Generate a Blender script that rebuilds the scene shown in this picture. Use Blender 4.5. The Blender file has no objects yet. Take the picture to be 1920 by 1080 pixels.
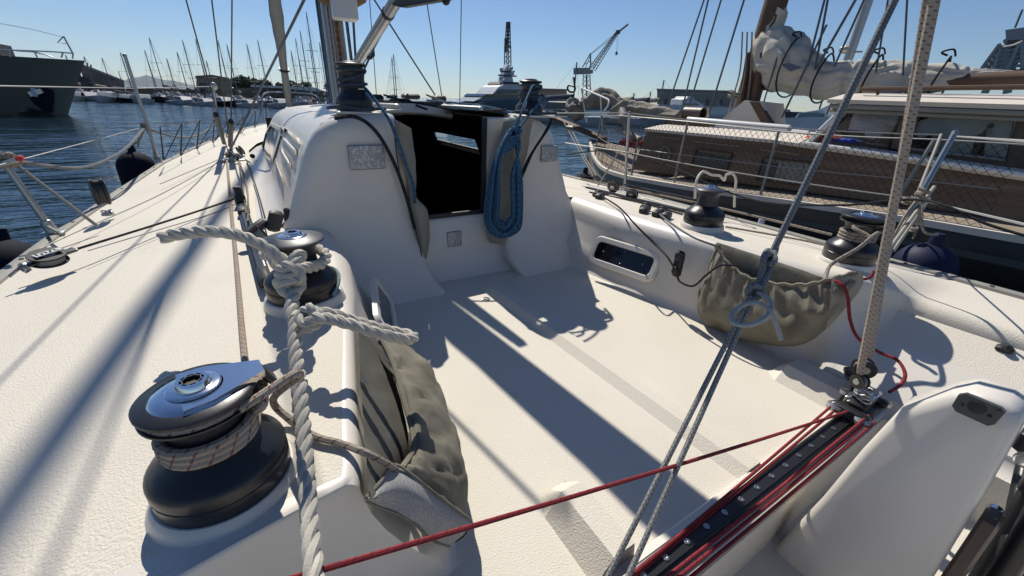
import bpy, bmesh, math, random
from mathutils import Vector, Matrix, noise
R_ = math.radians
scene = bpy.context.scene
COL = scene.collection
rnd = random.Random(7)

# ---------------------------------------------------------------- camera
FPX, CX, CY = 755.0, 960.0, 540.0
CAM = Vector((0, 0, 1.1))
AX = Vector((0.85447659, 0.19248907, 0.48251188))    # world X in camera axes (right, up, forward)
AY = Vector((-0.51834833, 0.37745922, 0.76735881))   # world Y (boat forward)
AZ = Vector((0.03442038, 0.90579937, -0.42230646))   # world Z
camd = bpy.data.cameras.new('camera')
cam = bpy.data.objects.new('camera', camd); COL.objects.link(cam)
camd.sensor_width = 36; camd.lens = FPX / 1920 * 36
camd.clip_start = 0.02; camd.clip_end = 30000
cam.matrix_world = Matrix(((AX[0], AX[1], -AX[2], CAM.x), (AY[0], AY[1], -AY[2], CAM.y),
                           (AZ[0], AZ[1], -AZ[2], CAM.z), (0, 0, 0, 1)))
scene.camera = cam

# ---------------------------------------------------------------- light
SUN = Vector((-0.175, -0.88, -1.0)).normalized()     # travel direction of the light
world = bpy.data.worlds.new("World"); scene.world = world; world.use_nodes = True
wn = world.node_tree
sky = wn.nodes.new('ShaderNodeTexSky'); sky.sky_type = 'NISHITA'; sky.sun_disc = False
sky.sun_elevation = math.asin(-SUN.z); sky.sun_rotation = math.atan2(-SUN.x, -SUN.y)
sky.air_density = 1.0; sky.dust_density = 0.0; sky.ozone_density = 4.0; sky.altitude = 0
bg = wn.nodes['Background']; bg.inputs[1].default_value = 0.073
tint = wn.nodes.new('ShaderNodeMix'); tint.data_type = 'RGBA'; tint.blend_type = 'MULTIPLY'; tint.inputs['Factor'].default_value = 1
tint.inputs['B'].default_value = (.85, .945, 1.09, 1)
wn.links.new(sky.outputs[0], tint.inputs['A']); wn.links.new(tint.outputs['Result'], bg.inputs[0])
sund = bpy.data.lights.new('sun', 'SUN'); sund.energy = 4.9; sund.angle = R_(0.55); sund.color = (1.0, 0.94, 0.835)
suno = bpy.data.objects.new('sun', sund); COL.objects.link(suno)
suno.rotation_euler = SUN.to_track_quat('-Z', 'Y').to_euler()
scene.view_settings.view_transform = 'Standard'; scene.view_settings.look = 'None'
scene.view_settings.exposure = 0.08; scene.view_settings.gamma = 1.0

# ---------------------------------------------------------------- survey helpers: a sight line meets a known plane
def ray(px, py):
    r = Vector(((px - CX) / FPX, (CY - py) / FPX, 1.0))
    return Vector((r.dot(AX), r.dot(AY), r.dot(AZ)))
def Z(px, py, z):
    d = ray(px, py); return CAM + d * ((z - CAM.z) / d.z)
def Y(px, py, y):
    d = ray(px, py); return CAM + d * (y / d.y)
def X(px, py, x):
    d = ray(px, py); return CAM + d * (x / d.x)
def D(px, py, t):
    return CAM + ray(px, py) * t
def PL(px, py, n, p0):
    d = ray(px, py); n = Vector(n); return CAM + d * ((Vector(p0) - CAM).dot(n) / d.dot(n))

# ---------------------------------------------------------------- materials
def mat(name, col, rough=0.5, metal=0.0, var=0.0, vscale=3.0, bump=0.0, bscale=100.0, bdist=0.002,
        dirt=None, dscale=2.0, damt=0.5, coat=0.0, stretch=None, detail=4.0, spec=None):
    m = bpy.data.materials.new(name); m.use_nodes = True
    nt = m.node_tree; N = nt.nodes; L = nt.links; b = N['Principled BSDF']
    b.inputs['Base Color'].default_value = (*col, 1)
    b.inputs['Roughness'].default_value = rough; b.inputs['Metallic'].default_value = metal
    if coat: b.inputs['Coat Weight'].default_value = coat
    if spec is not None: b.inputs['Specular IOR Level'].default_value = spec
    tc = N.new('ShaderNodeTexCoord'); src = tc.outputs['Object']
    if stretch:
        mp = N.new('ShaderNodeMapping'); mp.inputs['Scale'].default_value = stretch
        L.new(src, mp.inputs[0]); src = mp.outputs[0]
    last = None
    if var > 0:
        n = N.new('ShaderNodeTexNoise'); n.inputs['Scale'].default_value = vscale; n.inputs['Detail'].default_value = detail
        L.new(src, n.inputs['Vector'])
        mx = N.new('ShaderNodeMix'); mx.data_type = 'RGBA'
        mx.inputs['A'].default_value = (*[c * (1 - var) for c in col], 1)
        mx.inputs['B'].default_value = (*[min(1, c * (1 + var)) for c in col], 1)
        L.new(n.outputs['Fac'], mx.inputs['Factor']); last = mx.outputs['Result']
    if dirt:
        n = N.new('ShaderNodeTexNoise'); n.inputs['Scale'].default_value = dscale; n.inputs['Detail'].default_value = 8
        L.new(src, n.inputs['Vector'])
        cr = N.new('ShaderNodeValToRGB'); cr.color_ramp.elements[0].position = 0.45; cr.color_ramp.elements[1].position = 0.72
        L.new(n.outputs['Fac'], cr.inputs[0])
        ml = N.new('ShaderNodeMath'); ml.operation = 'MULTIPLY'; ml.inputs[1].default_value = damt
        L.new(cr.outputs[0], ml.inputs[0])
        mx = N.new('ShaderNodeMix'); mx.data_type = 'RGBA'
        if last: L.new(last, mx.inputs['A'])
        else: mx.inputs['A'].default_value = (*col, 1)
        mx.inputs['B'].default_value = (*dirt, 1)
        L.new(ml.outputs[0], mx.inputs['Factor']); last = mx.outputs['Result']
    if last: L.new(last, b.inputs['Base Color'])
    if bump > 0:
        n = N.new('ShaderNodeTexNoise'); n.inputs['Scale'].default_value = bscale; n.inputs['Detail'].default_value = 3
        L.new(src, n.inputs['Vector'])
        bp = N.new('ShaderNodeBump'); bp.inputs['Strength'].default_value = bump; bp.inputs['Distance'].default_value = bdist
        L.new(n.outputs['Fac'], bp.inputs['Height']); L.new(bp.outputs[0], b.inputs['Normal'])
    return m

def creases(m, scale=16, dist=.012, strength=.8):
    nt = m.node_tree; b = nt.nodes['Principled BSDF']; tc = nt.nodes.new('ShaderNodeTexCoord'); n = nt.nodes.new('ShaderNodeTexNoise')
    n.inputs['Scale'].default_value = scale; n.inputs['Detail'].default_value = 5; n.inputs['Distortion'].default_value = 1.8
    try: n.noise_type = 'RIDGED_MULTIFRACTAL'
    except Exception: pass
    nt.links.new(tc.outputs['Object'], n.inputs['Vector']); bp = nt.nodes.new('ShaderNodeBump'); bp.inputs['Strength'].default_value = strength; bp.inputs['Distance'].default_value = dist
    nt.links.new(n.outputs[0], bp.inputs['Height'])
    if b.inputs['Normal'].links: nt.links.new(b.inputs['Normal'].links[0].from_socket, bp.inputs['Normal'])
    nt.links.new(bp.outputs[0], b.inputs['Normal'])
def rope_mat(name, base, fleck, ku=2.0, kv=60.0, w=0.25, wu=0.5, twist=1.0, bump=0.5):
    """braided rope: UV.x runs round the rope, UV.y along it in metres"""
    m = bpy.data.materials.new(name); m.use_nodes = True
    nt = m.node_tree; N = nt.nodes; L = nt.links; b = N['Principled BSDF']; b.inputs['Roughness'].default_value = 0.85
    b.inputs['Specular IOR Level'].default_value = 0.2
    uv = N.new('ShaderNodeUVMap'); sp = N.new('ShaderNodeSeparateXYZ'); L.new(uv.outputs[0], sp.inputs[0])
    def M(op, a, c=None):
        n = N.new('ShaderNodeMath'); n.operation = op
        for i, v in enumerate((a, c)):
            if v is None: continue
            if isinstance(v, (int, float)): n.inputs[i].default_value = v
            else: L.new(v, n.inputs[i])
        return n.outputs[0]
    u, v = sp.outputs[0], sp.outputs[1]
    a = M('FRACT', M('ADD', M('MULTIPLY', v, kv), M('MULTIPLY', u, twist)))
    c = M('FRACT', M('ADD', M('MULTIPLY', u, ku), M('MULTIPLY', v, kv * 0.5)))
    f = M('MULTIPLY', M('LESS_THAN', a, w), M('LESS_THAN', c, wu))
    n = N.new('ShaderNodeTexNoise'); n.inputs['Scale'].default_value = 60
    tc = N.new('ShaderNodeTexCoord'); L.new(tc.outputs['Object'], n.inputs['Vector'])
    mx = N.new('ShaderNodeMix'); mx.data_type = 'RGBA'; mx.inputs['A'].default_value = (*base, 1); mx.inputs['B'].default_value = (*fleck, 1)
    L.new(M('MULTIPLY', f, M('GREATER_THAN', n.outputs['Fac'], 0.36)), mx.inputs['Factor'])
    n2 = N.new('ShaderNodeTexNoise'); n2.inputs['Scale'].default_value = 14; L.new(tc.outputs['Object'], n2.inputs['Vector'])
    m2 = N.new('ShaderNodeMix'); m2.data_type = 'RGBA'; m2.blend_type = 'MULTIPLY'; m2.inputs['B'].default_value = (0.62, 0.6, 0.57, 1)
    L.new(n2.outputs['Fac'], m2.inputs['Factor']); L.new(mx.outputs['Result'], m2.inputs['A'])
    L.new(m2.outputs['Result'], b.inputs['Base Color'])
    h = M('MULTIPLY', M('SINE', M('ADD', M('MULTIPLY', v, kv * 12), M('MULTIPLY', u, 12.566))),
          M('SINE', M('SUBTRACT', M('MULTIPLY', v, kv * 12), M('MULTIPLY', u, 12.566))))
    bp = N.new('ShaderNodeBump'); bp.inputs['Strength'].default_value = bump; bp.inputs['Distance'].default_value = 0.001
    L.new(h, bp.inputs['Height']); L.new(bp.outputs[0], b.inputs['Normal'])
    return m

M_ = {}
M_['gel'] = mat('gelcoat', (.67, .63, .57), .38, var=.04, vscale=1.5, dirt=(.42, .38, .32), dscale=2.2, damt=.22, coat=.15)
M_['nonskid'] = mat('nonskid_deck', (.66, .615, .53), .75, var=.07, vscale=1.3, bump=.9, bscale=210, bdist=.0028, dirt=(.5, .45, .37), dscale=1.6, damt=.3)
M_['hull'] = mat('hull_paint', (.62, .62, .6), .3, var=.04)
M_['liner'] = mat('cabin_interior', (.015, .014, .013), .8, var=.2)  # near-black colour carries the shade inside cabin and wheelhouse
M_['black'] = mat('black_anodised', (.016, .017, .02), .32, var=.15, vscale=8, bump=.15, bscale=300, bdist=.0005)
M_['black_mat'] = mat('black_plastic', (.02, .02, .022), .55, var=.2, vscale=10)
M_['drum'] = mat('winch_drum', (.03, .031, .034), .45, bump=.5, bscale=500, bdist=.0006, var=.2, vscale=30)
M_['disc'] = mat('winch_top_disc', (.055, .06, .07), .42, metal=.2, var=.12, vscale=12, bump=.2, bscale=400, bdist=.0004)
M_['chrome'] = mat('polished_steel', (.75, .76, .78), .12, metal=1.0, var=.05, vscale=20)
M_['steel'] = mat('stainless', (.36, .37, .38), .34, metal=1.0, var=.12, vscale=15)
M_['alu'] = mat('aluminium_spar', (.42, .42, .41), .42, metal=.7, var=.1, vscale=4, stretch=(1, 1, .2))
M_['alu_dull'] = mat('dull_aluminium', (.27, .26, .23), .65, metal=0, var=.15, vscale=6)
M_['wire'] = mat('rigging_wire', (.10, .105, .11), .4, metal=.6)
M_['wire_light'] = mat('lifeline_wire', (.33, .33, .32), .5, metal=.2)
M_['canvas'] = mat('grey_canvas', (.185, .17, .13), .9, var=.3, vscale=5, bump=.6, bscale=420, bdist=.001, dirt=(.085, .072, .05), dscale=7, damt=.85)
M_['canvas_light'] = mat('pale_canvas', (.30, .275, .225), .9, var=.2, vscale=7, bump=.5, bscale=420, bdist=.001, dirt=(.17, .15, .12), dscale=5, damt=.6)
M_['canvas_dark'] = mat('shaded_canvas_strip', (.12, .115, .095), .9, var=.2, vscale=10, bump=.5, bscale=420, bdist=.001, dirt=(.07, .07, .06), dscale=6, damt=.6)  # greyish dark cloth, with the bag slot's shade put into its colour
M_['foil'] = mat('speckled_foil', (.27, .275, .29), .38, metal=.35, var=.2, vscale=90, dirt=(.62, .63, .65), dscale=75, damt=.8, bump=.6, bscale=120, bdist=.001)
M_['smoke'] = mat('smoked_acrylic', (.008, .009, .011), .08, coat=.3)
M_['rope_white'] = mat('three_strand_rope', (.50, .47, .41), .85, var=.12, vscale=25, bump=.9, bscale=260, bdist=.0012, stretch=(1, 1, .35), spec=.2)
M_['rope_fleck'] = rope_mat('cream_rope_red_flecks', (.43, .37, .31), (.26, .13, .11), 3, 75, .32, .4, 1.5)
M_['rope_brown'] = rope_mat('cream_rope_brown_flecks', (.50, .44, .38), (.22, .14, .11), 4, 110, .42, .34, 1.5)
M_['rope_grey'] = rope_mat('grey_rope_dark_flecks', (.24, .26, .28), (.11, .12, .145), 3, 190, .45, .5, 1.2)
M_['rope_blue'] = rope_mat('blue_rope', (.065, .17, .30), (.025, .06, .11), 2, 50, .4, .5, 2)
M_['rope_slate'] = rope_mat('slate_blue_rope', (.085, .115, .16), (.03, .04, .06), 3, 120, .4, .5, 1.5)
M_['rope_red'] = rope_mat('red_rope', (.29, .04, .05), (.18, .025, .03), 2, 80, .4, .5, 2)
M_['rope_black'] = rope_mat('black_rope', (.025, .027, .032), (.07, .07, .08), 2, 60, .25, .4, 2)
M_['rope_dull'] = rope_mat('grubby_rope', (.36, .32, .27), (.16, .13, .11), 2, 60, .3, .5, 2)
M_['white_paint'] = mat('white_paint', (.72, .72, .70), .4, var=.05, vscale=2, dirt=(.45, .42, .37), dscale=3, damt=.25)
M_['far_hull'] = mat('distant_hull', (.36, .37, .38), .4, var=.5, vscale=1.1)
M_['boat_white'] = mat('white_hull', (.55, .56, .57), .35, var=.3, vscale=1.3)
M_['rubber_navy'] = mat('navy_fender', (.008, .011, .022), .8, var=.2, vscale=6, spec=.15)
M_['fender_blue'] = mat('blue_fender', (.008, .012, .045), .6, var=.2, vscale=6, spec=.25)
M_['fender_pale'] = mat('pale_fender', (.5, .54, .6), .4, var=.1)
M_['wood'] = mat('weathered_wood', (.10, .055, .033), .7, var=.4, vscale=6, stretch=(1, .12, 1.5), bump=.5, bscale=40, bdist=.004, dirt=(.05, .035, .026), dscale=3, damt=.7)
M_['wood_dark'] = mat('dark_varnished_wood', (.07, .045, .034), .45, var=.4, vscale=8, stretch=(1, 1, .2), bump=.4, bscale=60, bdist=.003, coat=.2)
M_['teak'] = mat('pale_teak', (.26, .215, .165), .8, var=.3, vscale=8, stretch=(3, .3, 1), bump=.4, bscale=60, bdist=.003)
M_['plywood'] = mat('peeling_varnished_board', (.12, .078, .05), .6, var=.5, vscale=5, bump=.5, bscale=60, bdist=.003, dirt=(.24, .20, .17), dscale=7, damt=.4, stretch=(1, .10, 2.2))
M_['deck_cream'] = mat('cream_painted_roof', (.66, .60, .52), .7, var=.08, vscale=3, dirt=(.4, .34, .28), dscale=3, damt=.4)
M_['hull_black'] = mat('black_tarred_hull', (.010, .014, .014), .35, var=.3, vscale=2)
M_['hull_green'] = mat('dark_green_strake', (.05, .065, .065), .45, var=.35, vscale=4, stretch=(1, .3, 1))
M_['sail'] = mat('old_sailcloth', (.50, .47, .41), .8, var=.12, vscale=5, bump=.5, bscale=30, bdist=.008, dirt=(.36, .33, .28), dscale=3, damt=.5)
M_['sail_grubby'] = mat('grubby_sailcloth', (.24, .215, .18), .85, var=.25, vscale=5, bump=.8, bscale=12, bdist=.03, dirt=(.14, .12, .1), dscale=3, damt=.7)
M_['sail_cover'] = mat('furled_sail_cloth', (.42, .39, .33), .8, var=.15, vscale=3, bump=.5, bscale=10, bdist=.02)
M_['olive_hull'] = mat('grey_olive_hull', (.135, .135, .105), .4, var=.12, vscale=.6)
M_['far_dark'] = mat('dark_steelwork', (.06, .06, .065), .7, var=.2)
M_['far_grey'] = mat('grey_cladding', (.32, .32, .31), .7, var=.15, vscale=.15)
M_['far_beige'] = mat('beige_render', (.38, .31, .23), .85, var=.15, vscale=.3)
M_['far_brown'] = mat('brown_roof', (.24, .20, .17), .85, var=.2, vscale=.3)
M_['stone'] = mat('quay_stone', (.18, .165, .14), .9, var=.3, vscale=.6)
M_['foliage'] = mat('foliage', (.028, .05, .018), .9, var=.5, vscale=.8)
M_['palm'] = mat('palm_leaves', (.04, .055, .022), .85, var=.3)
M_['bark'] = mat('bark', (.09, .07, .05), .9, var=.3)
M_['hill'] = mat('hazed_hill_scrub', (.05, .07, .075), .95, var=.3, vscale=.004)  # scrub with the blue of distance haze mixed into its colour
M_['mast_far'] = mat('distant_mast', (.15, .155, .165), .5, metal=.4)
M_['glass_dark'] = mat('dark_window', (.02, .028, .035), .08)
M_['navy'] = mat('navy_cloth', (.02, .035, .08), .85, var=.2)
M_['red_cloth'] = mat('red_awning', (.5, .05, .05), .8, var=.1)
M_['orange_cloth'] = mat('orange_cloth', (.42, .06, .03), .8, var=.3, vscale=30)
M_['blue_cloth'] = mat('bright_blue_cloth', (.02, .07, .45), .8, var=.3, vscale=30)
M_['net'] = mat('netting', (.035, .033, .03), .8)
M_['curtain'] = mat('pale_curtain', (.22, .24, .22), .9, var=.3, vscale=14, stretch=(3, 3, .3))
M_['brown_line'] = rope_mat('halyard_brown', (.30, .12, .07), (.45, .38, .3), 2, 30, .4, .5, 2)
M_['superyacht'] = mat('superyacht_hull_blue', (.10, .145, .19), .3, var=.05)
def glass(name, tint=(.8, .85, .85), alpha=.35):
    m = bpy.data.materials.new(name); m.use_nodes = True; nt = m.node_tree; N = nt.nodes
    out = N['Material Output']; N.remove(N['Principled BSDF'])
    tr = N.new('ShaderNodeBsdfTransparent'); tr.inputs[0].default_value = (*tint, 1)
    gl = N.new('ShaderNodeBsdfGlossy'); gl.inputs['Roughness'].default_value = .04
    fr = N.new('ShaderNodeFresnel'); fr.inputs[0].default_value = 1.5
    mx = N.new('ShaderNodeMixShader'); nt.links.new(fr.outputs[0], mx.inputs[0])
    nt.links.new(tr.outputs[0], mx.inputs[1]); nt.links.new(gl.outputs[0], mx.inputs[2]); nt.links.new(mx.outputs[0], out.inputs[0])
    return m
creases(M_['canvas'], 9, .006, .6); creases(M_['canvas_light'], 10, .006, .6); creases(M_['canvas_dark'], 9, .004, .5)
M_['lantern_paper'] = mat('lantern_paper', (.62, .64, .63), .8, var=.15, vscale=8)
M_['glass'] = glass('window_glass')
M_['glass_grey'] = glass('grey_window_glass', (.68, .73, .75))

# ---------------------------------------------------------------- mesh builder
class MB:
    def __init__(s): s.v = []; s.f = []; s.uv = []; s.mi = []
    def face(s, idx, uv=None, mi=0):
        s.f.append(tuple(idx)); s.uv.append(uv or [(0, 0)] * len(idx)); s.mi.append(mi)
    def grid(s, rows, closed=False, keep=None, mi=None, flip=False, cap=False):
        base = len(s.v); n = len(rows[0])
        for r in rows: s.v += [tuple(p) for p in r]
        for i in range(len(rows) - 1):
            for j in range(n if closed else n - 1):
                if keep and not keep(i, j): continue
                k = (j + 1) % n
                q = [base + i * n + j, base + i * n + k, base + (i + 1) * n + k, base + (i + 1) * n + j]
                u = [(j / n, i), ((j + 1) / n, i), ((j + 1) / n, i + 1), (j / n, i + 1)]
                if flip: q.reverse(); u.reverse()
                s.face(q, u, mi(i, j) if mi else 0)
        if cap:
            s.face([base + j for j in range(n)][::-1]); s.face([base + (len(rows) - 1) * n + j for j in range(n)])
        return s
    def box(s, c, d, rot=None, bev=0):
        c = Vector(c); hx, hy, hz = d[0] / 2, d[1] / 2, d[2] / 2
        rot = rot or Matrix.Identity(3)
        if bev:
            b = min(bev, hx * .9, hy * .9, hz * .9)
            rows = []
            for z, ins in ((-hz, b), (-hz + b, 0), (hz - b, 0), (hz, b)):
                ax, ay = hx - ins, hy - ins
                ring = []
                for sx, sy in ((1, 1), (-1, 1), (-1, -1), (1, -1)):
                    pts = [(sx * ax, sy * (ay - b)), (sx * (ax - b * .3), sy * (ay - b * .3)), (sx * (ax - b), sy * ay)]
                    if sx * sy < 0: pts.reverse()
                    ring += pts
                rows.append([c + rot @ Vector((x, y, z)) for x, y in ring])
            s.grid(rows, closed=True, cap=True)
            return s
        base = len(s.v)
        for x in (-hx, hx):
            for y in (-hy, hy):
                for z in (-hz, hz): s.v.append(tuple(c + rot @ Vector((x, y, z))))
        for q in ((0, 1, 3, 2), (4, 6, 7, 5), (0, 4, 5, 1), (2, 3, 7, 6), (0, 2, 6, 4), (1, 5, 7, 3)):
            s.face([base + k for k in q])
        return s
    def bar(s, a, b, w, h=None, up=(0, 0, 1), bev=0):
        a, b = Vector(a), Vector(b); d = b - a
        f = d.normalized(); u = Vector(up); r = f.cross(u).normalized(); u = r.cross(f)
        return s.box((a + b) / 2, (w, d.length, h or w), Matrix((r, f, u)).transposed(), bev)
    def tube(s, pts, r, n=8, cap=True, v0=0.0, closed=False, flat=1.0, up=None):
        pts = [Vector(p) for p in pts]; m = len(pts)
        rr = r if isinstance(r, (list, tuple)) else [r] * m
        tang = []
        for i in range(m):
            if closed: t = pts[(i + 1) % m] - pts[i - 1]
            else: t = pts[min(i + 1, m - 1)] - pts[max(i - 1, 0)]
            tang.append(t.normalized() if t.length > 1e-9 else Vector((0, 0, 1)))
        up = Vector(up) if up else (Vector((0, 0, 1)) if abs(tang[0].z) < .9 else Vector((1, 0, 0)))
        nv = (up - tang[0] * up.dot(tang[0])).normalized()
        base = len(s.v); L = v0; vs = []
        for i in range(m):
            t = tang[i]; nv = (nv - t * nv.dot(t))
            nv = nv.normalized() if nv.length > 1e-6 else t.orthogonal().normalized()
            bn = t.cross(nv)
            if i: L += (pts[i] - pts[i - 1]).length
            vs.append(L)
            for j in range(n):
                a = 2 * math.pi * j / n
                s.v.append(tuple(pts[i] + (nv * math.cos(a) * flat + bn * math.sin(a)) * rr[i]))
        for i in range(m if closed else m - 1):
            i2 = (i + 1) % m
            for j in range(n):
                k = (j + 1) % n
                s.face([base + i * n + j, base + i * n + k, base + i2 * n + k, base + i2 * n + j],
                       [(j / n, vs[i]), ((j + 1) / n, vs[i]), ((j + 1) / n, vs[i2] if i2 else L), (j / n, vs[i2] if i2 else L)])
        if cap and not closed:
            s.face([base + j for j in range(n)][::-1]); s.face([base + (m - 1) * n + j for j in range(n)])
        return s
    def rope3(s, pts, r, pitch=None, n=7, strands=3):
        """laid rope: strands twisted round the path"""
        r0 = r if not isinstance(r, (list, tuple)) else max(r)
        pitch = pitch or r0 * 6.2
        P, RR = resample(pts, pitch / 12, r)
        m = len(P); t0 = (P[1] - P[0]).normalized()
        up = Vector((0, 0, 1)) if abs(t0.z) < .9 else Vector((1, 0, 0))
        nv = (up - t0 * up.dot(t0)).normalized(); L = 0
        S = [[] for _ in range(strands)]
        for i in range(m):
            t = (P[min(i + 1, m - 1)] - P[max(i - 1, 0)]).normalized()
            nv = (nv - t * nv.dot(t)).normalized(); bn = t.cross(nv)
            if i: L += (P[i] - P[i - 1]).length
            for k in range(strands):
                a = 2 * math.pi * (L / pitch + k / strands)
                S[k].append(P[i] + (nv * math.cos(a) + bn * math.sin(a)) * RR[i] * .5)
        for k in range(strands): s.tube(S[k], [q * .56 for q in RR], n)
        return s
    def lathe(s, prof, c=(0, 0, 0), n=32, axis=None, cap=True, mi=0):
        c = Vector(c); ax = Vector(axis).normalized() if axis else Vector((0, 0, 1))
        q = Vector((0, 0, 1)).rotation_difference(ax)
        rows = [[c + q @ Vector((r * math.cos(2 * math.pi * j / n), r * math.sin(2 * math.pi * j / n), z)) for j in range(n)] for r, z in prof]
        base = len(s.v); s.grid(rows, closed=True, mi=(lambda i, j: mi))
        if cap:
            if prof[0][0] > 1e-5: s.face([base + j for j in range(n)][::-1], mi=mi)
            if prof[-1][0] > 1e-5: s.face([base + (len(prof) - 1) * n + j for j in range(n)], mi=mi)
        return s
    def prism(s, poly, vec):
        """closed outline swept along vec"""
        poly = [Vector(p) for p in poly]; v = Vector(vec); base = len(s.v); n = len(poly)
        s.v += [tuple(p) for p in poly] + [tuple(p + v) for p in poly]
        s.face(list(range(base, base + n))[::-1]); s.face(list(range(base + n, base + 2 * n)))
        for j in range(n):
            k = (j + 1) % n; s.face([base + j, base + k, base + n + k, base + n + j])
        return s
    def ball(s, c, r, n=12, sc=(1, 1, 1)):
        rows = []
        for i in range(n // 2 + 1):
            a = math.pi * i / (n // 2) - math.pi / 2
            rows.append([Vector(c) + Vector((math.cos(a) * math.cos(2 * math.pi * j / n) * r * sc[0],
                         math.cos(a) * math.sin(2 * math.pi * j / n) * r * sc[1], math.sin(a) * r * sc[2])) for j in range(n)])
        s.grid(rows, closed=True); return s
    def build(s, name, mats, parent=None, smooth=True, label=None, off=None, auto=40, weld=False):
        me = bpy.data.meshes.new(name)
        o = bpy.data.objects.new(name, me)
        root = parent
        while root is not None and root.parent is not None: root = root.parent
        if off is None: off = root.location.copy() if root is not None else Vector((0, 0, 0))
        off = Vector(off)
        me.from_pydata([tuple(Vector(p) - off) for p in s.v], [], s.f)
        uvl = me.uv_layers.new(name='UVMap')
        k = 0
        for u in s.uv:
            for q in u: uvl.data[k].uv = q; k += 1
        if not isinstance(mats, (list, tuple)): mats = [mats]
        for m in mats: me.materials.append(M_[m] if isinstance(m, str) else m)
        me.polygons.foreach_set('material_index', s.mi)
        bm = bmesh.new(); bm.from_mesh(me)
        if weld: bmesh.ops.remove_doubles(bm, verts=bm.verts, dist=1e-4)
        bmesh.ops.recalc_face_normals(bm, faces=bm.faces)
        if smooth:
            for f in bm.faces: f.smooth = True
            for e in bm.edges:
                if len(e.link_faces) == 2 and e.calc_face_angle(0) > R_(auto): e.smooth = False
        bm.to_mesh(me); bm.free()
        COL.objects.link(o)
        if parent is not None: o.parent = parent
        else: o.location = off
        if label: o['label'] = label
        return o

def cat(pts, n=8, closed=False):
    """Catmull-Rom through the points"""
    P = [Vector(p) for p in pts]; m = len(P); out = []
    for i in range(m if closed else m - 1):
        if closed: p0, p1, p2, p3 = P[i - 1], P[i], P[(i + 1) % m], P[(i + 2) % m]
        else: p0, p1, p2, p3 = P[max(i - 1, 0)], P[i], P[i + 1], P[min(i + 2, m - 1)]
        for k in range(n):
            t = k / n
            out.append(.5 * ((2 * p1) + (-p0 + p2) * t + (2 * p0 - 5 * p1 + 4 * p2 - p3) * t * t + (-p0 + 3 * p1 - 3 * p2 + p3) * t ** 3))
    if not closed: out.append(P[-1])
    return out
def resample(pts, step, r=None):
    P = [Vector(p) for p in pts]; L = [0]
    for i in range(1, len(P)): L.append(L[-1] + (P[i] - P[i - 1]).length)
    n = max(2, int(L[-1] / step)); out = []; rr = []; j = 0
    isl = isinstance(r, (list, tuple))
    for i in range(n + 1):
        d = L[-1] * i / n
        while j < len(P) - 2 and L[j + 1] < d: j += 1
        t = (d - L[j]) / max(1e-9, L[j + 1] - L[j]); t = min(max(t, 0), 1)
        out.append(P[j].lerp(P[j + 1], t))
        rr.append(r[0] + (r[1] - r[0]) * i / n if isl else r)
    return out, rr
def lerpt(t, tab):
    if t <= tab[0][0]: return tab[0][1]
    for (a, va), (b, vb) in zip(tab, tab[1:]):
        if t <= b:
            k = (t - a) / (b - a); return va + (vb - va) * k
    return tab[-1][1]
def sag(a, b, d, n=12):
    a, b = Vector(a), Vector(b)
    return [a.lerp(b, i / n) - Vector((0, 0, d * 4 * (i / n) * (1 - i / n))) for i in range(n + 1)]

# ---------------------------------------------------------------- scene graph
def tag(o, label=None, catg=None, group=None, kind=None):
    if label: o['label'] = label
    if catg: o['category'] = catg
    if group: o['group'] = group
    if kind: o['kind'] = kind
    return o
def thing(name, label, catg, loc=(0, 0, 0), group=None, rz=0):
    o = bpy.data.objects.new(name, None); COL.objects.link(o); o.location = loc; o.rotation_euler = (0, 0, rz)
    o.empty_display_size = .1
    return tag(o, label, catg, group)
def single(mb, name, mats, label, catg, group=None, loc=None, **k):
    if loc is None:
        n = len(mb.v); loc = Vector((sum(p[0] for p in mb.v) / n, sum(p[1] for p in mb.v) / n, min(p[2] for p in mb.v)))
    o = mb.build(name, mats, off=loc, **k)
    return tag(o, label, catg, group)
def struct(mb, name, mats, **k):
    o = mb.build(name, mats, off=(0, 0, 0), **k); o['kind'] = 'structure'; return o
def copy_tree(o, parent=None):
    c = o.copy(); COL.objects.link(c)
    if parent is not None: c.parent = parent
    for ch in [q for q in bpy.data.objects if q.parent == o]: copy_tree(ch, c)
    return c

# ================================================================ WATER
w = M_['water'] = bpy.data.materials.new('harbour_water'); w.use_nodes = True
nt = w.node_tree; N = nt.nodes; L = nt.links; b = N['Principled BSDF']
b.inputs['Base Color'].default_value = (.011, .026, .038, 1); b.inputs['Roughness'].default_value = .03; b.inputs['IOR'].default_value = 1.33
tc = N.new('ShaderNodeTexCoord')
def wn_(scale, st, det, dist):
    mp = N.new('ShaderNodeMapping'); mp.inputs['Scale'].default_value = st; mp.inputs['Rotation'].default_value = (0, 0, R_(25))
    n = N.new('ShaderNodeTexNoise'); n.inputs['Scale'].default_value = scale; n.inputs['Detail'].default_value = det
    n.inputs['Distortion'].default_value = dist
    L.new(tc.outputs['Object'], mp.inputs[0]); L.new(mp.outputs[0], n.inputs['Vector']); return n.outputs['Fac']
a1 = wn_(.8, (.45, 1.7, 1), 2, .8); a2 = wn_(4.5, (.6, 1.5, 1), 3, .3); a3 = wn_(.22, (.7, 1.5, 1), 2, .3)
def ma(op, x, y):
    n = N.new('ShaderNodeMath'); n.operation = op
    for i, v in enumerate((x, y)):
        if isinstance(v, (int, float)): n.inputs[i].default_value = v
        else: L.new(v, n.inputs[i])
    return n.outputs[0]
hh = ma('ADD', ma('ADD', ma('MULTIPLY', a1, 1.5), ma('MULTIPLY', a2, .22)), ma('MULTIPLY', a3, 2.4))
bp = N.new('ShaderNodeBump'); bp.inputs['Strength'].default_value = 1.0; bp.inputs['Distance'].default_value = .085
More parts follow.
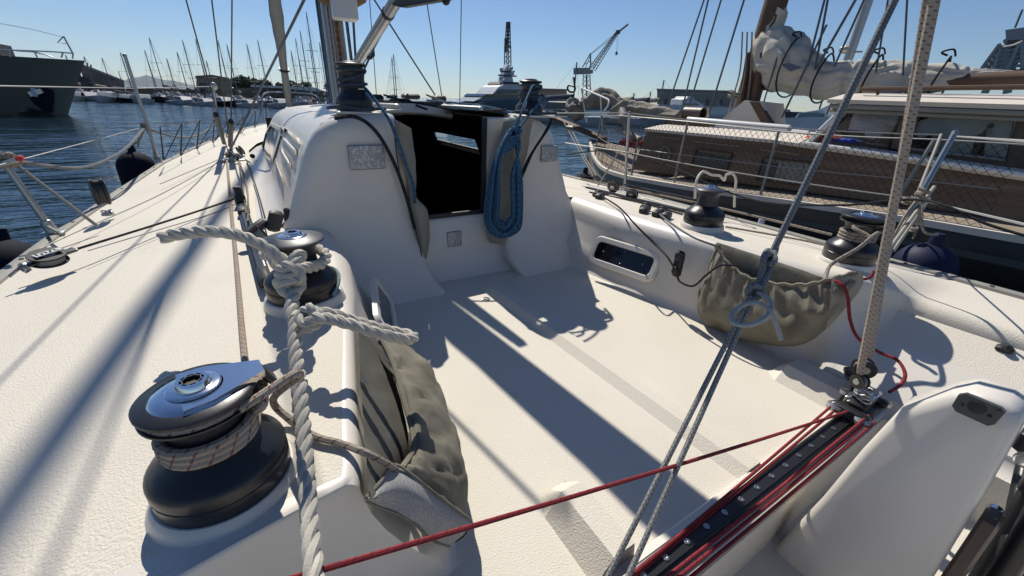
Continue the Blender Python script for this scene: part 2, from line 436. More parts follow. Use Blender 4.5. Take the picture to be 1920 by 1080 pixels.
L.new(hh, bp.inputs['Height']); L.new(bp.outputs[0], b.inputs['Normal'])
WZ = -.7
mb = MB(); mb.grid([[(-14000, -3000, WZ), (14000, -3000, WZ)], [(-14000, 16000, WZ), (14000, 16000, WZ)]])
struct(mb, 'water', 'water')

# ================================================================ OWN SAILBOAT
boat = thing('sailboat', 'white racing sailboat in the foreground with its open cockpit, black winches and dark companionway', 'sailboat', (1.0, 2.0, WZ))
XC = 1.0
def rail_half(y): return lerpt(y, [(-1.4, 1.9), (0, 2.0), (1.5, 2.05), (3, 2.05), (4.3, 1.99), (5.8, 1.88), (8.4, 1.5), (10, 1.08), (11.4, .65), (12.6, .25), (13.3, .02)])
def rail_z(y): return .33 + .012 * max(0, y - 4) 
# topsides
mb = MB(); rows = []
ys = [-1.4 + 14.7 * i / 46 for i in range(47)]
for y in ys:
    h = rail_half(y); zr = rail_z(y) - .035
    P = [(-(h + .0), zr), (-(h + .06), zr - .12), (-(h + .10) * .99, -.1), (-h * .93, -.55), (-h * .8, -.85), (-h * .3, -1.1)]
    P = P + [(-a, c) for a, c in P[::-1]]
    rows.append([Vector((XC + a, y + (.35 * min(1, max(0, (y - 9) / 4)) * (c - zr) * .8), c)) for a, c in P])
mb.grid(rows, cap=True); mb.build('hull', 'hull', boat)

# deck with the cockpit moulded into it
YB = 2.42
def pc(y):   # port coaming edge
    return lerpt(y, [(-1.4, -.3), (.50, -.3), (.54, -.27), (.575, -.1), (.60, .05), (.64, .065), (.8, .09), (1.2, .165), (1.5, .23), (1.85, .285), (2.42, .30)])
def pf(y):   # port wall foot
    return lerpt(y, [(-1.4, -.2), (.50, -.2), (.54, -.14), (.575, .05), (.60, .2), (.7, .24), (1.2, .30), (1.7, .38), (2.0, .44), (2.42, .46)])
def sc_(y):  # starboard coaming edge
    return lerpt(y, [(-1.4, 2.80), (.52, 2.80), (.54, 2.72), (.56, 2.36), (.58, 2.2), (.62, 2.13), (.8, 2.09), (1.2, 2.04), (1.9, 1.97), (2.42, 1.97)])
def sf_(y):
    return lerpt(y, [(-1.4, 2.36), (.52, 2.34), (.54, 2.3), (.58, 2.12), (.62, 2.08), (.8, 2.05), (1.2, 2.0), (1.86, 1.89), (2.42, 1.86)])
def zc_s(y): return lerpt(y, [(-1.4, .335), (.52, .335), (.545, .37), (.57, .42), (.62, .435), (2.42, .44)])
def fil(p, q, r_, n=5, side=1):
    return None
def crown(q, zr, top=.44): return zr + (top - zr) * math.sin(min(1, q / 1.0) * math.pi / 2)
def sstep(t): t = min(1, max(0, t)); return t * t * (3 - 2 * t)
def deck_profile(y):
    """section across the deck; aft of the starboard coaming it melts into the sloping helm seat"""
    A = deck_section(y, False)
    if y > .75: return A
    B = deck_section(y, True); n = len(A); s0 = n - 26; out = []
    for j in range(n):
        if j < s0: out.append(A[j]); continue
        u = (j - s0) / 25; hi, lo = .615 + .05 * u, .52 - .17 * u
        w_ = sstep((hi - y) / (hi - lo)); out.append(A[j].lerp(B[j], w_))
    return out
def deck_section(y, helm):
    zs = 0.0 if y > .265 else -.2; zb = 0.0 if helm else zs
    xl = XC - rail_half(y); xr = XC + rail_half(y)
    c, f = pc(y), pf(y); ya = max(y, .62); d, g = (2.44, 2.0) if helm else (sc_(ya), sf_(ya)); zc = .44; zd = .335 if helm else zc_s(ya)
    r1 = lerpt(y, [(.5, .035), (1.2, .03), (1.6, .07), (2.42, .1)]); r2 = .06
    P = []
    P += [(xl, rail_z(y) - .035), (xl + .004, rail_z(y)), (xl + .03, rail_z(y) + .004)]
    for k in range(1, 8):
        t = k / 8; q_ = (c - r1 - xl - .03) * t; P.append((xl + .03 + q_, crown(q_, rail_z(y))))
    P.append((c - r1, zc))
    for k in range(1, 6):
        a = math.pi / 2 * k / 5; P.append((c - r1 + r1 * math.sin(a), zc - r1 + r1 * math.cos(a)))
    # wall (concave towards the foot)
    for k in range(1, 5):
        t = k / 5; P.append((c + (f - c) * t ** 1.6, zc - r1 + (zs + r2 - zc + r1) * t))
    for k in range(0, 6):
        a = math.pi / 2 * k / 5; P.append((f + r2 - r2 * math.cos(a), zs + r2 - r2 * math.sin(a)))
    for k in range(1, 24):
        t = k / 24; P.append((f + r2 + (g - r2 * 1.0 - f - r2) * t, zs))
    R2 = .06 if helm else lerpt(ya, [(.57, .07), (1.5, .06), (2.0, .12), (2.42, .2)]); R1 = .06 if helm else lerpt(ya, [(.6, .06), (1.3, .07), (1.8, .12), (2.42, .12)])
    for k in range(0, 6):
        a = math.pi / 2 * k / 5; P.append((g - r2 + r2 * math.sin(a), zb + R2 - R2 * math.cos(a)))
    for k in range(1, 5):
        t = k / 5; P.append((g + (d - g) * t ** (1 if helm else .7), zb + R2 + (zd - R1 - zb - R2) * t))
    for k in range(0, 6):
        a = math.pi / 2 * k / 5; P.append((d + R1 - R1 * math.cos(a), zd - R1 + R1 * math.sin(a)))
    for k in range(1, 8):
        t = k / 8; P.append((d + R1 + (xr - .03 - d - R1) * t, rail_z(y) + (zd - rail_z(y)) * math.cos(t * math.pi / 2)))
    P += [(xr - .03, rail_z(y) + .004), (xr - .004, rail_z(y)), (xr, rail_z(y) - .035)]
    return [Vector((a, y, z)) for a, z in P]
ys = [-1.4, -1, -.6, -.2, .1, .2, .264, .266, .3, .34, .38, .42, .46, .475, .49, .50, .51, .52, .53, .54, .5475, .555, .5625, .57, .58, .59, .60, .62, .65, .7, .8, .9, 1.0, 1.1, 1.2, 1.3, 1.4, 1.5, 1.6, 1.7, 1.8, 1.9, 2.0, 2.1, 2.2, 2.3, YB]
rows = [deck_profile(y) for y in ys]
NP = len(rows[0])
def dmi(i, j):
    y = ys[i]; x = (rows[i][j].x + rows[i][j + 1].x) / 2; z = (rows[i][j].z + rows[i][j + 1].z) / 2
    if j < 2 or j > NP - 4: return 1
    if z > .3 and j < 10 and (y > .6 or x < -.3): return 0
    if z > .25 and j > NP - 12 : return 0
    if y < .6 and j > NP - 19: return 0
    if z < .004 and j < NP - 14: return 0
    return 1
mb = MB(); mb.grid(rows, mi=dmi); mb.build('cockpit_deck', ['nonskid', 'gel'], boat, auto=50)

# trunk half width at deck level and its height factor
def SBW(y): return lerpt(y, [(2.3, .04), (5, .02), (7, 0)])
def trunk_b(y): return lerpt(y, [(2.3, .91), (3, .91), (4.2, .90), (5.9, .90), (6.6, .80), (7.2, .62), (7.8, .3)])
def trunk_h(y): return lerpt(y, [(2.3, 1.0), (4.5, .97), (5.6, .90), (6.3, .76), (7.0, .45), (7.8, .05)])
TP = [(.16, .425), (.10, .428), (.05, .445), (.01, .48), (0, .50), (-.04, .6), (-.06, .65), (-.115, .79), (-.155, .87), (-.185, .915), (-.235, .96), (-.30, .99), (-.40, 1.01), (-.52, 1.02), (None, 1.035), (0, 1.045)]
def trunk_profile(y, inset=0.0, b=None):
    bb = trunk_b(y) if b is None else b; hh = trunk_h(y); out = []
    for a, z in TP:
        if a is None: x = .25
        elif (a, z) == TP[-1]: x = 0
        else: x = bb + a
        x = max(x, .25) if (a, z) != TP[-1] else 0
        zz = .44 + (z - .44) * hh if z > .44 else z
        if inset: x = max(0, x - inset) if x > .25 else x; zz = zz - inset * (1 if z > .6 else 0)
        out.append((x, zz))
    return [Vector((XC - x, y, z)) for x, z in out] + [Vector((XC + x + SBW(y) * min(1, x / .5), y, z)) for x, z in out[::-1][1:]]
yt = [2.42, 2.5, 2.6, 2.8, 3.1, 3.3, 3.6, 3.9, 4.2, 4.5, 4.75, 5.0, 5.4, 5.8, 6.0, 6.3, 6.6, 6.9, 7.2, 7.5, 7.8]
rows = [trunk_profile(y) for y in yt]; n = len(rows[0])
def keep_t(i, j, nn=n):
    y0, y1 = yt[i], yt[i + 1]
    # companion hatch opening
    if y1 <= 3.11 and j in (14, 15): return False
    # starboard portlight
    if y0 >= 3.59 and y1 <= 4.76 and j == nn - 1 - 7: return False
    return True
mb = MB(); mb.grid(rows, keep=keep_t); mb.build('coachroof', 'gel', boat, auto=50)
# interior shade painted near-black on the inner liner of the cabin
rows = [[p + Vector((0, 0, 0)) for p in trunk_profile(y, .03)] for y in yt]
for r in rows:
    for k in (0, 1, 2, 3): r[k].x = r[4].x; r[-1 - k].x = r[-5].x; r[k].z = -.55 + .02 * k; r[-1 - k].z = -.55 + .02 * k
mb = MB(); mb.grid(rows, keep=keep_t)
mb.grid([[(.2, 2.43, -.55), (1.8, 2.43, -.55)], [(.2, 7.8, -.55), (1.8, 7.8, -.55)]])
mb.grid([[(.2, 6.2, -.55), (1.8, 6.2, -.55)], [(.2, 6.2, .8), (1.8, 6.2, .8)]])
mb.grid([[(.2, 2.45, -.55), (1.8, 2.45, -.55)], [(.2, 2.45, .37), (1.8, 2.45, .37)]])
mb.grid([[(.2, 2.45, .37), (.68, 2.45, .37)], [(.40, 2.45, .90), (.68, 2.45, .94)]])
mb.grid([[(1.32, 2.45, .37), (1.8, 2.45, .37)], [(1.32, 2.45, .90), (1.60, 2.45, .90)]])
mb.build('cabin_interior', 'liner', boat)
# starboard portlight glass and frame in the opening
def side_pt(y, k, off=0.0, sgn=-1):
    b_ = trunk_b(y); h_ = trunk_h(y); a, z = k
    return Vector((XC + sgn * (b_ + a + off + (SBW(y) if sgn > 0 else 0)), y, .44 + (z - .44) * h_ + off * .5))
def side_at(y, z, off=0.0, sgn=-1):      # point on the sloping side, z = unscaled height
    return side_pt(y, (lerpt(z, [(.5, 0), (.6, -.04), (.65, -.06), (.79, -.115), (.87, -.155), (.915, -.185)]), z), off, sgn)
fr = [side_at(y, z, .006, 1) for y, z in ((3.6, .65), (3.6, .79), (3.9, .79), (4.5, .79), (4.75, .74), (4.75, .65))]
mb = MB(); mb.face(range(6)); mb.v = [tuple(p) for p in fr]; mb.uv = [[(0, 0)] * 6]
g = mb.build('portlight', 'glass', boat, smooth=False)
mb = MB(); mb.tube(fr, .012, 6, closed=True); mb.build('frame', 'black_mat', g)
# port portlight: pane with a moulded frame
def side_px(px, py, off=0.0):
    r_ = ray(px, py); best = None
    for i in range(400):
        p = CAM + r_ * (2.0 + i * .02)
        if p.z < .45 or p.z > .93: continue
        q = side_at(p.y, .44 + (p.z - .44) / trunk_h(p.y), off); e = abs(q.x - p.x)
        if best is None or e < best[0]: best = (e, q)
    if best[0] > .02: print('SIDE', px, py, round(best[0], 3), [round(v, 2) for v in best[1]])
    return best[1]
oc = [(507, 237), (521, 244), (520, 258), (510, 296), (505, 301), (496, 290), (493, 274), (497, 252)]
pane = [side_px(a, b_, .001) for a, b_ in oc]
mb = MB(); mb.prism(pane, (.006, 0, -.003)); g = mb.build('portlight', 'smoke', boat, smooth=False)
ocx = sum(a for a, _ in oc) / 8; ocy = sum(b_ for _, b_ in oc) / 8
rg = lambda s_, o_: [side_px(ocx + (a - ocx) * s_, ocy + (b_ - ocy) * (1 + (s_ - 1) * .5), o_) for a, b_ in oc]
mb = MB(); mb.grid([rg(1.5, .0), rg(1.4, .010), rg(1.08, .012), rg(1.0, .003)], closed=True); mb.build('frame', 'gel', g, auto=30)
# moulded louvre grooves behind the portlight: raised ribs
for k, ((x0, y0), (x1, y1)) in enumerate((((524, 236), (562, 268)), ((527, 256), (557, 288)), ((524, 276), (546, 314)), ((515, 298), (533, 345)))):
    rows_ = []
    for t in range(13):
        u = t / 12; px, py = x0 + (x1 - x0) * u, y0 + (y1 - y0) * u; e = (0 if t in (0, 12) else 1)
        w_ = 4.5 + 2.5 * u
        e = min(1, u * 6, (1 - u) * 6)
        rows_.append([side_px(px, py - w_, .002), side_px(px, py - w_ * .6, .012 * e + .002), side_px(px, py + w_ * .5, .020 * e + .002), side_px(px, py + w_, .002)])
    mb = MB(); mb.grid(rows_); mb.build('moulded_rib', 'gel', boat)

# foredeck and side decks beside the trunk
yf = [YB, 2.6, 3, 3.5, 4, 4.6, 5.2, 5.9, 6.3, 6.6, 6.9, 7.2, 7.5, 7.8, 8.4, 9.2, 10, 10.8, 11.6, 12.4, 13, 13.3]
for sgn in (-1, 1):
    rows = []
    for y in yf:
        h = rail_half(y); zr = rail_z(y); b_ = (trunk_b(y) + .15) if y < 7.8 else 0
        inner = max(0, min(b_ , h - .02)) if y < 7.8 else 0
        if y == YB: inner = .70 if sgn < 0 else .97 - .12
        if y >= 7.2: inner = lerpt(y, [(7.2, .77), (7.8, 0)])
        r_ = [(h, zr - .035), (h - .004, zr), (h - .03, zr + .004)]
        for k in range(1, 9):
            t = k / 8; q_ = (h - .03 - inner) * t; zz = crown(q_, zr, .44 + .012 * max(0, y - 4) * .8) if y > 5.5 or sgn < 0 else lerpt(y, [(YB, zr + (.44 - zr) * math.sin(t * math.pi / 2)), (5.5, crown(q_, zr))])
            r_.append((h - .03 + (inner - h + .03) * t, zz if h > .1 else zr))
        rows.append([Vector((XC + sgn * a, y, z)) for a, z in r_])
    mb = MB(); mb.grid(rows, mi=lambda i, j: 1 if j < 2 else 0); mb.build('side_deck', ['nonskid', 'gel'], boat, auto=50)

# toe rails: perforated aluminium strip
for sgn in (-1, 1):
    mb = MB(); rows = []
    for i in range(60):
        y = -1.3 + 14.4 * i / 59; h = rail_half(y); z = rail_z(y)
        sx = XC + sgn * h
        q = [(.0, -.03), (.002, .018), (-.006, .022), (-.045, .017), (-.05, .004)]
        rows.append([Vector((sx + sgn * a, y, z + c)) for a, c in q])
    mb.grid(rows)
    for i in range(34):
        y = .3 + i * .34; h = rail_half(y)
        if h < .4: break
        mb.lathe([(.009, 0), (.009, .004), (0, .005)], (XC + sgn * (h - .026), y, rail_z(y) + .019), 8, mi=1)
    mb.build('toe_rail', ['alu_dull', 'black_mat'], boat)

# ---- aft face of the coachroof: two pods either side of the companionway
def outer_x(z, s):       # trunk outline at its aft end
    b_ = .91 + (.04 if s > 0 else 0)
    if z >= .5: return b_ + lerpt(z, [(.5, 0), (.6, -.04), (.65, -.06), (.79, -.115), (.87, -.155), (.915, -.185), (.96, -.235), (.99, -.30), (1.01, -.40), (1.02, -.52)])
    return b_ + lerpt(z, [(0, -.30 if s < 0 else .02), (.2, -.16 if s < 0 else .06), (.36, .0 if s < 0 else .08), (.44, .04), (.5, 0)])
for s_ in (-1, 1):
    rows = []
    for z in (-.02, .0, .03, .07, .12, .2, .3, .38, .44, .5, .58, .66, .74, .82, .87, .915, .945, .97, .99, 1.003, 1.012):
        top = max(0, (z - .9) / .112)
        yf_ = 2.33 - .22 * max(0, 1 - z / .45) ** 1.8 + .075 * (1 - math.sqrt(max(0, 1 - top ** 2)))
        xo = outer_x(z, s_)
        xi = lerpt(z, [(0, .14), (.1, .2), (.45, .25), (1.0, .30)]) if s_ < 0 else lerpt(z, [(0, .42), (.1, .36), (.45, .38), (1.0, .44)])
        yw = yf_ - (.16 * max(0, 1 - z / .42) if s_ > 0 else .12 * max(0, 1 - z / .42))
        r = min(.11, (xo - xi) * .4) * (1 if z > .44 else 1)
        P = [(xo, YB)]
        if z >= .40:
            for k in range(7):
                a = math.pi / 2 * k / 6; P.append((xo - r + r * math.cos(a), yf_ + min(r, YB - yf_ - .005) * (1 - math.sin(a))))
        else:
            for k in range(7):
                a = k / 6; q = min(1, (.40 - z) / .25); cx_, cy_ = xo - r + r * math.cos(math.pi / 2 * a), yf_ + min(r, YB - yf_ - .005) * (1 - math.sin(math.pi / 2 * a))
                fx, fy = xo + .02 - (r + .02) * a, yw - .03 + (yf_ - yw + .03) * a ** .7
                P.append((cx_ * (1 - q) + fx * q, cy_ * (1 - q) + fy * q))
        for k in range(1, 7): P.append((xo - r + (xi + .05 - xo + r) * k / 6, yf_))
        for k in range(1, 6):
            a = math.pi / 2 * k / 5; P.append((xi + .05 - .05 * math.sin(a), yf_ + .05 * (1 - math.cos(a))))
        P.append((xi, YB + .05))
        rows.append([Vector((XC + s_ * a, y, z)) for a, y in P])
    last = rows[-1]; rows.append([Vector((XC + (p.x - XC) * .98, YB + .01, 1.018)) for p in last])
    mb = MB(); mb.grid(rows); mb.build('coachroof_pod', 'gel', boat, auto=60)
# sill, cheek and header round the companionway
mb = MB()
mb.grid([[(.70, 2.30, 0), (1.42, 2.27, 0)], [(.70, 2.335, .05), (1.42, 2.31, .05)], [(.70, 2.36, .2), (1.42, 2.35, .2)], [(.70, 2.365, .38), (1.42, 2.365, .38)],
         [(.70, 2.38, .40), (1.42, 2.38, .40)], [(.70, 2.47, .402), (1.42, 2.47, .402)]])
mb.build('bridge_sill', 'gel', boat, auto=60)
mb = MB(); mb.box((1.36, 2.42, .70), (.19, .05, .60), bev=.01); mb.build('companion_cheek', 'gel', boat)
mb = MB(); rows = []
for x in [.68 + .66 * k / 10 for k in range(11)]:
    zt = 1.055 - .03 * ((x - 1.0) / .35) ** 2
    rows.append([(x, 3.12, zt - .075), (x, 3.10, zt - .075), (x, 3.07, zt - .06), (x, 3.07, zt - .012), (x, 3.08, zt), (x, 3.14, zt + .003)])
mb.grid(rows); mb.build('hatch_header', 'gel', boat)
mb = MB()
mb.bar((1.245, 2.39, .405), (1.255, 2.39, 1.0), .03, .02, up=(0, 1, 0)); mb.bar((.71, 2.39, .412), (1.25, 2.39, .412), .02, .03)
mb.build('companion_frame', 'black_mat', boat)
mb = MB()   # hatch slide rails on the roof and the pushed-forward hatch
for x in (.74, 1.27): mb.bar((x, 2.46, 1.045), (x, 4.1, 1.03), .03, .03, bev=.006)
mb.build('hatch_rail', 'alu', boat)
mb = MB(); mb.grid([[(x, y, 1.075 - .09 * ((x - 1.0) / .3) ** 4 * .3) for x in [.73 + .55 * k / 8 for k in range(9)]] for y in (3.1, 3.12, 3.9, 3.95)]); 
mb.box((1.005, 3.11, 1.055), (.54, .02, .03)); mb.build('sliding_hatch', 'smoke', boat)

# ---- non-skid raised pads and foot chocks on the cockpit sole
def chock(x0, x1, y0, y1, h, slope=.6, name='foot_chock', xs=0.0):
    mb = MB(); w_ = x1 - x0
    A = [(x0, 0), (x0 + w_ * .38, h), (x1 - w_ * .1, h), (x1, 0)]
    rows = [[Vector((x1 - w_ * .25 + (a - x1 + w_ * .25) * .7 + xs * (y - y1), y, 0.001)) for a, z in A] if k == 0 else [Vector((a + xs * (y - y1), y, z)) for a, z in A]
            for k, y in enumerate((y1 + h * .9, y1, y0))]
    mb.grid(rows); mb.face(range(8, 12))
    mb.build(name, 'nonskid', boat, auto=15)
chock(1.075, 1.19, .385, 2.05, .028, xs=-.045, name='sole_rib')
chock(.52, .66, .385, .60, .075); chock(1.80, 2.0, .40, .62, .06)
for x, y in ((1.03, 1.93), (1.16, 1.90)):
    mb = MB(); mb.lathe([(.026, 0), (.026, .004), (.018, .005), (.018, .002), (0, .002)], (x, y, .001), 16)
    mb.box((x, y, .005), (.03, .006, .003))
    mb.build('deck_socket', 'steel', boat)

# ---- traveller: white threshold, dark track, car
TY = .325; CARX = 1.80
mb = MB(); mb.box((1.15, TY + .005, .008), (2.12, .115, .026), bev=.006); mb.build('traveller_beam', 'gel', boat)
TZ = .036
mb = MB(); mb.bar((.15, TY, TZ), (1.98, TY, TZ), .062, .028, bev=.004)
mb.bar((.15, TY, TZ + .017), (1.98, TY, TZ + .017), .034, .008)
trk = mb.build('traveller_track', 'black', boat)
for k in range(22):
    mb = MB(); mb.lathe([(.009, 0), (.009, .002), (.004, .003), (0, .001)], (.2 + k * .083, TY, TZ + .0215), 10); mb.build('track_screw', 'steel', trk)
def carpart(dx, dy, z, dims, name='car_plate', m='black', ax=None, bev=.008):
    mb = MB(); mb.box((CARX + dx, TY + dy, z), dims, bev=bev); return mb.build(name, m, car)
mb = MB(); mb.box((CARX, TY, .072), (.19, .10, .034), bev=.008); car = mb.build('traveller_car', 'black', boat)
carpart(0, 0, .10, (.13, .06, .045)); carpart(-.085, 0, .09, (.035, .12, .034)); carpart(.085, 0, .09, (.035, .12, .034))
carpart(.035, 0, .128, (.10, .06, .012), 'car_top', 'chrome', bev=.004); carpart(-.03, .03, .112, (.05, .02, .03), 'car_top', 'steel', bev=.004)
for dx, dy in ((-.10, .045), (-.10, -.045), (.10, .045), (.10, -.045), (0.04, .06), (.05, 0)):
    mb = MB(); mb.lathe([(.025, -.007), (.025, .007), (.009, .010), (0, .010)], (CARX + dx, TY + dy, .088 if dy else .138), 16, axis=(0.2 * (1 if dx > 0 else -1), 0, 1)); mb.build('sheave', 'steel' if dy else 'black', car)
mb = MB()   # cleat arm of the car, with holes
mb.box((CARX + .15, TY + .05, .10), (.12, .045, .012), Matrix.Rotation(.5, 3, 'Z'), bev=.004); mb.box((CARX + .13, TY + .085, .125), (.085, .055, .03), Matrix.Rotation(.5, 3, 'Z'), bev=.009); mb.build('cleat_arm', 'black', car)

# ---------------------------------------------------------------- winches
def winch(c, h=.21, r=.10, drum=.055, top=.085, selftail=False, base=None, ax=None, name='winch', topmat='disc', turns=0):
    """skirt, drum and top plate are separate pieces of one winch"""
    c = Vector(c)
    mb = MB(); k = h / .21
    mb.lathe([(r * .97, 0), (r * 1.0, .006), (r * 1.0, .036 * k), (r * .985, .0375 * k), (r * .985, .040 * k), (r * 1.0, .0415 * k), (r * 1.0, .058 * k), (r * .985, .064 * k), (r * .94, .071 * k),
              (r * .84, .081 * k), (r * .72, .092 * k), (drum * 1.06, .108 * k)], c, 40)
    wroot = mb.build(name, 'black', boat)
    mb = MB()
    mb.lathe([(drum * 1.05, .11 * k), (drum, .125 * k), (drum * .98, .15 * k), (drum * 1.04, .172 * k), (drum * 1.12, .18 * k)], c, 36)
    mb.build('drum', 'drum', wroot)
    mb = MB()
    if selftail:
        mb.lathe([(drum * 1.1, .176 * k), (top * .96, .182 * k), (top, .186 * k), (top, .190 * k), (top * .8, .194 * k), (top * .8, .199 * k), (top * .97, .201 * k), (top * 1.02, .205 * k), (top * 1.02, .21 * k), (top * .96, .214 * k), (top * .62, .216 * k), (top * .58, .21 * k), (0, .21 * k)], c, 44)
        mb.build('self_tailing_jaw', 'disc' if topmat == 'disc' else topmat, wroot)
    else:
        mb.lathe([(drum * 1.1, .176 * k), (top * .9, .188 * k), (top, .196 * k), (top * 1.0, .20 * k), (top * .95, .204 * k), (top * .6, .209 * k), (top * .55, .211 * k), (0, .211 * k)], c, 44)
        mb.build('top_plate', topmat, wroot)
    return wroot, c, k
def socket(wroot, c, z, r=.03):
    mb = MB()
    mb.lathe([(r * 1.75, 0), (r * 1.75, .003), (r * 1.6, .005), (r * 1.25, .004), (r * 1.15, .005), (r * 1.05, .013), (r, .015), (r * .62, .015), (r * .58, .004), (0, .003)], c + Vector((0, 0, z)), 28)
    mb.build('handle_socket', 'chrome', wroot)
    mb = MB()
    for k in range(8):
        a = k * math.pi / 4 + .2; mb.box(c + Vector((r * .64 * math.cos(a), r * .64 * math.sin(a), z + .010)), (.005, .008, .010), Matrix.Rotation(a, 3, 'Z'))
    mb.lathe([(r * .5, 0), (r * .5, .006), (0, .006)], c + Vector((0, 0, z + .0025)), 8)
    mb.build('socket_teeth', 'black_mat', wroot)
def pedestal(c, r, z0, z1, name='winch_pedestal'):
    mb = MB(); mb.lathe([(r * 1.18, z0 - .02), (r * 1.14, z0), (r * 1.08, z0 + (z1 - z0) * .6), (r * 1.05, z1 - .004), (r * 1.01, z1), (0, z1)], (c[0], c[1], 0), 40)
    mb.build(name, 'gel', boat)
# near port primary, self tailing
WN = Vector((-.158, .716, .449)); pedestal(WN, .108, .43, .455)
wr, c, k = winch(WN, .195, .106, .058, .083, True, topmat='black')
mb = MB()   # polished crown and stripper arm pointing aft/inboard
mb.lathe([(.058, 0), (.064, .004), (.064, .014), (.058, .02), (.04, .022), (0, .022)], WN + Vector((0, 0, .185)), 40)
mb.build('crown', 'chrome', wr)
d1 = Vector((.98, .18, 0)).normalized(); n1 = Vector((-d1.y, d1.x, 0))
arm = []
mb = MB()
pts = [(-.02, .058), (.02, .056), (.05, .042), (.085, .026), (.098, .02)]
o_ = WN + Vector((0, 0, .194))
poly = [o_ + d1 * a + n1 * b_ for a, b_ in pts] + [o_ + d1 * a - n1 * b_ for a, b_ in pts[::-1]]
mb.prism(poly, (0, 0, .013)); mb.build('stripper_arm', 'chrome', wr)
mb = MB(); mb.bar(o_ + d1 * .09 + Vector((0, 0, .010)), o_ + d1 * .112 + Vector((0, 0, -.03)), .04, .012, bev=.004); mb.build('stripper_finger', 'black', wr)
socket(wr, WN, .2075, .022)
# far port primary
WF = Vector((.055, 1.44, .470)); pedestal(WF, .116, .43, .470)
wr, c, k = winch(WF, .205, .112, .060, .092)
socket(wr, WF, .205, .024)
# starboard pair
WSF = Vector((2.25, 1.43, .465)); pedestal(WSF, .115, .42, .465)
wr, c, k = winch(WSF, .21, .112, .058, .080); socket(wr, WSF, .209, .022)
WSN = Vector((2.40, .72, .45)); pedestal(WSN, .108, .41, .45)
wr, c, k = winch(WSN, .215, .108, .062, .092, True, topmat='black')
mb = MB(); mb.lathe([(.05, 0), (.056, .004), (.056, .012), (.04, .018), (0, .018)], WSN + Vector((0, 0, .204)), 32); mb.build('crown', 'chrome', wr)
socket(wr, WSN, .22, .022)
# coachroof pair
WCP = Vector((.53, 2.55, 1.0)); wr, c, k = winch(WCP, .245, .100, .064, .078, True, topmat='black')
mb = MB(); mb.lathe([(.045, 0), (.048, .004), (.045, .012), (.02, .016), (0, .016)], WCP + Vector((0, 0, .245)), 28); mb.build('crown', 'disc', wr)
WCS = Vector((1.63, 2.46, 1.0)); wr, c, k = winch(WCS, .215, .092, .060, .073, True, topmat='black')
mb = MB(); mb.lathe([(.04, 0), (.044, .004), (.04, .012), (.02, .016), (0, .016)], WCS + Vector((0, 0, .216)), 28); mb.build('crown', 'disc', wr)

# ---------------------------------------------------------------- plates, portlights in the cockpit walls
def plate(c, w_, h_, m, name, yt=2.33, t=.02):
    mb = MB(); mb.box((c[0], yt - t / 2, c[2]), (w_, t, h_), bev=.005); return mb.build(name, m, boat)
plate(Y(688, 295, 2.32), .185, .125, 'foil', 'speckled_plate')
plate(Y(1030, 288, 2.32), .135, .105, 'foil', 'speckled_plate')
plate(Y(852, 448, 2.36), .10, .105, 'foil', 'speckled_plate', 2.37)
def rrect(w_, h_, r, n=5):
    P = []
    for (sx, sy), a0 in (((1, 1), 0), ((-1, 1), 90), ((-1, -1), 180), ((1, -1), 270)):
        for k in range(n + 1):
            a = R_(a0 + 90 * k / n); P.append(((w_ / 2 - r) * sx + r * math.cos(a), (h_ / 2 - r) * sy + r * math.sin(a)))
    return P
def wall_light(c, ex, ey, w_, h_):
    c, ex, ey = Vector(c), Vector(ex).normalized(), Vector(ey); ey = (ey - ex * ey.dot(ex)).normalized(); nz = ex.cross(ey)
    if (CAM - c).dot(nz) < 0: nz = -nz
    a = [c + ex * u + ey * v for u, v in rrect(w_, h_, .05)]; b2 = [c + nz * .018 + ex * u + ey * v for u, v in rrect(w_ - .02, h_ - .02, .045)]
    c2 = [c + nz * .018 + ex * u + ey * v for u, v in rrect(w_ - .07, h_ - .07, .03)]; d2 = [c + nz * .010 + ex * u + ey * v for u, v in rrect(w_ - .08, h_ - .08, .03)]
    mb = MB(); mb.grid([a, b2, c2, d2], closed=True); f = mb.build('cockpit_portlight', 'gel', boat)
    mb = MB(); mb.v = [tuple(p - nz * .001) for p in d2]; mb.face(range(len(d2))); mb.build('pane', 'smoke', f, smooth=False)
    for sx, sy in ((-.35, 0), (.35, .0), (0, .35), (.0, -.35)): mb = MB(); mb.ball(c + nz * .011 + ex * (w_ - .08) * sx + ey * (h_ - .08) * sy, .004, 6); mb.build('screw', 'steel', f)
wall_light((1.93, 1.72, .19), (-.10, .47, 0), (.10, 0, .2), .50, .20)
wall_light((.375, 1.72, .19), (.10, .47, 0), (-.10, 0, .2), .48, .20)

# rounded seat moulding on the starboard quarter


# transverse box in front of the helm: shaded top, dark inset plate, wooden edge, black tubes
# helm pedestal: tapered moulding seen from its port side, with an inset plate, wooden edge, wheel tubes
prof_ = [(.02, .575), (.07, .57), (.095, .545), (.15, .46), (.175, .3), (.20, .09), (.245, -.2), (-.055, -.2), (-.045, .09), (-.03, .35), (-.015, .53), (-.005, .565)]
rows = []
for k, (dx, ins) in enumerate(((0, .018), (.006, .006), (.02, 0), (.10, 0), (.114, .006), (.12, .018))):
    cy, cz = .06, .2
    rows.append([Vector((1.2 + dx, y - ins * (1 if y > cy else -1), z - ins * (1 if z > .4 else 0))) for y, z in prof_])
mb = MB(); mb.grid(rows, closed=True, cap=True); ped = mb.build('helm_pedestal', 'gel', boat, auto=50)
mb = MB(); pl = [X(px, py, 1.2) for px, py in ((1800, 737), (1815, 735), (1880, 762), (1888, 770), (1868, 792), (1855, 795), (1795, 768), (1788, 757))]
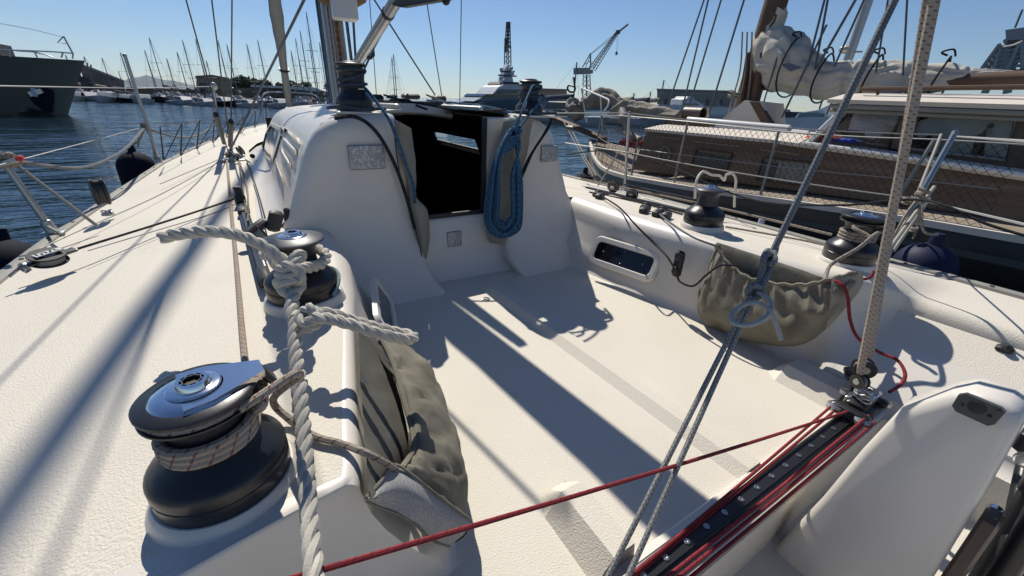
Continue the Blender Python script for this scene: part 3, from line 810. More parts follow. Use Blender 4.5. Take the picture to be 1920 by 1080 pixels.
mb.prism([p - Vector((.012, 0, 0)) for p in pl], (.011, 0, 0)); ip = mb.build('inset_plate', mat('dull_grey_plate', (.07, .08, .075), .4, var=.2, vscale=30), ped)
mb = MB()
for q in ((1803, 758), (1856, 780), (1872, 768)): mb.ball(X(*q, 1.188), .004, 8)
mb.lathe([(.014, 0), (.013, .003), (0, .004)], X(1832, 764, 1.189), 16, axis=(-1, 0, 0)); mb.build('screw', 'black_mat', ip)
mb = MB(); mb.bar((1.25, -.06, .30), (1.25, -.08, -.2), .07, .03, up=(0, 1, 0), bev=.006); mb.build('wooden_edge', 'wood_dark', ped)
mb = MB()
mb.tube(cat([(1.30, -.05, .50), (1.33, -.09, .42), (1.30, -.12, .2), (1.24, -.14, -.18)], 6), .022, 12)
mb.tube([(1.45, -.07, .52), (1.32, -.13, -.18)], .02, 12)
mb.tube(cat([(1.6, -.05, .32), (1.4, -.1, .2), (1.2, -.16, .04), (1.0, -.2, -.1)], 6), .017, 10)
mb.tube(cat([(1.75, -.10, .30), (1.5, -.14, .1), (1.2, -.2, -.12)], 6), .02, 10)
mb.tube([(1.32, -.03, .53), (1.46, -.06, .54)], .016, 10); mb.box((1.36, -.045, .45), (.06, .05, .06), bev=.01); mb.box((1.42, -.1, .36), (.08, .07, .12), bev=.012)
mb.build('wheel_frame', 'black', ped)
mb = MB(); mb.lathe([(.012, 0), (.018, .01), (.018, .03), (.010, .035), (.010, .05), (0, .05)], (1.33, -.045, .40), 14, axis=(.3, -.3, 1)); mb.build('fitting', 'chrome', ped); mb = MB(); mb.lathe([(.014, 0), (.014, .03), (0, .03)], (1.31, -.06, .26), 12, axis=(1, 0, 0)); mb.build('fitting', 'chrome', ped)


# ================================================================ SPARS AND STANDING RIGGING OF THE OWN BOAT
MX, MY = 1.0, 5.45
def ring(c, a, b_, n=20, rot=0): return [Vector((c[0] + a * math.cos(2 * math.pi * j / n), c[1] + b_ * math.sin(2 * math.pi * j / n), c[2])) for j in range(n)]
mb = MB(); mb.grid([ring((MX, MY, z), .105, .15) for z in (.9, 2, 3, 4.0)], closed=True, cap=True); mast = mb.build('mast', 'alu', boat)
g0_, g1_ = Y(627, 34, 5.02), Y(667, -30, 5.02); mb = MB(); mb.box(((g0_.x + g1_.x) / 2, 5.1, (g0_.z + g1_.z) / 2), (g1_.x - g0_.x, .14, g1_.z - g0_.z), bev=.015); mb.build('gooseneck_box', 'white_paint', mast)
for k, (dx, m_) in enumerate(((-.055, 'brown_line'), (-.03, 'rope_dull'), (-.005, 'brown_line'), (.02, 'brown_line'), (.045, 'rope_dull'), (.07, 'rope_brown'), (-.13, 'rope_grey'), (-.15, 'rope_blue'), (.135, 'rope_grey'), (.15, 'rope_black'))):
    mb = MB(); mb.tube([(MX + dx, MY - .165 + abs(dx) * .8, 1.0), (MX + dx * .85, MY - .165 + abs(dx) * .8, 3.95)], .011, 6); mb.build('halyard', m_, mast)
# boom, its stowed sail seen end on at the gooseneck, vang
bA, bB = Vector((MX, MY - .25, 2.15)), Vector((1.42, -.2, 1.74))
mb = MB(); f = (bB - bA).normalized(); rr = f.cross(Vector((0, 0, 1))).normalized(); uu = rr.cross(f)
mb.grid([[p + rr * .085 * math.cos(2 * math.pi * j / 20) + uu * .12 * math.sin(2 * math.pi * j / 20) for j in range(20)] for p in (bA, bB)], closed=True, cap=True)
boom = mb.build('boom', 'alu', boat)
mb = MB()
rows = []
for i in range(14):
    t = i / 13; p = bA.lerp(bB, t) + Vector((0, 0, .15 + .02 * math.sin(i * 2.1)))
    rows.append([p + rr * (.095 + .015 * math.sin(i * 3 + j)) * math.cos(2 * math.pi * j / 16) + uu * (.11 + .02 * math.cos(i * 2 + j * 2)) * math.sin(2 * math.pi * j / 16) for j in range(16)])
mb.grid(rows, closed=True, cap=True); mb.build('flaked_mainsail', 'sail_cover', boom)
mb = MB(); c0 = Y(630, -12, 5.35)
mb.grid([[c0 + Vector((.34 * math.cos(a) * k, -.1 + .1 * math.sin(a) * k, zz)) for a in [math.pi * q / 6 - math.pi for q in range(13)]] for k, zz in ((.45, -.13), (.8, -.06), (1, .08), (1, .4))], closed=True, cap=True)
mb.build('sail_stack_end', mat('tan_sail_cover', (.2, .13, .07), .8, var=.3, vscale=6), boom)
vA, vB = Y(664, 128, 5.05), Y(742, 2, 3.75)
mb = MB(); mb.tube([vA + (vA - vB) * .22, vB + (vB - vA) * .06], .048, 16); vang = mb.build('rigid_vang', 'alu', boat)
mb = MB(); 
for t in (.02, .86): p = vA.lerp(vB, t); mb.tube([p - (vB - vA) * .012, p + (vB - vA) * .012], .053, 16)
mb.build('collar', 'black_mat', vang)
mb = MB(); mb.tube([Y(690, 110, 4.7), Y(742, 8, 3.8)], .012, 6); mb.tube([Y(702, 88, 4.7), Y(745, 6, 3.75)], .010, 6); mb.tube([Y(698, 92, 4.7), Y(670, 135, 4.9)], .012, 6); mb.tube([Y(701, 90, 4.7), Y(683, 130, 4.9)], .010, 6); mb.build('vang_purchase', 'rope_blue', vang)
mb = MB(); mb.box(Y(697, 95, 4.65), (.05, .05, .12), bev=.015); mb.box(Y(693, 105, 4.65), (.06, .04, .06), bev=.015); mb.build('vang_block', 'black_mat', vang)
mb = MB(); q0 = Y(742, 2, 3.72); q1 = Y(833, -1, 2.9)
mb.prism([q0 + Vector((-.03, 0, -.03)), q0 + Vector((.02, -.05, -.045)), q1 + Vector((0, 0, -.0)), q1 + Vector((0, 0, .05)), q0 + Vector((0, 0, .13))], (.05, 0, 0)); mb.build('vang_bracket', 'black_mat', boom)
mb = MB(); mb.ball(q1 + Vector((.02, .02, -.0)), .028, 10); mb.build('boom_sheave', 'black_mat', boom)

# furled headsail on the forestay
fb, ft = Vector((1.03, 13.05, .75)), Vector((1.02, 5.6, 14.6))
P, RR = resample([fb, ft], .35); rows = []
for i, p in enumerate(P):
    rad = .055 if i < 1 else lerpt(i, [(1, .08), (6, .125), (9, .11), (13, .055), (40, .045)])
    tw = i * .5; d = (ft - fb).normalized(); a1 = Vector((1, 0, 0)); a2 = d.cross(a1)
    rows.append([p + (a1 * math.cos(2 * math.pi * j / 14 + tw) + a2 * math.sin(2 * math.pi * j / 14 + tw)) * max(.03, rad) * (1 + .13 * math.cos(2 * math.pi * j / 14 * 2)) for j in range(14)])
mb = MB(); mb.grid(rows, closed=True, cap=True); js = mb.build('furled_headsail', 'sail_cover', boat)
mb = MB(); 
for t in (.06, .17): p = fb.lerp(ft, t); mb.tube([p, p + (ft - fb).normalized() * .04], .128, 12)
mb.build('sail_tie', 'black_mat', js)
mb = MB(); mb.lathe([(.09, 0), (.11, .02), (.06, .05), (.06, .16), (.11, .19), (.09, .21)], (1.03, 13.1, .52), 16, axis=(0, -.45, 1)); mb.build('furling_drum', 'black_mat', boat)
# bow pulpit
mb = MB(); 
mb.tube(cat([(.35, 11.6, .45), (.42, 11.7, 1.0), (.75, 12.6, 1.08), (1.0, 13.25, 1.08), (1.25, 12.6, 1.08), (1.58, 11.7, 1.0), (1.65, 11.6, .45)], 5), .014, 8); mb.build('bow_pulpit', 'steel', boat)

def wire(a, b_, r=.004, name='shroud', m='wire', parent=None, sg=0):
    mb = MB(); mb.tube(sag(a, b_, sg, 10) if sg else [a, b_], r, 6); return mb.build(name, m, parent or boat)
def up_through(base, px, py, yy, ext=3.0):
    """straight stay from its chainplate towards a point sighted at distance yy, run on upwards"""
    p = Y(px, py, yy); return base + (p - base) * ext
# port shrouds
cp = [Vector(Z(427, 283, .44)), Vector(Z(432, 281, .44)), Vector(Z(433, 278, .44))]
wire(cp[0], up_through(cp[0], 349, 0, 4.9, 2.5), .0065); wire(cp[1], up_through(cp[1], 397, 0, 5.1, 2.5), .0065); wire(cp[2], up_through(cp[2], 435, 0, 5.2, 2.5), .0065)
for a, b_, i in ((405, 215, 0), (433, 228, 2)):
    mb = MB(); p1 = Y(a, b_, 4.8 if i == 0 else 4.9); base = Z(420, 268, .46) if i == 0 else cp[2] + Vector((0, 0, .03)); mb.tube([base, p1], .024, 10); mb.build('shroud_cover', 'black_mat', boat)
# diagonal grey line, mast to chainplate
mb = MB(); a = Z(433, 279, .47); p = Y(570, 0, 3.9); mb.tube([a, a + (p - a) * 1.6], .010, 8); mb.build('babystay_tackle', 'rope_grey', boat)
# starboard shrouds and stays seen over the roof
sb = Vector((2.55, 4.6, .44))
for (x1, y1), (x2, y2), yy, r_ in (((718, 25), (820, 185), 4.6, .008), ((800, 3), (829, 185), 4.9, .006), ((865, 0), (862, 190), 5.2, .006), ((693, 0), (705, 168), 5.9, .005), ((612, 30), (628, 140), 6.2, .006), ((662, 30), (668, 130), 5.2, .013)):
    p, q = Y(x1, y1, yy), Y(x2, y2, yy); wire(q + (q - p) * .12, q + (p - q) * 2.2, r_)
# lifelines, stanchions
def stanchion(base, top, r=.013, name='stanchion', foot=True):
    mb = MB(); mb.tube([base, top], r, 10); mb.ball(top, r * 1.25, 8); s_ = mb.build(name, 'steel', boat)
    if foot:
        mb = MB(); d = (top - base).normalized(); mb.lathe([(r * 1.7, 0), (r * 1.5, .07), (r * 1.2, .075)], base, 12, axis=d); mb.box(base + Vector((0, 0, .004)), (.09, .07, .008), bev=.003); mb.build('stanchion_base', 'steel', s_)
    return s_
def rz(y): return rail_z(y) + .01
pA = Z(100, 437, .35); pAt = pA + Vector((-.155, .02, .60)); 
pB = Z(300, 308, .35); pBt = Y(234, 104, pB.y - .03)
pAt = Y(-25, 258, pA.y + .02); stanchion(pA, pAt, .016); stanchion(pB, pBt, .015)
mb = MB(); mb.tube([Y(25, 305, pA.y - .1), Z(183, 424, .41)], .008, 8); mb.build('stanchion_brace', 'alu_dull', boat)
mb = MB(); mb.tube([Z(118, 440, .42), Y(88, 424, pA.y)], .008, 8); mb.build('stanchion_brace', 'alu_dull', boat)
# port lifelines
LL = Y(0, 161, 3.0)
mb = MB(); mb.tube([Y(-60, 160, 2.7), pBt.lerp(pB, .28)], .003, 6); mb.build('lifeline', 'wire_light', boat)
pC = Vector((XC - rail_half(8.6), 8.6, rail_z(8.6))); pCt = Y(400, 162, 8.6)
stanchion(pC, pCt, .018); mb = MB(); mb.ball(pCt, .06, 10, (1, .5, 1)); mb.build('stanchion_cap', 'alu', boat)
wire(pBt.lerp(pB, .28), pCt, .0045, 'lifeline', 'wire_light')
kb = Y(272, 238, pB.y)
mb = MB(); mb.tube(sag(kb, Y(405, 226, 8.6), .17, 16), .012, 8); mb.build('lower_lifeline', 'rope_grey', boat)
mb = MB(); mb.tube(cat([kb, Y(240, 275, 4.6), Y(200, 300, 4.1), Y(150, 315, 3.7), Y(80, 310, 3.3), Y(20, 300, 3.05)], 6), .011, 8); mb.build('lower_lifeline', 'rope_grey', boat)
mb = MB(); mb.tube([Y(-40, 320, 2.7), kb], .0028, 6); mb.build('lifeline', 'wire_light', boat)
# lacing net between the forward lifelines and the rail
mb = MB(); yy = 6.0; px_ = [(300, 237), (308, 300), (341, 231), (340, 292), (375, 225), (370, 280), (402, 225), (400, 268), (432, 222), (425, 258), (458, 218), (452, 252), (480, 208), (478, 240), (497, 190), (502, 232)]
prev = None
for i, (x, y) in enumerate(px_):
    p = Y(x, y, 5.2 + i * .32)
    if prev is not None: mb.tube([prev, p], .0045, 5)
    if i % 2 == 0 and i + 1 < len(px_): mb.tube([p, Y(px_[i + 1][0] - 2, px_[i + 1][1], 5.2 + i * .32)], .0045, 5)
    prev = p
mb.tube([Y(x, y, 5.2 + i * .64) for i, (x, y) in enumerate(px_[::2])], .0035, 5)
mb.build('guardrail_lacing', 'net', boat)
# lashings on the port stanchions
def knot(mb, c, r, rope, turns=5, seed=0, ax=(0, 0, 1)):
    rn = random.Random(seed); c = Vector(c); q = Vector((0, 0, 1)).rotation_difference(Vector(ax).normalized()); pts = []
    n = turns * 14
    for i in range(n + 1):
        a = i / 14 * 2 * math.pi; t = i / n
        tilt = .5 * math.sin(a * .37 + seed)
        pts.append(c + q @ Vector((math.cos(a) * r * (1 + .15 * math.sin(a * .31)), math.sin(a) * r, (t - .5) * rope * turns * 1.25 + math.sin(a + seed) * r * tilt)))
    mb.tube(pts, rope, 7); return pts
mb = MB(); knot(mb, kb, .028, .009, 5, 1); mb.tube(cat([kb, Y(285, 262, pB.y), Y(290, 300, pB.y - .02)], 5), .008, 6); mb.tube(cat([kb, Y(262, 250, pB.y), Y(259, 276, pB.y - .02)], 5), .008, 6)
mb.build('lashing', 'rope_dull', boat)
mb = MB(); c0 = Y(12, 300, 3.0); knot(mb, c0, .03, .011, 4, 2, (-.3, 0, 1)); mb.build('lashing', 'rope_dull', boat)
mb = MB(); mb.bar(Y(-8, 312, 2.95), Y(42, 296, 2.95), .022, .022, bev=.005); mb.build('boathook_end', 'alu', boat)
mb = MB(); mb.bar(Y(30, 299, 2.93), Y(44, 295, 2.93), .026, .026, bev=.006); mb.build('boathook_tip', 'red_cloth', boat)

# starboard lifelines
sA = Z(1171, 360, .34); sAt = Y(1180, 212, sA.y + .02); stanchion(sA, sAt, .013)
mb = MB(); mb.tube([Z(1120, 350, .36), Y(1160, 285, sA.y + .05)], .008, 8); mb.build('stanchion_brace', 'alu_dull', boat)
sB = Z(1655, 490, .34); sBt = Y(1790, 250, sB.y + .02); stanchion(sB, sBt, .014)
mb = MB(); mb.tube([Y(1765, 252, sB.y + .3), Y(1712, 385, sB.y + .15)], .010, 8); mb.build('stanchion_brace', 'alu_dull', boat)
wire(Y(1010, 212, 3.3), sAt, .0045, 'lifeline', 'wire_light'); wire(sAt, Y(1765, 253, sB.y + .3), .0045, 'lifeline', 'wire_light', sg=.03)
wire(Y(1795, 256, sB.y), Y(1960, 268, .2), .0045, 'lifeline', 'wire_light')
sm = Y(1172, 285, sA.y); wire(sm, Y(1712, 372, sB.y + .1), .0045, 'lifeline', 'wire_light', sg=.02); wire(Y(1060, 268, 3.4), sm, .0045, 'lifeline', 'wire_light'); 
wire(Y(1712, 372, sB.y + .1), Y(1960, 430, .15), .0045, 'lifeline', 'wire_light')
mb = MB(); mb.tube(cat([Y(1060, 290, 3.5), Y(1150, 282, 2.9), Y(1250, 310, 2.3), Y(1400, 372, 1.5), Y(1560, 385, .95), Y(1700, 374, .65), Y(1770, 385, .5), Y(1850, 420, .35), Y(1950, 450, .2)], 5), .006, 6); mb.build('lower_lifeline', 'rope_black', boat)
mb = MB(); P0 = Y(1730, 362, sB.y); knot(mb, P0, .024, .008, 4, 3, (.3, 0, 1)); knot(mb, Y(1702, 376, sB.y + .05), .02, .007, 3, 4)
mb.tube(cat([P0, Y(1700, 400, sB.y), Y(1672, 450, sB.y), Y(1652, 478, sB.y)], 5), .007, 6); mb.tube(cat([P0, Y(1722, 410, sB.y), Y(1715, 440, sB.y), Y(1712, 448, sB.y)], 5), .007, 6); knot(mb, Y(1714, 430, sB.y), .014, .006, 3, 5)
mb.tube([Y(1720, 385, sB.y), Y(1640, 500, sB.y)], .009, 6)
mb.build('lashing', 'rope_dull', boat)
mb = MB(); mb.tube([Y(1752, 350, sB.y), Y(1640, 505, sB.y - .05)], .010, 8); mb.tube([Y(1742, 372, sB.y + .05), Y(1675, 470, sB.y + .02)], .012, 8); mb.build('backstay_strut', 'alu_dull', boat)

# ================================================================ DECK GEAR OF THE OWN BOAT
# port genoa track with cars
t0, t1 = Z(446, 362, .45), Z(499, 535, .465)
mb = MB(); mb.bar(t0, t1, .05, .022, bev=.005); mb.bar(t0 + Vector((0, 0, .012)), t1 + Vector((0, 0, .012)), .022, .014); tk = mb.build('headsail_track', 'black', boat)
mb = MB(); mb.bar(Z(492, 505, .49), Z(500, 528, .49), .04, .035, bev=.008); mb.build('track_end', 'black_mat', tk)
mb = MB(); mb.lathe([(.03, 0), (.03, .04), (.022, .05), (.022, .085), (.028, .09), (.02, .10), (0, .10)], Z(452, 380, .46), 14); mb.box(Z(457, 395, .47), (.06, .09, .04), bev=.01); mb.build('plunger_car', 'black_mat', tk)
def block(c, ax, r=.035, w=.03, name='block', parent=None, cheek=True, m='black_mat'):
    """pulley block: two cheeks, sheave and strap"""
    c = Vector(c); ax = Vector(ax).normalized(); mb = MB()
    for s_ in (-1, 1): mb.lathe([(0, -.003), (r, -.003), (r * 1.03, 0), (r, .003), (0, .003)], c + ax * s_ * w / 2, 20, axis=ax)
    o = mb.build(name, m, parent or boat)
    mb = MB(); mb.lathe([(r * .85, -w * .4), (r * .7, 0), (r * .85, w * .4)], c, 20, axis=ax); mb.build('sheave', 'alu_dull', o)
    if cheek:
        for q_ in (1, -1): mb = MB(); mb.lathe([(r * .45, 0), (r * .4, .003), (0, .003)], c + ax * q_ * (w / 2 + .003), 16, axis=ax * q_); mb.build('cheek_boss', 'steel', o)
    return o
mb = MB(); cB = Z(487, 415, .55); mb.bar(cB + Vector((-.09, -.05, -.06)), cB + Vector((.03, .0, .0)), .05, .04, bev=.01); mb.box(cB + Vector((.06, -.02, 0)), (.06, .05, .10), Matrix.Rotation(.4, 3, 'Y'), bev=.012); mb.build('lead_car', 'black_mat', tk)
block(Z(485, 438, .50), (.8, .2, .5), .04, .035, 'lead_block', tk)
for q, r_ in (((541, 413), .016), ((556, 408), .02), ((566, 402), .018)):
    c0 = Z(*q, .475); mb = MB(); mb.lathe([(r_ * 1.3, 0), (r_ * 1.3, .02), (r_, .04), (r_, .06), (r_ * .5, .068), (0, .068)], c0, 14); 
    if r_ > .017: mb.box(c0 + Vector((.02, .0, .03)), (.05, .03, .03), Matrix.Rotation(.5, 3, 'Z'), bev=.008)
    mb.build('deck_organiser', 'black_mat', boat)
# chainplate cluster
for i, (q, r_) in enumerate((((436, 272), .035), ((452, 288), .05), ((446, 300), .03), ((430, 296), .025))):
    c0 = Z(*q, .47); block(c0 + Vector((0, 0, .03)), (.7, .3 * i, .3), r_, .03, 'shroud_block')
mb = MB(); c0 = Z(436, 300, .45); mb.box(c0, (.22, .10, .02), bev=.005); mb.build('chainplate', 'steel', boat)
mb = MB(); mb.lathe([(.018, 0), (.026, .006), (.026, .012), (.018, .018), (.012, .012), (.012, .0)], Z(473, 293, .45), 16, axis=(.3, -1, .5)); mb.build('fairlead', 'black_mat', boat)
# upright block by the rail and the long flat block further aft
c0 = Z(204, 406, .38); sax = Vector((.93, .36, 0)).normalized(); sfw = Vector((-.36, .93, 0)).normalized(); sc0 = c0 + Vector((0, .01, .145))
el = lambda s_, o_: [sc0 + sax * o_ + sfw * (.045 * s_ * math.cos(a)) + Vector((0, 0, .078 * s_ * math.sin(a))) for a in [2 * math.pi * q / 24 for q in range(24)]]
mb = MB(); mb.grid([el(.8, -.034), el(1, -.030), el(1, -.016), el(.9, -.012), el(.9, .012), el(1, .016), el(1, .028), el(.9, .032)], closed=True, cap=True); sb_ = mb.build('standup_block', 'black', boat)
mb = MB(); mb.prism([p for p in el(.72, .0325)], sax * .003); mb.build('cheek_plate', 'foil', sb_); 
mb = MB(); mb.bar(c0 + Vector((0, .01, .03)), c0 + Vector((0, .01, .11)), .04, .03, bev=.008); mb.build('block_strap', 'black_mat', boat)
mb = MB(); pts = knot(mb, c0 + Vector((0, 0, .025)), .024, .004, 3, 8); mb.tube(ring((c0.x, c0.y, c0.z + .012), .026, .02, 14), .005, 6, closed=True); mb.build('shackle', 'steel', boat)
ca, cb = Z(30, 515, .41), Z(150, 476, .43); d = (cb - ca).normalized()
fb_ = block(ca.lerp(cb, .52) + Vector((0, 0, .025)), (0.1, -.2, 1), .058, .030, 'footblock')
mb = MB(); mb.bar(ca.lerp(cb, .18) + Vector((0, 0, .02)), ca.lerp(cb, .98) + Vector((0, 0, .025)), .04, .014, bev=.005); mb.build('block_strap', 'black', fb_)
mb = MB(); pp = ca.lerp(cb, .55) + Vector((0, -.01, .047)); mb.bar(pp - d * .04, pp + d * .045, .036, .004); mb.build('maker_plate', 'white_paint', fb_)
mb = MB(); pn = Vector((0, 0, .003))
for k in range(5): mb.bar(pp - d * (.03 - k * .014) + pn - d.cross(Vector((0, 0, 1))) * .008, pp - d * (.03 - k * .014) + pn + d.cross(Vector((0, 0, 1))) * .008, .005, .002)
for k in range(6): mb.box(pp - d * (.03 - k * .012) + pn + d.cross(Vector((0, 0, 1))) * (.013 if k % 2 else -.013), (.004, .004, .002))
mb.build('plate_mark', 'black_mat', fb_)
mb = MB(); mb.tube(cat([ca - d * .02, ca.lerp(cb, .1) + Vector((0, .01, .02)), ca.lerp(cb, .22) + Vector((0, 0, .02))], 4), .006, 6); knot(mb, ca.lerp(cb, .15) + Vector((0, 0, .015)), .016, .005, 2, 5, d); mb.build('shackle', 'steel', fb_)
# starboard side deck tracks and cars, low and far
e0, e1 = Z(1085, 330, .40), Z(1330, 402, .42)
mb = MB(); mb.bar(Z(1100, 352, .42), Z(1300, 400, .43), .035, .02); mb.bar(Z(1160, 345, .39), Z(1330, 380, .38), .035, .02); tk = mb.build('headsail_track', 'black', boat)
for q, r_ in (((1120, 366), .035), ((1150, 350), .05), ((1185, 365), .045), ((1210, 390), .035), ((1240, 398), .035)):
    block(Z(*q, .45), (1, .3, .4), r_, .03, 'shroud_block', tk)
for q in ((1125, 368), (1208, 394), (1232, 400), (1250, 404)):
    mb = MB(); mb.box(Z(*q, .455), (.08, .05, .05), Matrix.Rotation(.3, 3, 'Z'), bev=.012); mb.build('deck_organiser', 'black_mat', tk)
# clam cleat on starboard cockpit wall, little black cleat on the quarter
c0 = X(1272, 495, 1.93)
mb = MB(); mb.box(c0, (.03, .055, .15), bev=.012); mb.ball(c0 + Vector((-.018, 0, .05)), .022, 10, (.6, 1, 1.3)); mb.ball(c0 + Vector((-.018, 0, -.04)), .022, 10, (.6, 1, 1.3)); mb.build('jam_cleat', 'black_mat', boat)
mb = MB(); mb.box(X(1884, 654, 2.42), (.05, .05, .03), bev=.01); mb.ball(X(1888, 652, 2.40), .016, 8); mb.build('cleat', 'black_mat', boat)
# roof gear seen against the sky
for q, w_, h_, yy in (((705, 186), .1, .07, 3.6), ((770, 181), .16, .05, 4.2), ((823, 185), .13, .06, 4.4), ((750, 190), .14, .04, 3.2), ((1070, 240), .05, .05, 3.2)):
    mb = MB(); mb.box(Y(*q, yy), (w_, .12, h_), bev=.015); mb.build('rope_clutch', 'black_mat', boat)
mb = MB(); mb.tube(cat([Y(800, 178, 4.0), Y(830, 190, 3.4), Y(870, 205, 3.0), Y(915, 207, 2.8), Y(950, 206, 2.7)], 5), .008, 6); mb.tube(cat([Y(720, 178, 4.0), Y(760, 190, 3.3), Y(800, 205, 2.9)], 5), .008, 6); mb.tube(cat([Y(765, 190, 3.0), Y(850, 205, 2.8), Y(930, 218, 2.7)], 5), .007, 6); mb.build('control_line', 'rope_black', boat)
mb = MB(); mb.tube(cat([Y(800, 188, 3.5), Y(900, 198, 3.0), Y(960, 210, 2.7), WCS + Vector((-.06, 0, .06))], 5), .008, 6); mb.build('control_line', 'rope_blue', boat)
# grey tongue plates under the roof winches
for c0, w_ in ((WCP, .19), (WCS, .17)):
    mb = MB(); mb.box(c0 + Vector((0, -.04, .012)), (w_ * 1.35, .26, .012), bev=.004); mb.build('winch_plate', 'gel', boat)

# ================================================================ SHEET BAGS, CANVAS BAGS
def wrinkle(p, k, amp, seed=0.0):
    return amp * noise.noise(Vector((p[0] * k + seed, p[1] * k, p[2] * k * .6)))
def surf(ctrl, nu, nv, amp=.006, k=14, seed=0.0, thick=None, push=(0, 0, 1)):
    """smooth sheet through a control net (rows of points), with cloth wrinkles"""
    R0 = [cat(r, nu) for r in ctrl]; n = len(R0[0]); rows = []
    cols = [cat([R0[i][j] for i in range(len(R0))], nv) for j in range(n)]
    m = len(cols[0]); push = Vector(push)
    for i in range(m):
        rows.append([cols[j][i] + push * (wrinkle(cols[j][i], k, amp, seed) + .5 * wrinkle(cols[j][i], k * 2.7, amp, seed + 5)) for j in range(n)])
    return rows
# port bag in the cockpit wall
bagp = thing('sheet_bag', 'long grey-green canvas sheet bag on the near port cockpit wall with white mesh end', 'bag', (.2, .9, .05), 'canvas sheet bags on the cockpit walls')
c_top = [Z(668, 612, .436), Z(672, 700, .436), Z(681, 820, .436), Z(689, 936, .436)]
c_mid = [Z(708, 636, .30), Z(736, 700, .26), Z(764, 800, .25), Z(756, 880, .27)]
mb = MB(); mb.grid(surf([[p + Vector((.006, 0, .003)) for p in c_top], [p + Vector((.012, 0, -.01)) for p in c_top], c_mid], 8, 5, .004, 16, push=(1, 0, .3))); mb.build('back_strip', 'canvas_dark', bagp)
mouth = [Z(710, 632, .38), Z(734, 680, .36), Z(758, 760, .34), Z(775, 835, .33), Z(752, 882, .36)]
lip = [Z(726, 632, .37), Z(758, 690, .355), Z(784, 770, .345), Z(798, 850, .335), Z(772, 895, .345)]
belly = [Z(752, 640, .31), Z(800, 700, .27), Z(835, 790, .23), Z(858, 880, .21), Z(835, 935, .24)]
out_ = [Z(772, 650, .26), Z(812, 700, .2), Z(846, 785, .16), Z(875, 900, .13), Z(884, 985, .12)]
bot = [Vector((.37, 1.5, .1)), Vector((.34, 1.2, .05)), Vector((.31, .95, .04)), Vector((.29, .75, .04)), Vector((.25, .63, .05))]
rows = surf([mouth, lip, belly, out_, bot], 9, 7, .020, 8, 3.0, push=(.6, -.2, .7))
for i, r_ in enumerate(rows):
    for j, p in enumerate(r_):
        t = i / len(rows); s_ = j / len(r_)
        p += Vector((.5, 0, .6)) * (.007 * math.sin(j * 1.9 + 3 * t) * max(0, 1 - t * 2.2) - .012 * max(0, 1 - abs(((s_ * 5 + t * 1.6) % 1.0) - .5) * 5) * math.sin(math.pi * min(1, t * 1.1)))
mb = MB(); mb.grid(rows); mb.build('pouch', 'canvas', bagp)
mb = MB(); mb.tube([p + Vector((.003, 0, .004)) for p in cat(mouth, 8)], .008, 7); mb.build('gathered_hem', 'canvas', bagp)
mt = [Z(686, 934, .43), Z(712, 905, .41), Z(738, 872, .385), Z(775, 893, .345), Z(815, 925, .28), Z(882, 975, .15)]
mbm = [Z(684, 938, .42), Z(710, 950, .37), Z(750, 965, .32), Z(780, 985, .27), Z(808, 1012, .2), Z(842, 1024, .11)]
mm = [a.lerp(b_, .5) + Vector((.01, -.012, .01)) for a, b_ in zip(mt, mbm)]
meshm = bpy.data.materials.new('white_mesh_fabric'); meshm.use_nodes = True
nt = meshm.node_tree; b = nt.nodes['Principled BSDF']; b.inputs['Roughness'].default_value = .8
tc = nt.nodes.new('ShaderNodeTexCoord'); wv = nt.nodes.new('ShaderNodeTexVoronoi'); wv.inputs['Scale'].default_value = 330; nt.links.new(tc.outputs['Object'], wv.inputs['Vector'])
cr = nt.nodes.new('ShaderNodeValToRGB'); cr.color_ramp.elements[0].position = .25; cr.color_ramp.elements[0].color = (.38, .38, .37, 1); cr.color_ramp.elements[1].position = .6; cr.color_ramp.elements[1].color = (.24, .24, .24, 1)
nt.links.new(wv.outputs['Distance'], cr.inputs[0]); nt.links.new(cr.outputs[0], b.inputs['Base Color'])
mb = MB(); mb.grid(surf([mt, mm, mbm], 5, 5, .006, 12, 1.0, push=(.5, -.6, .5))); mb.build('mesh_end', meshm, bagp)
mb = MB(); mb.tube([p + Vector((0, -.002, .003)) for p in cat(mt, 6)], .0035, 5); mb.tube([p + Vector((0, -.002, .001)) for p in cat(mbm, 6)], .003, 5); mb.build('piping', 'canvas', bagp)
mb = MB(); mb.lathe([(.007, 0), (.006, .003), (.003, .004), (.003, .001), (0, .001)], Z(679, 721, .425) + Vector((.006, 0, .006)), 12, axis=(.7, 0, .6)); mb.build('snap_stud', 'steel', bagp)

# starboard bag
bags = thing('sheet_bag', 'olive canvas sheet bag with gathered mouth sagging on the far starboard cockpit wall', 'bag', (2.05, .9, .05), 'canvas sheet bags on the cockpit walls')
wx = lambda px, py, off: X(px, py, 2.05 - off)
top = [Z(1345, 456, .43), Z(1420, 480, .43), Z(1500, 507, .43), Z(1560, 528, .42), Z(1610, 532, .41)]
low = [X(1350, 490, 2.035), X(1420, 535, 2.03), X(1500, 550, 2.03), X(1560, 550, 2.04), X(1600, 545, 2.05)]
mb = MB(); mb.grid(surf([[p + Vector((-.004, 0, .006)) for p in top], [p + Vector((-.018, 0, -.02)) for p in top], low], 7, 5, .004, 16, push=(-1, 0, .3))); mb.build('back_strip', 'canvas', bags)
mo = [X(1346, 460, 1.985), X(1362, 492, 1.96), X(1400, 520, 1.94), X(1450, 533, 1.935), X(1510, 535, 1.94), X(1560, 524, 1.965), X(1606, 512, 2.01)]
b1 = [X(1336, 480, 1.98), X(1345, 530, 1.92), X(1390, 560, 1.90), X(1445, 575, 1.895), X(1510, 575, 1.90), X(1560, 555, 1.93), X(1606, 522, 2.01)]
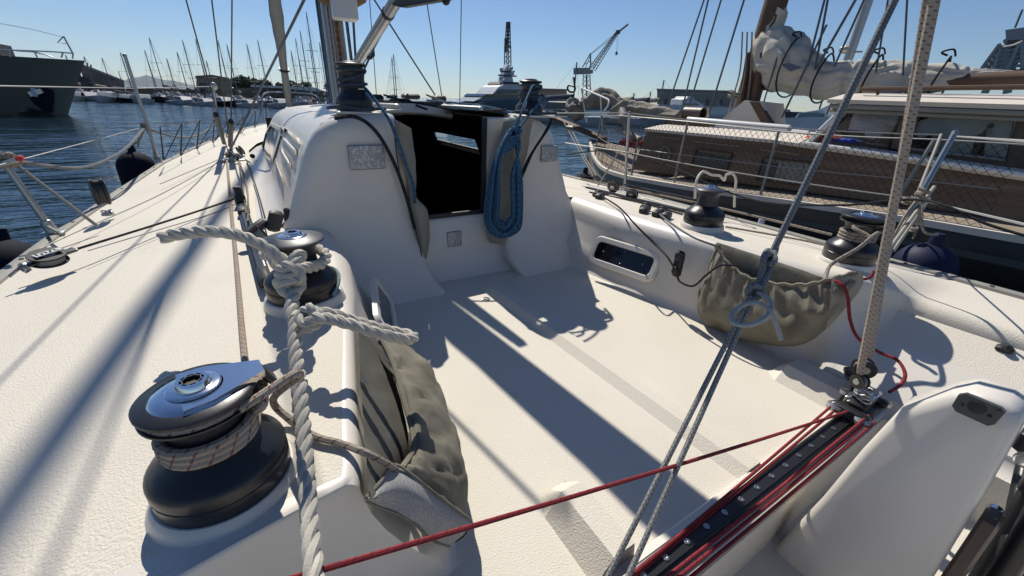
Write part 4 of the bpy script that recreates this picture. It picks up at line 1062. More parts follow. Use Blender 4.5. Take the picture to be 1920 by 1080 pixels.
b2 = [X(1322, 515, 1.985), X(1328, 565, 1.90), X(1380, 595, 1.885), X(1440, 610, 1.88), X(1510, 608, 1.89), X(1560, 580, 1.935), X(1605, 532, 2.015)]
b3 = [X(1310, 545, 2.0), X(1314, 592, 1.95), X(1355, 620, 1.94), X(1425, 641, 1.94), X(1500, 644, 1.95), X(1550, 612, 1.985), X(1600, 545, 2.03)]
b4 = [X(1310, 550, 2.03), X(1316, 600, 2.03), X(1360, 624, 2.03), X(1425, 644, 2.03), X(1500, 646, 2.03), X(1550, 614, 2.04), X(1600, 548, 2.05)]
rows = surf([mo, b1, b2, b3, b4], 8, 6, .018, 11, 7.0, push=(-1, 0, .1))
for i, r_ in enumerate(rows):            # radiating gathers under the mouth
    for j, p in enumerate(r_):
        t = i / len(rows); p += Vector((-1, 0, 0)) * .009 * math.sin(j * 1.55 + t * 2) * max(0, 1 - t * 1.5)
        p += Vector((-1, 0, 0)) * .014 * math.sin((j * .55 - i * .55)) * (1 if j > len(r_) * .55 else .35) * math.sin(min(1, t * 1.3) * math.pi)
mb = MB(); mb.grid(rows); mb.build('pouch', 'canvas', bags)
hem = cat(mo, 8); mb = MB(); mb.tube([p + Vector((-.002, 0, .004 + .004 * math.sin(i * 1.7))) for i, p in enumerate(hem)], .009, 7); mb.build('gathered_hem', 'canvas', bags)
sd = [[X(1345, 456, 1.99), X(1352, 470, 1.975), X(1368, 495, 1.955)], [X(1330, 490, 1.985), X(1338, 510, 1.93), X(1360, 520, 1.925)], [X(1314, 540, 1.995), X(1318, 555, 1.95), X(1335, 565, 1.90)]]
mb = MB(); mb.grid(surf(sd, 5, 5, .006, 14, push=(-1, 0, 0))); mb.build('side_panel', 'canvas_light', bags)
rp = [[X(1560, 522, 1.955), X(1585, 515, 1.98), X(1618, 508, 2.03)], [X(1556, 570, 1.92), X(1580, 555, 1.97), X(1618, 530, 2.04)], [X(1548, 618, 1.975), X(1575, 590, 1.99), X(1610, 548, 2.045)]]
mb = MB(); mb.grid(surf(rp, 5, 5, .006, 14, push=(-1, 0, 0))); mb.build('side_panel', 'canvas_light', bags)

# canvas bags hanging either side of the companionway
def hang_bag(left, right, y0, name, label, m, bulge=.05, seed=0):
    t = thing(name, label, 'bag', Y(*left[-1], y0), 'canvas bags beside the companionway')
    rows = []
    L_, R2 = cat([(*q, 0) for q in left], 6), cat([(*q, 0) for q in right], 6)
    for a, b_ in zip(L_, R2):
        r_ = []
        for k in range(9):
            u = k / 8; px = a.x + (b_.x - a.x) * u; py = a.y + (b_.y - a.y) * u
            p = Y(px, py, y0 - bulge * math.sin(math.pi * u)); p += Vector((0, -1, 0)) * (wrinkle(p, 13, .022, seed) + wrinkle(p, 33, .008, seed)); r_.append(p)
        rows.append(r_)
    mb = MB(); mb.grid(rows); mb.build('front', m, t)
    mb = MB(); mb.grid([[r_[0], (r_[0] + r_[-1]) / 2 + Vector((0, .04, 0)), r_[-1]] for r_ in rows]); mb.build('back', m, t)
    return t
hang_bag([(738, 222), (742, 260), (752, 300), (764, 350), (772, 400), (780, 450), (788, 488)], [(770, 240), (778, 290), (781, 335), (782, 370), (802, 395), (806, 440), (802, 484)], 2.315, 'canvas_bag', 'narrow beige canvas bag hanging at the left edge of the companionway opening', 'canvas_light', .04, 1)
hang_bag([(942, 228), (934, 280), (922, 330), (914, 380), (912, 425), (918, 455)], [(1000, 222), (992, 262), (980, 320), (972, 380), (968, 430), (960, 462)], 2.325, 'canvas_bag', 'beige canvas bag hanging behind the blue rope coil, right of the companionway', 'canvas_light', .05, 9)

# ================================================================ ROPES
def rope(pts, r, m, name, label, catg='rope', group=None, n=8, sm=8, parts=None):
    P = cat(pts, sm) if sm else pts
    mb = MB(); mb.tube(P, r, n); o = single(mb, name, m, label, catg, group); return o
def wraps(mb, c, rad, z0, z1, turns, rr, a0=0, n=26, amp=0):
    pts = [Vector(c) + Vector((rad * math.cos(a0 + 2 * math.pi * k / n), rad * math.sin(a0 + 2 * math.pi * k / n), z0 + (z1 - z0) * k / (n * turns))) for k in range(int(n * turns) + 1)]
    mb.tube(pts, rr, 8); return pts

# thick white three strand mooring rope on the far port winch
mr = thing('mooring_rope', 'thick white three-strand rope knotted round the middle port winch and hanging down to the foreground', 'rope', (.05, 1.2, .45))
dk = lambda px, py, t: D(px, py, t)
mb = MB()
tail = [dk(303, 446, 1.13), dk(340, 438, 1.13), dk(400, 434, 1.13), dk(450, 442, 1.14), dk(495, 462, 1.15), dk(528, 486, 1.16), dk(548, 508, 1.17)]
mb.rope3(cat(tail, 8), .0172); mb.build('rope_tail', 'rope_white', mr)
# turn round the drum
mb = MB(); zd = WF.z + .125; cw = WF + Vector((0, 0, .128)); ang = [(-2.35 + k * (4.9) / 14) for k in range(15)]
loop = [dk(535, 512, 1.20), dk(560, 505, 1.21)] + [WF + Vector((.088 * math.cos(a), .088 * math.sin(a), .118 + .004 * k)) for k, a in enumerate([-.9 + j * .42 for j in range(11)])] + [dk(508, 478, 1.25), dk(522, 500, 1.21)]
mb.rope3(cat(loop, 6), .0185); mb.build('drum_turn', 'rope_white', mr)
# first knot
mb = MB(); K = lambda x, y, t: dk(x, y, t)
k1 = [K(560, 486, 1.20), K(563, 478, 1.165), K(556, 482, 1.14), K(545, 500, 1.125), K(530, 515, 1.135), K(523, 528, 1.16), K(533, 545, 1.17), K(552, 540, 1.145), K(562, 522, 1.13), K(556, 505, 1.12), K(540, 500, 1.115), K(526, 508, 1.14), K(530, 522, 1.16)]
mb.rope3(cat(k1, 8), .018)
k1b = [K(548, 498, 1.18), K(560, 515, 1.17), K(563, 532, 1.15), K(555, 548, 1.13), K(540, 550, 1.12), K(530, 538, 1.12), K(538, 526, 1.11), K(552, 520, 1.115)]
mb.rope3(cat(k1b, 8), .0175); mb.build('knot', 'rope_white', mr)
# between the knots and down to the foreground
mb = MB()
down = [K(545, 545, 1.14), K(550, 560, 1.10), K(546, 580, 1.07), K(552, 600, 1.04)]
mb.rope3(cat(down, 8), .0175)
fall = [K(556, 602, 1.03), K(553, 630, .99), K(556, 680, .93), K(562, 740, .865), K(569, 810, .80), K(574, 880, .74), K(580, 960, .675), K(586, 1040, .61), K(592, 1130, .555)]
mb.rope3(cat(fall, 8), [.0168, .0138]); mb.build('rope_fall', 'rope_white', mr)
# second knot with its bight
mb = MB()
k2 = [K(556, 605, 1.05), K(566, 590, 1.02), K(580, 578, 1.0), K(592, 588, .995), K(584, 602, .985), K(570, 606, .985), K(564, 594, 1.0), K(575, 583, 1.02), K(590, 590, 1.03), K(594, 603, 1.01), K(584, 614, .99), K(570, 612, .985)]
mb.rope3(cat(k2, 8), .0145); mb.build('knot', 'rope_white', mr)
mb = MB()
bight = [K(590, 586, 1.01), K(620, 588, 1.02), K(660, 600, 1.05), K(700, 612, 1.07), K(740, 622, 1.09), K(768, 628, 1.10), K(776, 633, 1.08), K(762, 636, 1.05), K(720, 628, 1.0), K(670, 612, .98), K(620, 598, .975), K(590, 596, .98)]
mb.rope3(cat(bight, 8), .0148); mb.build('bight', 'rope_white', mr)
mb = MB(); mb.tube([WF + Vector((.118 * math.cos(a), .118 * math.sin(a) , .006 + .05 * max(0, math.sin((a + .9) * 1.2)))) for a in [-.85 + j * .12 for j in range(12)]], .006, 8)
single(mb, 'thin_line', rope_mat('pale_teal_rope', (.3, .4, .4), (.1, .2, .22)), 'thin pale teal line lying round the base of the middle port winch', 'rope')

# cream and red flecked port sheet: along the deck, round the near winch and into the bag
sh = thing('genoa_sheet', 'cream sheet with red flecks running down the port deck and wrapped round the nearest winch', 'rope', (-.16, .75, .45))
path = [Z(424, 285, .455), Z(428, 330, .455), Z(434, 400, .455), Z(441, 470, .455), Z(448, 550, .455), Z(453, 610, .455), Z(460, 680, .455), WN + Vector((.05, .12, .05)), WN + Vector((.085, .055, .12))]
mb = MB(); mb.tube(cat(path, 12), .0085, 8); mb.build('deck_run', 'rope_fleck', sh)
mb = MB(); wraps(mb, WN, .067, .098, .132, 2.9, .0088, .6); mb.tube(cat([WN + Vector((.067 * math.cos(6.2), .067 * math.sin(6.2), .132)), WN + Vector((.085, -.02, .15)), WN + Vector((.09, .02, .17))], 6), .009, 8); mb.build('drum_turns', 'rope_fleck', sh)
mb = MB(); wraps(mb, WN, .071, .1785, .1785, .86, .0078, .75)
mb.tube(cat([WN + Vector((.055, -.056, .1785)), WN + Vector((.09, -.035, .180)), WN + Vector((.135, -.012, .186)), WN + Vector((.15, .0, .180)), WN + Vector((.15, .01, .165))], 6), .0078, 8); mb.build('jaw_turn', 'rope_fleck', sh)
mb = MB(); mb.tube(cat([WN + Vector((.148, .012, .165)), Z(512, 750, .50), Z(545, 788, .455), Z(590, 818, .453), Z(640, 832, .452), Z(683, 848, .455), Z(712, 862, .43), Z(738, 878, .385), Z(750, 900, .33)], 8), .0078, 8); mb.build('tail', 'rope_dull', sh)

# port deck lines
rope([Z(40, 500, .42), Z(160, 462, .452), Z(280, 425, .46), Z(380, 393, .465), Z(447, 370, .47)], .0055, 'rope_black', 'deck_line', 'black line from the flat footblock by the rail to the headsail track', n=6)
rope([Z(165, 470, .447), Z(280, 436, .447), Z(400, 400, .447), Z(444, 382, .45)], .0025, 'wire', 'cord', 'hair-thin dark cord lying beside the black deck line', n=5)
rope([Z(50, 478, .40), Z(150, 432, .41), Z(300, 365, .43), Z(400, 310, .452), Z(430, 290, .46)], .003, 'wire', 'cord', 'thin dark cord running forward past the upright block to the shrouds', n=5)
rope([Z(300, 345, .425), Z(420, 295, .46)], .003, 'wire', 'cord', 'short thin cord from mid deck to the shroud chainplate', n=5)
for k, (x0, y0, x1, y1, x2, y2) in enumerate(((445, 292, 462, 345, 465, 415), (462, 300, 480, 350, 500, 420), (447, 300, 455, 350, 462, 400))):
    rope([Z(x0, y0, .47), Z(x1, y1, .465), Z(x2, y2, .5)], .0055 if k < 1 else .004, 'rope_dull' if k != 1 else 'rope_black', 'lead_line',
         ['pale line from the shroud blocks to the black lead car', 'dark curving line on the flare below the louvre ribs', 'pale line lying against the genoa track by the lead car'][k], group='lines beside the port shroud blocks')

# blue halyard: turns on the roof winches and the hanging coils
bh = thing('halyard_coil', 'bright blue rope coil hanging in long loops right of the companionway', 'rope', Y(940, 450, 2.22))
rn = random.Random(4)
for k in range(9):
    o_ = (k - 4) * .008; xl = 912 + k * 3.1; xr = 979 - k * 2.4; yb_ = 446 - k * 2.5 - rn.random() * 3; yd = 2.20 - .014 * (k % 4)
    P = [Y(968 - k * 1.0, 240, yd + .02), Y(952 - (8 - k) * 1.0, 262, yd), Y((xl + 945) / 2 - 4, 310, yd), Y(xl, 370, yd), Y(xl - 3, 410, yd), Y(xl + 8, yb_ - 8, yd - .01), Y((xl + xr) / 2, yb_, yd - .015),
         Y(xr - 6, yb_ - 14, yd - .01), Y(xr, 400, yd), Y(xr - 1, 330, yd), Y(968 + k * .8, 280, yd), Y(964 + k * .9, 245, yd + .02)]
    mb = MB(); mb.tube(cat(P, 7, closed=True), .0068, 7, closed=True); mb.build('coil_loop', 'rope_blue', bh)
mb = MB()
cc = [Y(952, 262, 2.18)]
for t_ in range(5):
    for a in [2 * math.pi * k / 12 for k in range(12)]:
        cx_, cy_ = 950 + t_ * 3.5, 276 - t_ * 7; cc.append(Y(cx_ + 15 * math.cos(a), cy_ + 9 * math.sin(a) - 6 * math.cos(a), 2.19 - .04 * math.sin(a)))
mb.tube(cc[1:], .0068, 7); mb.build('coil_hitch', 'rope_blue', bh)
mb = MB()
for P in ([Y(962, 250, 2.2), Y(970, 225, 2.22), Y(985, 200, 2.28), WCS + Vector((-.06, -.05, .12))], [Y(970, 250, 2.2), Y(985, 225, 2.24), Y(1005, 200, 2.3), Y(1020, 185, 2.35), WCS + Vector((.06, -.05, .14))],
          [Y(966, 252, 2.19), Y(978, 210, 2.2), Y(992, 175, 2.3), Y(1000, 160, 2.37), WCS + Vector((.02, -.07, .18))]):
    mb.tube(cat(P, 6), .0068, 7)
mb.build('coil_tail', 'rope_blue', bh)
for c0, h_, nm in ((WCP, .245, 'blue-grey halyard turns on the port coachroof winch'), (WCS, .215, 'blue-grey halyard turns on the starboard coachroof winch')):
    mb = MB(); wraps(mb, c0, .072, .112 * h_ / .21, .15 * h_ / .21, 1.6, .0075, 1.0, amp=1); wraps(mb, c0, .072, .186 * h_ / .21, .188 * h_ / .21, .8, .007, 2.5)
    mb.tube([c0 + Vector((.073 * math.cos(-.3 - k * .22), .073 * math.sin(-.3 - k * .22), .185 * h_ / .21 - k * .0055)) for k in range(12)], .0075, 7)
    single(mb, 'halyard_turns', 'rope_slate', nm, 'rope', 'halyard turns on the roof winches')
rope([WCP + Vector((.055, -.045, .13)), Y(705, 190, 2.36), Y(728, 222, 2.26), Y(745, 262, 2.25), Y(762, 310, 2.25), Y(776, 350, 2.26), Y(778, 380, 2.29)], .0085, 'rope_blue', 'halyard_tail', 'blue rope falling from the port roof winch down the left canvas bag', 'rope')
rope([Y(628, 222, 2.33), Y(660, 218, 2.28), Y(690, 232, 2.27), Y(718, 265, 2.28), Y(745, 320, 2.29), Y(765, 380, 2.28), Y(778, 430, 2.27)], .0095, 'rope_black', 'black_strap', 'black shock cord looping from the port roof winch plate to the left canvas bag', 'cord', n=6)
rope([Y(740, 238, 2.28), Y(744, 290, 2.29), Y(755, 350, 2.28), Y(782, 440, 2.26), Y(793, 490, 2.27)], .003, 'rope_black', 'cord', 'thin black cord along the inner edge of the port pod', 'cord', n=5)
rope([Y(1035, 222, 2.36), Y(1028, 240, 2.28), Y(1005, 275, 2.27), Y(985, 310, 2.27), Y(975, 340, 2.28)], .0085, 'rope_black', 'black_strap', 'black shock cord from the starboard roof winch plate towards the blue coil', 'cord', n=6)
rope([Y(1033, 226, 2.35), Y(1022, 246, 2.27), Y(1000, 285, 2.26), Y(974, 345, 2.27)], .005, 'rope_black', 'cord', 'thin black cord beside the shock cord on the starboard pod', 'cord', n=5)
for c0, s_ in ((WCP, 1), (WCS, -1)):
    mb = MB(); P = [c0 + Vector((-.15, -.04, .03)), c0 + Vector((-.1, -.14, .04)), c0 + Vector((.0, -.17, .03)), c0 + Vector((.1, -.16, .035)), c0 + Vector((.15, -.05, .03))]
    mb.tube(cat(P, 6), .009, 7)
    single(mb, 'slack_turn', 'rope_slate', 'slack slate-blue line lying round the foot of the %s roof winch' % ('port' if s_ > 0 else 'starboard'), 'rope', 'slack lines at the roof winches')

# starboard winch rope
rw = thing('winch_sheet', 'pale sheet wrapped round the aft starboard winch and led into the olive bag', 'rope', (2.4, .7, .45))
mb = MB(); wraps(mb, WSN, .068, .10, .145, 3, .008, 0); mb.build('drum_turns', 'rope_dull', rw)
mb = MB(); mb.tube(cat([WSN + Vector((.03, -.07, .15)), X(1640, 440, 2.26), X(1610, 465, 2.2), X(1575, 485, 2.14), X(1555, 500, 2.1), X(1547, 524, 2.0)], 7), .008, 8); mb.tube(cat([WSN + Vector((-.03, -.06, .19)), X(1600, 425, 2.3), X(1625, 440, 2.28), X(1636, 448, 2.27)], 6), .008, 8); mb.build('tail', 'rope_dull', rw)

# tackle hanging over the cockpit: upper part, lashing and two long tails
tk_ = thing('hanging_tackle', 'dark grey flecked line with knots hanging over the cockpit, its two tails reaching the traveller', 'rope', D(1425, 540, 1.12))
mb = MB(); pA_, pB_ = D(1445, 480, 1.16), D(1678, 0, 1.02); mb.tube([pA_, pB_ , pB_ + (pB_ - pA_) * .8], .0095, 8); mb.build('upper_line', 'rope_grey', tk_)
mb = MB()
nk = [K(1455, 462, 1.17), K(1450, 478, 1.14), K(1436, 476, 1.13), K(1434, 490, 1.14), K(1448, 494, 1.12), K(1452, 482, 1.13), K(1440, 470, 1.15), K(1432, 484, 1.13), K(1430, 505, 1.13), K(1424, 525, 1.13), K(1416, 545, 1.13), K(1405, 556, 1.14), K(1402, 545, 1.12), K(1414, 535, 1.11), K(1426, 542, 1.12), K(1424, 556, 1.12), K(1410, 560, 1.12), K(1402, 550, 1.13)]
mb.tube(cat(nk, 6), .0085, 8); mb.tube(cat([K(1443, 485, 1.15), K(1436, 500, 1.14), K(1428, 520, 1.135), K(1420, 540, 1.13)], 5), .0085, 8); mb.tube(cat([K(1450, 490, 1.14), K(1442, 508, 1.13), K(1434, 528, 1.12), K(1426, 548, 1.12)], 5), .008, 8); mb.build('knot', 'rope_grey', tk_)
mb = MB()
mb.tube(cat([K(1420, 548, 1.12), K(1436, 556, 1.10), K(1446, 570, 1.08), K(1440, 590, 1.06), K(1420, 605, 1.05), K(1395, 610, 1.05), K(1374, 604, 1.07), K(1374, 588, 1.09), K(1390, 574, 1.10), K(1412, 568, 1.09), K(1434, 574, 1.07), K(1448, 592, 1.06), K(1458, 615, 1.06), K(1465, 638, 1.06)], 7), .0062, 8); mb.build('bow_loop', mat('pale_grey_rope', (.34, .35, .34), .85, var=.2, vscale=60), tk_)
for x0, y0, x1, y1 in ((1406, 556, 1138, 1085), (1412, 560, 1176, 1085)):
    mb = MB(); a_, b2_ = K(x0, y0, 1.12), D(x1, y1, .97 if x1 < 1150 else .955)
    mb.tube([a_, b2_ + (b2_ - a_) * .04], .0068, 8); mb.build('tail', rope_mat('salt_pepper_rope', (.34, .35, .35), (.12, .125, .14), 3, 150, .42, .5, 1.2), tk_)

# mainsheet
ms = thing('mainsheet', 'thick cream mainsheet with brown flecks rising from the traveller car out of frame', 'rope', (CARX, TY, .12))

for (bx, by), (tx, ty), tt, r_ in (((1612, 700), (1752, 0), .98, .0118), ((1626, 700), (1742, -20), 1.06, .0105)):
    a_ = Y(bx, by, TY + .02); b2_ = D(tx, ty, tt); mb = MB(); mb.tube([a_, b2_, b2_ + (b2_ - a_) * .35], r_, 9); mb.build('fall', 'rope_brown', ms)
block(Y(1620, 690, TY + .02), (.8, .5, 0), .034, .03, 'mainsheet_block', ms, m='black')
block(Y(1612, 715, TY + .01), (.9, -.3, 0), .026, .024, 'mainsheet_block', ms, m='black')
mb = MB(); knot(mb, Vector((CARX - .02, TY, .145)), .028, .004, 5, 3); knot(mb, Vector((CARX - .02, TY, .165)), .022, .004, 4, 6); mb.build('spring', 'steel', ms)

# red traveller control lines
def redline(a_, b2_, label, r_=.0048, sg=.008):
    return rope(sag(a_, b2_, sg, 10), r_, 'rope_red', 'control_line', label, 'rope', 'red traveller control lines', sm=0)
redline(Z(1600, 768, .085), D(540, 1087, .58), 'red control line stretched right across the foreground to the port side', sg=.01)
redline(Z(1566, 755, .09), Z(1170, 1090, .07), 'upper of the two red lines in front of the black track')
redline(Z(1574, 762, .085), Z(1178, 1090, .06), 'lower of the two red lines in front of the black track')
redline(Z(1635, 784, .09), Z(1262, 1090, .075), 'inner red line behind the black track')
redline(Z(1640, 792, .085), Z(1285, 1090, .05), 'middle red line behind the black track')
redline(Z(1630, 778, .1), Z(1240, 1090, .08), 'red line lying closest behind the black track')
rope([X(1345 + 185, 532, 1.98), X(1560, 526, 1.96), X(1580, 535, 1.95), X(1590, 560, 1.96), X(1594, 600, 1.97), X(1610, 635, 1.98), *[PL(a, b_, (-.58, 0, 1), (1.93, 0, .075)) for a, b_ in ((1648, 660), (1682, 675), (1697, 700), (1690, 720))], Z(1668, 735, .13)], .0065, 'rope_red', 'red_line', 'loose red line curling from the olive bag down to the traveller car', 'rope')
rope([X(1575, 535, 2.04), X(1600, 524, 2.06), X(1628, 522, 2.12), X(1640, 508, 2.15)], .006, 'rope_red', 'red_line', 'short red line on the coaming above the olive bag', 'rope')
# starboard black line through the jam cleat into the bag, lines over the side deck
rope([Z(1125, 366, .46), Z(1160, 388, .46), Z(1195, 425, .42), X(1225, 455, 2.0), X(1250, 480, 1.93), X(1268, 510, 1.90), X(1275, 528, 1.89), X(1300, 536, 1.88), X(1325, 515, 1.88), X(1350, 498, 1.90), X(1378, 498, 1.94)], .0058, 'rope_black', 'black_line', 'black line running down the starboard coaming through the jam cleat into the olive bag', 'rope')
rope([Z(1235, 400, .46), Z(1260, 420, .458), Z(1300, 445, .455), Z(1345, 462, .44)], .006, 'rope_grey', 'lead_line', 'grey line on top of the starboard coaming leading to the front of the olive bag', 'rope')
for k, (a_, b2_, m_, lb) in enumerate((((1090, 335), (1560, 440), 'rope_dull', 'frayed pale line along the starboard toe rail'), ((1100, 345), (1330, 400), 'wire_light', 'thin steel wire along the starboard side deck'), ((1105, 360), (1280, 402), 'rope_black', 'black line along the inner starboard side deck'), ((1360, 425), (1640, 480), 'rope_dull', 'pale line on the starboard rail aft of the middle winch'), ((1090, 328), (1320, 385), 'rope_black', 'dark line on the outer starboard side deck'))):
    rope([Z(*a_, .43), Z((a_[0] + b2_[0]) / 2, (a_[1] + b2_[1]) / 2 - 3, .43), Z(*b2_, .43)], (.008, .004, .006, .006, .005)[k], m_, 'side_line', lb, 'rope', n=6)
rope([Y(1303, 372, 1.75), Y(1306, 340, 1.75), Y(1318, 322, 1.78), Y(1335, 328, 1.78), Y(1350, 330, 1.75), Y(1358, 338, 1.72), Y(1362, 328, 1.7), Y(1374, 326, 1.68), Y(1380, 338, 1.68), Y(1378, 360, 1.68), Y(1377, 388, 1.68)], .009, mat('white_cord', (.6, .57, .5), .8, var=.1, vscale=40), 'white_lashing', 'white cord hanging in a loop on the starboard guardrail behind the winch', 'rope')
# ================================================================ FENDERS
def fender(c, L_, r_, ax, m, label, line=None, stripe=None):
    c = Vector(c); t = thing('fender', label, 'fender', c, 'fenders along the sailboat')
    mb = MB(); mb.lathe([(r_ * math.sin(a), -L_ / 2 + r_ - r_ * math.cos(a)) for a in [math.pi / 2 * q / 7 for q in range(8)]] + [(r_ * math.cos(a), L_ / 2 - r_ + r_ * math.sin(a)) for a in [math.pi / 2 * q / 7 * .86 for q in range(8)]] + [(r_ * .2, L_ / 2 + .03), (r_ * .18, L_ / 2 + .06), (0, L_ / 2 + .065)], c, 28, axis=ax); mb.build('body', m, t)
    if line:
        mb = MB(); mb.tube(cat(line, 5), .007, 7); mb.build('lanyard', 'rope_dull', t)
    return t
fc = Y(256, 312, pB.y + .15) ; fc.z = .16
fender(fc, .62, .17, (0, .1, 1), 'rubber_navy', 'big navy fender hanging outboard of the port stanchion', [fc + Vector((0, .03, .36)), Y(262, 262, pB.y + .1), kb])
f2 = Z(22, 520, .05); f2.x -= .02; f2.z = .0
fender(f2, .55, .19, (0.1, .25, 1), 'rubber_navy', 'navy fender half hidden outside the port rail at the left edge')
f3 = Y(1742, 500, .62); f3.z = .12; f3.x = 3.28
fender(f3, .62, .15, (0, 0, 1), 'fender_blue', 'dark blue fender hanging beside the aft starboard stanchion', [f3 + Vector((0, 0, .36)), Y(1730, 430, .64), P0])
f4 = Vector((3.3, 1.95, .0)); f4 = X(1425, 425, 3.35); fender(f4 + Vector((0, 0, -.22)), .45, .12, (0, .0, 1), 'fender_pale', 'pale grey fender between the two boats below the guardrail net')
f5 = X(1092, 345, 3.3); fender(f5 + Vector((0, 0, -.12)), .5, .14, (.1, 0, 1), 'rubber_navy', 'black fender at the starboard side by the neighbour bow')

# ================================================================ NEIGHBOURING WOODEN BOAT
nb = thing('wooden_sailboat', 'old wooden sailboat moored alongside with brown cabin, black hull, netting rail and stowed white mainsail', 'sailboat', (6.2, 2.0, WZ))
nr = [X(1105, 262, 6.15), X(1108, 272, 5.75), X(1113, 292, 5.3), X(1130, 314, 4.9), X(1165, 328, 4.62), X(1210, 337, 4.45), X(1300, 352, 4.35), X(1400, 366, 4.32), X(1520, 383, 4.3), X(1700, 409, 4.3), X(1920, 446, 4.3)]
nr += [nr[-1] + Vector((.05, -1.0, .03)), nr[-1] + Vector((.3, -2.4, .08))]
NR = cat(nr, 5)
def nbx(y):       # port rail position at station y
    best = min(range(len(NR)), key=lambda i: abs(NR[i].y - y)); return NR[best]
rows = []
for p in NR:
    dd = 6.2 - p.x
    rows.append([Vector((6.2 - dd * a, p.y - (.9 * (1 - c) * max(0, 1 - dd / 1.0)), (p.z + .0) * c + (WZ - .1) * (1 - c))) for a, c in ((1, 1), (1.015, .93), (1.02, .8), (1.0, .6), (.93, .35), (.8, .12), (.6, 0))])
mb = MB(); mb.grid(rows); 
mb.grid([[Vector((12.4 - p.x, p.y, p.z)) for p in r_] for r_ in rows]); mb.build('hull', 'hull_black', nb)
mb = MB(); mb.grid([[p + Vector((.02, 0, -.03)), Vector((6.2, p.y, p.z + .02)), Vector((12.38 - p.x, p.y, p.z - .03))] for p in NR]); mb.build('deck', 'teak', nb)
for dz, w_, m_, nm in ((0.0, .0, 'deck_cream', 'cap_rail'), (-.16, .02, 'hull_green', 'rubbing_strake'), (-.36, .04, 'hull_green', 'rubbing_strake')):
    mb = MB()
    mb.grid([[p + Vector((-w_ - .03, 0, dz + .015)), p + Vector((.03, 0, dz + .018)), p + Vector((.03, 0, dz - .03)), p + Vector((-w_ - .03, 0, dz - .035))] for p in NR], closed=True, cap=True); mb.build(nm, m_, nb)
XCB = 4.98
def cabx(px, py, off=0.0): return X(px, py, XCB - off)
A = [cabx(1213, 246), cabx(1450, 268), cabx(1640, 295), cabx(1920, 338)]; A.append(A[-1] + Vector((0, -1.6, -.04)))
Bm = [cabx(1186, 318), cabx(1400, 345), cabx(1600, 372), cabx(1920, 415)]; Bm.append(Bm[-1] + Vector((0, -1.6, -.05)))
fd = Vector((.35, .25, 0))
mb = MB(); mb.grid([A, Bm]); mb.grid([[A[0], A[0] + Vector((.5, .05, .01)), A[0] + Vector((2.4, .05, .0))], [Bm[0], Bm[0] + Vector((.5, .15, 0)), Bm[0] + Vector((2.4, .15, 0))]])
mb.grid([[p + Vector((2.4, 0, 0)) for p in A], [p + Vector((2.4, 0, 0)) for p in Bm]]); cab = mb.build('cabin_side', 'plywood', nb, smooth=False)
mb = MB()
mb.grid([[p + Vector((-.04, .02, .0)) for p in A], [p + Vector((-.04, .02, .035)) for p in A], [p + Vector((.25, .0, .085)) for p in A], [p + Vector((1.2, 0, .14)) for p in A], [p + Vector((2.15, 0, .085)) for p in A], [p + Vector((2.44, 0, .03)) for p in A]]); mb.build('cabin_roof', 'deck_cream', nb)
# side deck strip, pale
mb = MB(); mb.grid([[p + Vector((-.002, 0, -.05)) for p in Bm], [p + Vector((-.10, 0, -.055)) for p in Bm], [p + Vector((-.14, 0, -.11)) for p in Bm]]); mb.build('deck_margin', 'deck_cream', nb)
# cabin windows
mb = MB(); c0 = cabx(1247, 288, .01); mb.lathe([(0, .004), (.085, .004), (.085, -.004)], c0, 24, axis=(-1, 0, 0)); w0 = mb.build('porthole', 'glass_dark', nb)
mb = MB(); mb.tube([c0 + Vector((-.008, .092 * math.cos(a), .092 * math.sin(a))) for a in [2 * math.pi * k / 24 for k in range(24)]], .012, 6, closed=True); mb.build('rim', 'teak', w0)
def nwin(poly, name='cabin_window', off=.012, frame='wood', glass_='glass_dark', fr=.014, X0=XCB):
    P = [X(px, py, X0 - off) for px, py in poly]; mb = MB(); mb.v = [tuple(p) for p in P]; mb.face(range(len(P))); o = mb.build(name, glass_, nb, smooth=False)
    mb = MB(); mb.tube([p + Vector((-.006, 0, 0)) for p in P], fr, 5, closed=True); mb.build('frame', frame, o); return o
nwin([(1307, 279), (1374, 288), (1362, 322), (1296, 312)])
o = nwin([(1432, 296), (1528, 306), (1512, 348), (1419, 337)])
P = [X(px, py, XCB - .02) for px, py in ((1462, 301), (1526, 308), (1511, 346), (1450, 340))]; mb = MB()
mb.grid([[P[0].lerp(P[1], t / 16) + Vector((-.012 * math.sin(t * 2), 0, 0)) for t in range(17)], [P[3].lerp(P[2], t / 16) + Vector((-.012 * math.sin(t * 2 + .5), 0, 0)) for t in range(17)]]); mb.build('curtain', 'curtain', o)
# peeling pale trims
for q in (((1232, 256), (1275, 261)), ((1300, 265), (1390, 275)), ((1425, 280), (1500, 290))):
    mb = MB(); mb.bar(X(*q[0], XCB - .006), X(*q[1], XCB - .006), .012, .022, up=(1, 0, 0)); mb.build('trim_strip', 'teak', nb)
# white moulding at the foot of the wheelhouse
mb = MB(); mb.tube([cabx(1500, 268, .05), cabx(1640, 287, .05), cabx(1920, 329, .05), cabx(1920, 329, .05) + Vector((0, -1.5, -.02))], .022, 8); mb.build('moulding', 'white_paint', nb)
# wheelhouse
XW = 5.12
W = lambda px, py, o=0.0: X(px, py, XW - o)
top_ = [W(1572, 190), W(1700, 196), W(1920, 203)]; top_.append(top_[-1] + Vector((0, -1.8, 0)))
bot_ = [W(1505, 272), W(1640, 292), W(1920, 332)]; bot_.append(bot_[-1] + Vector((0, -1.8, 0)))
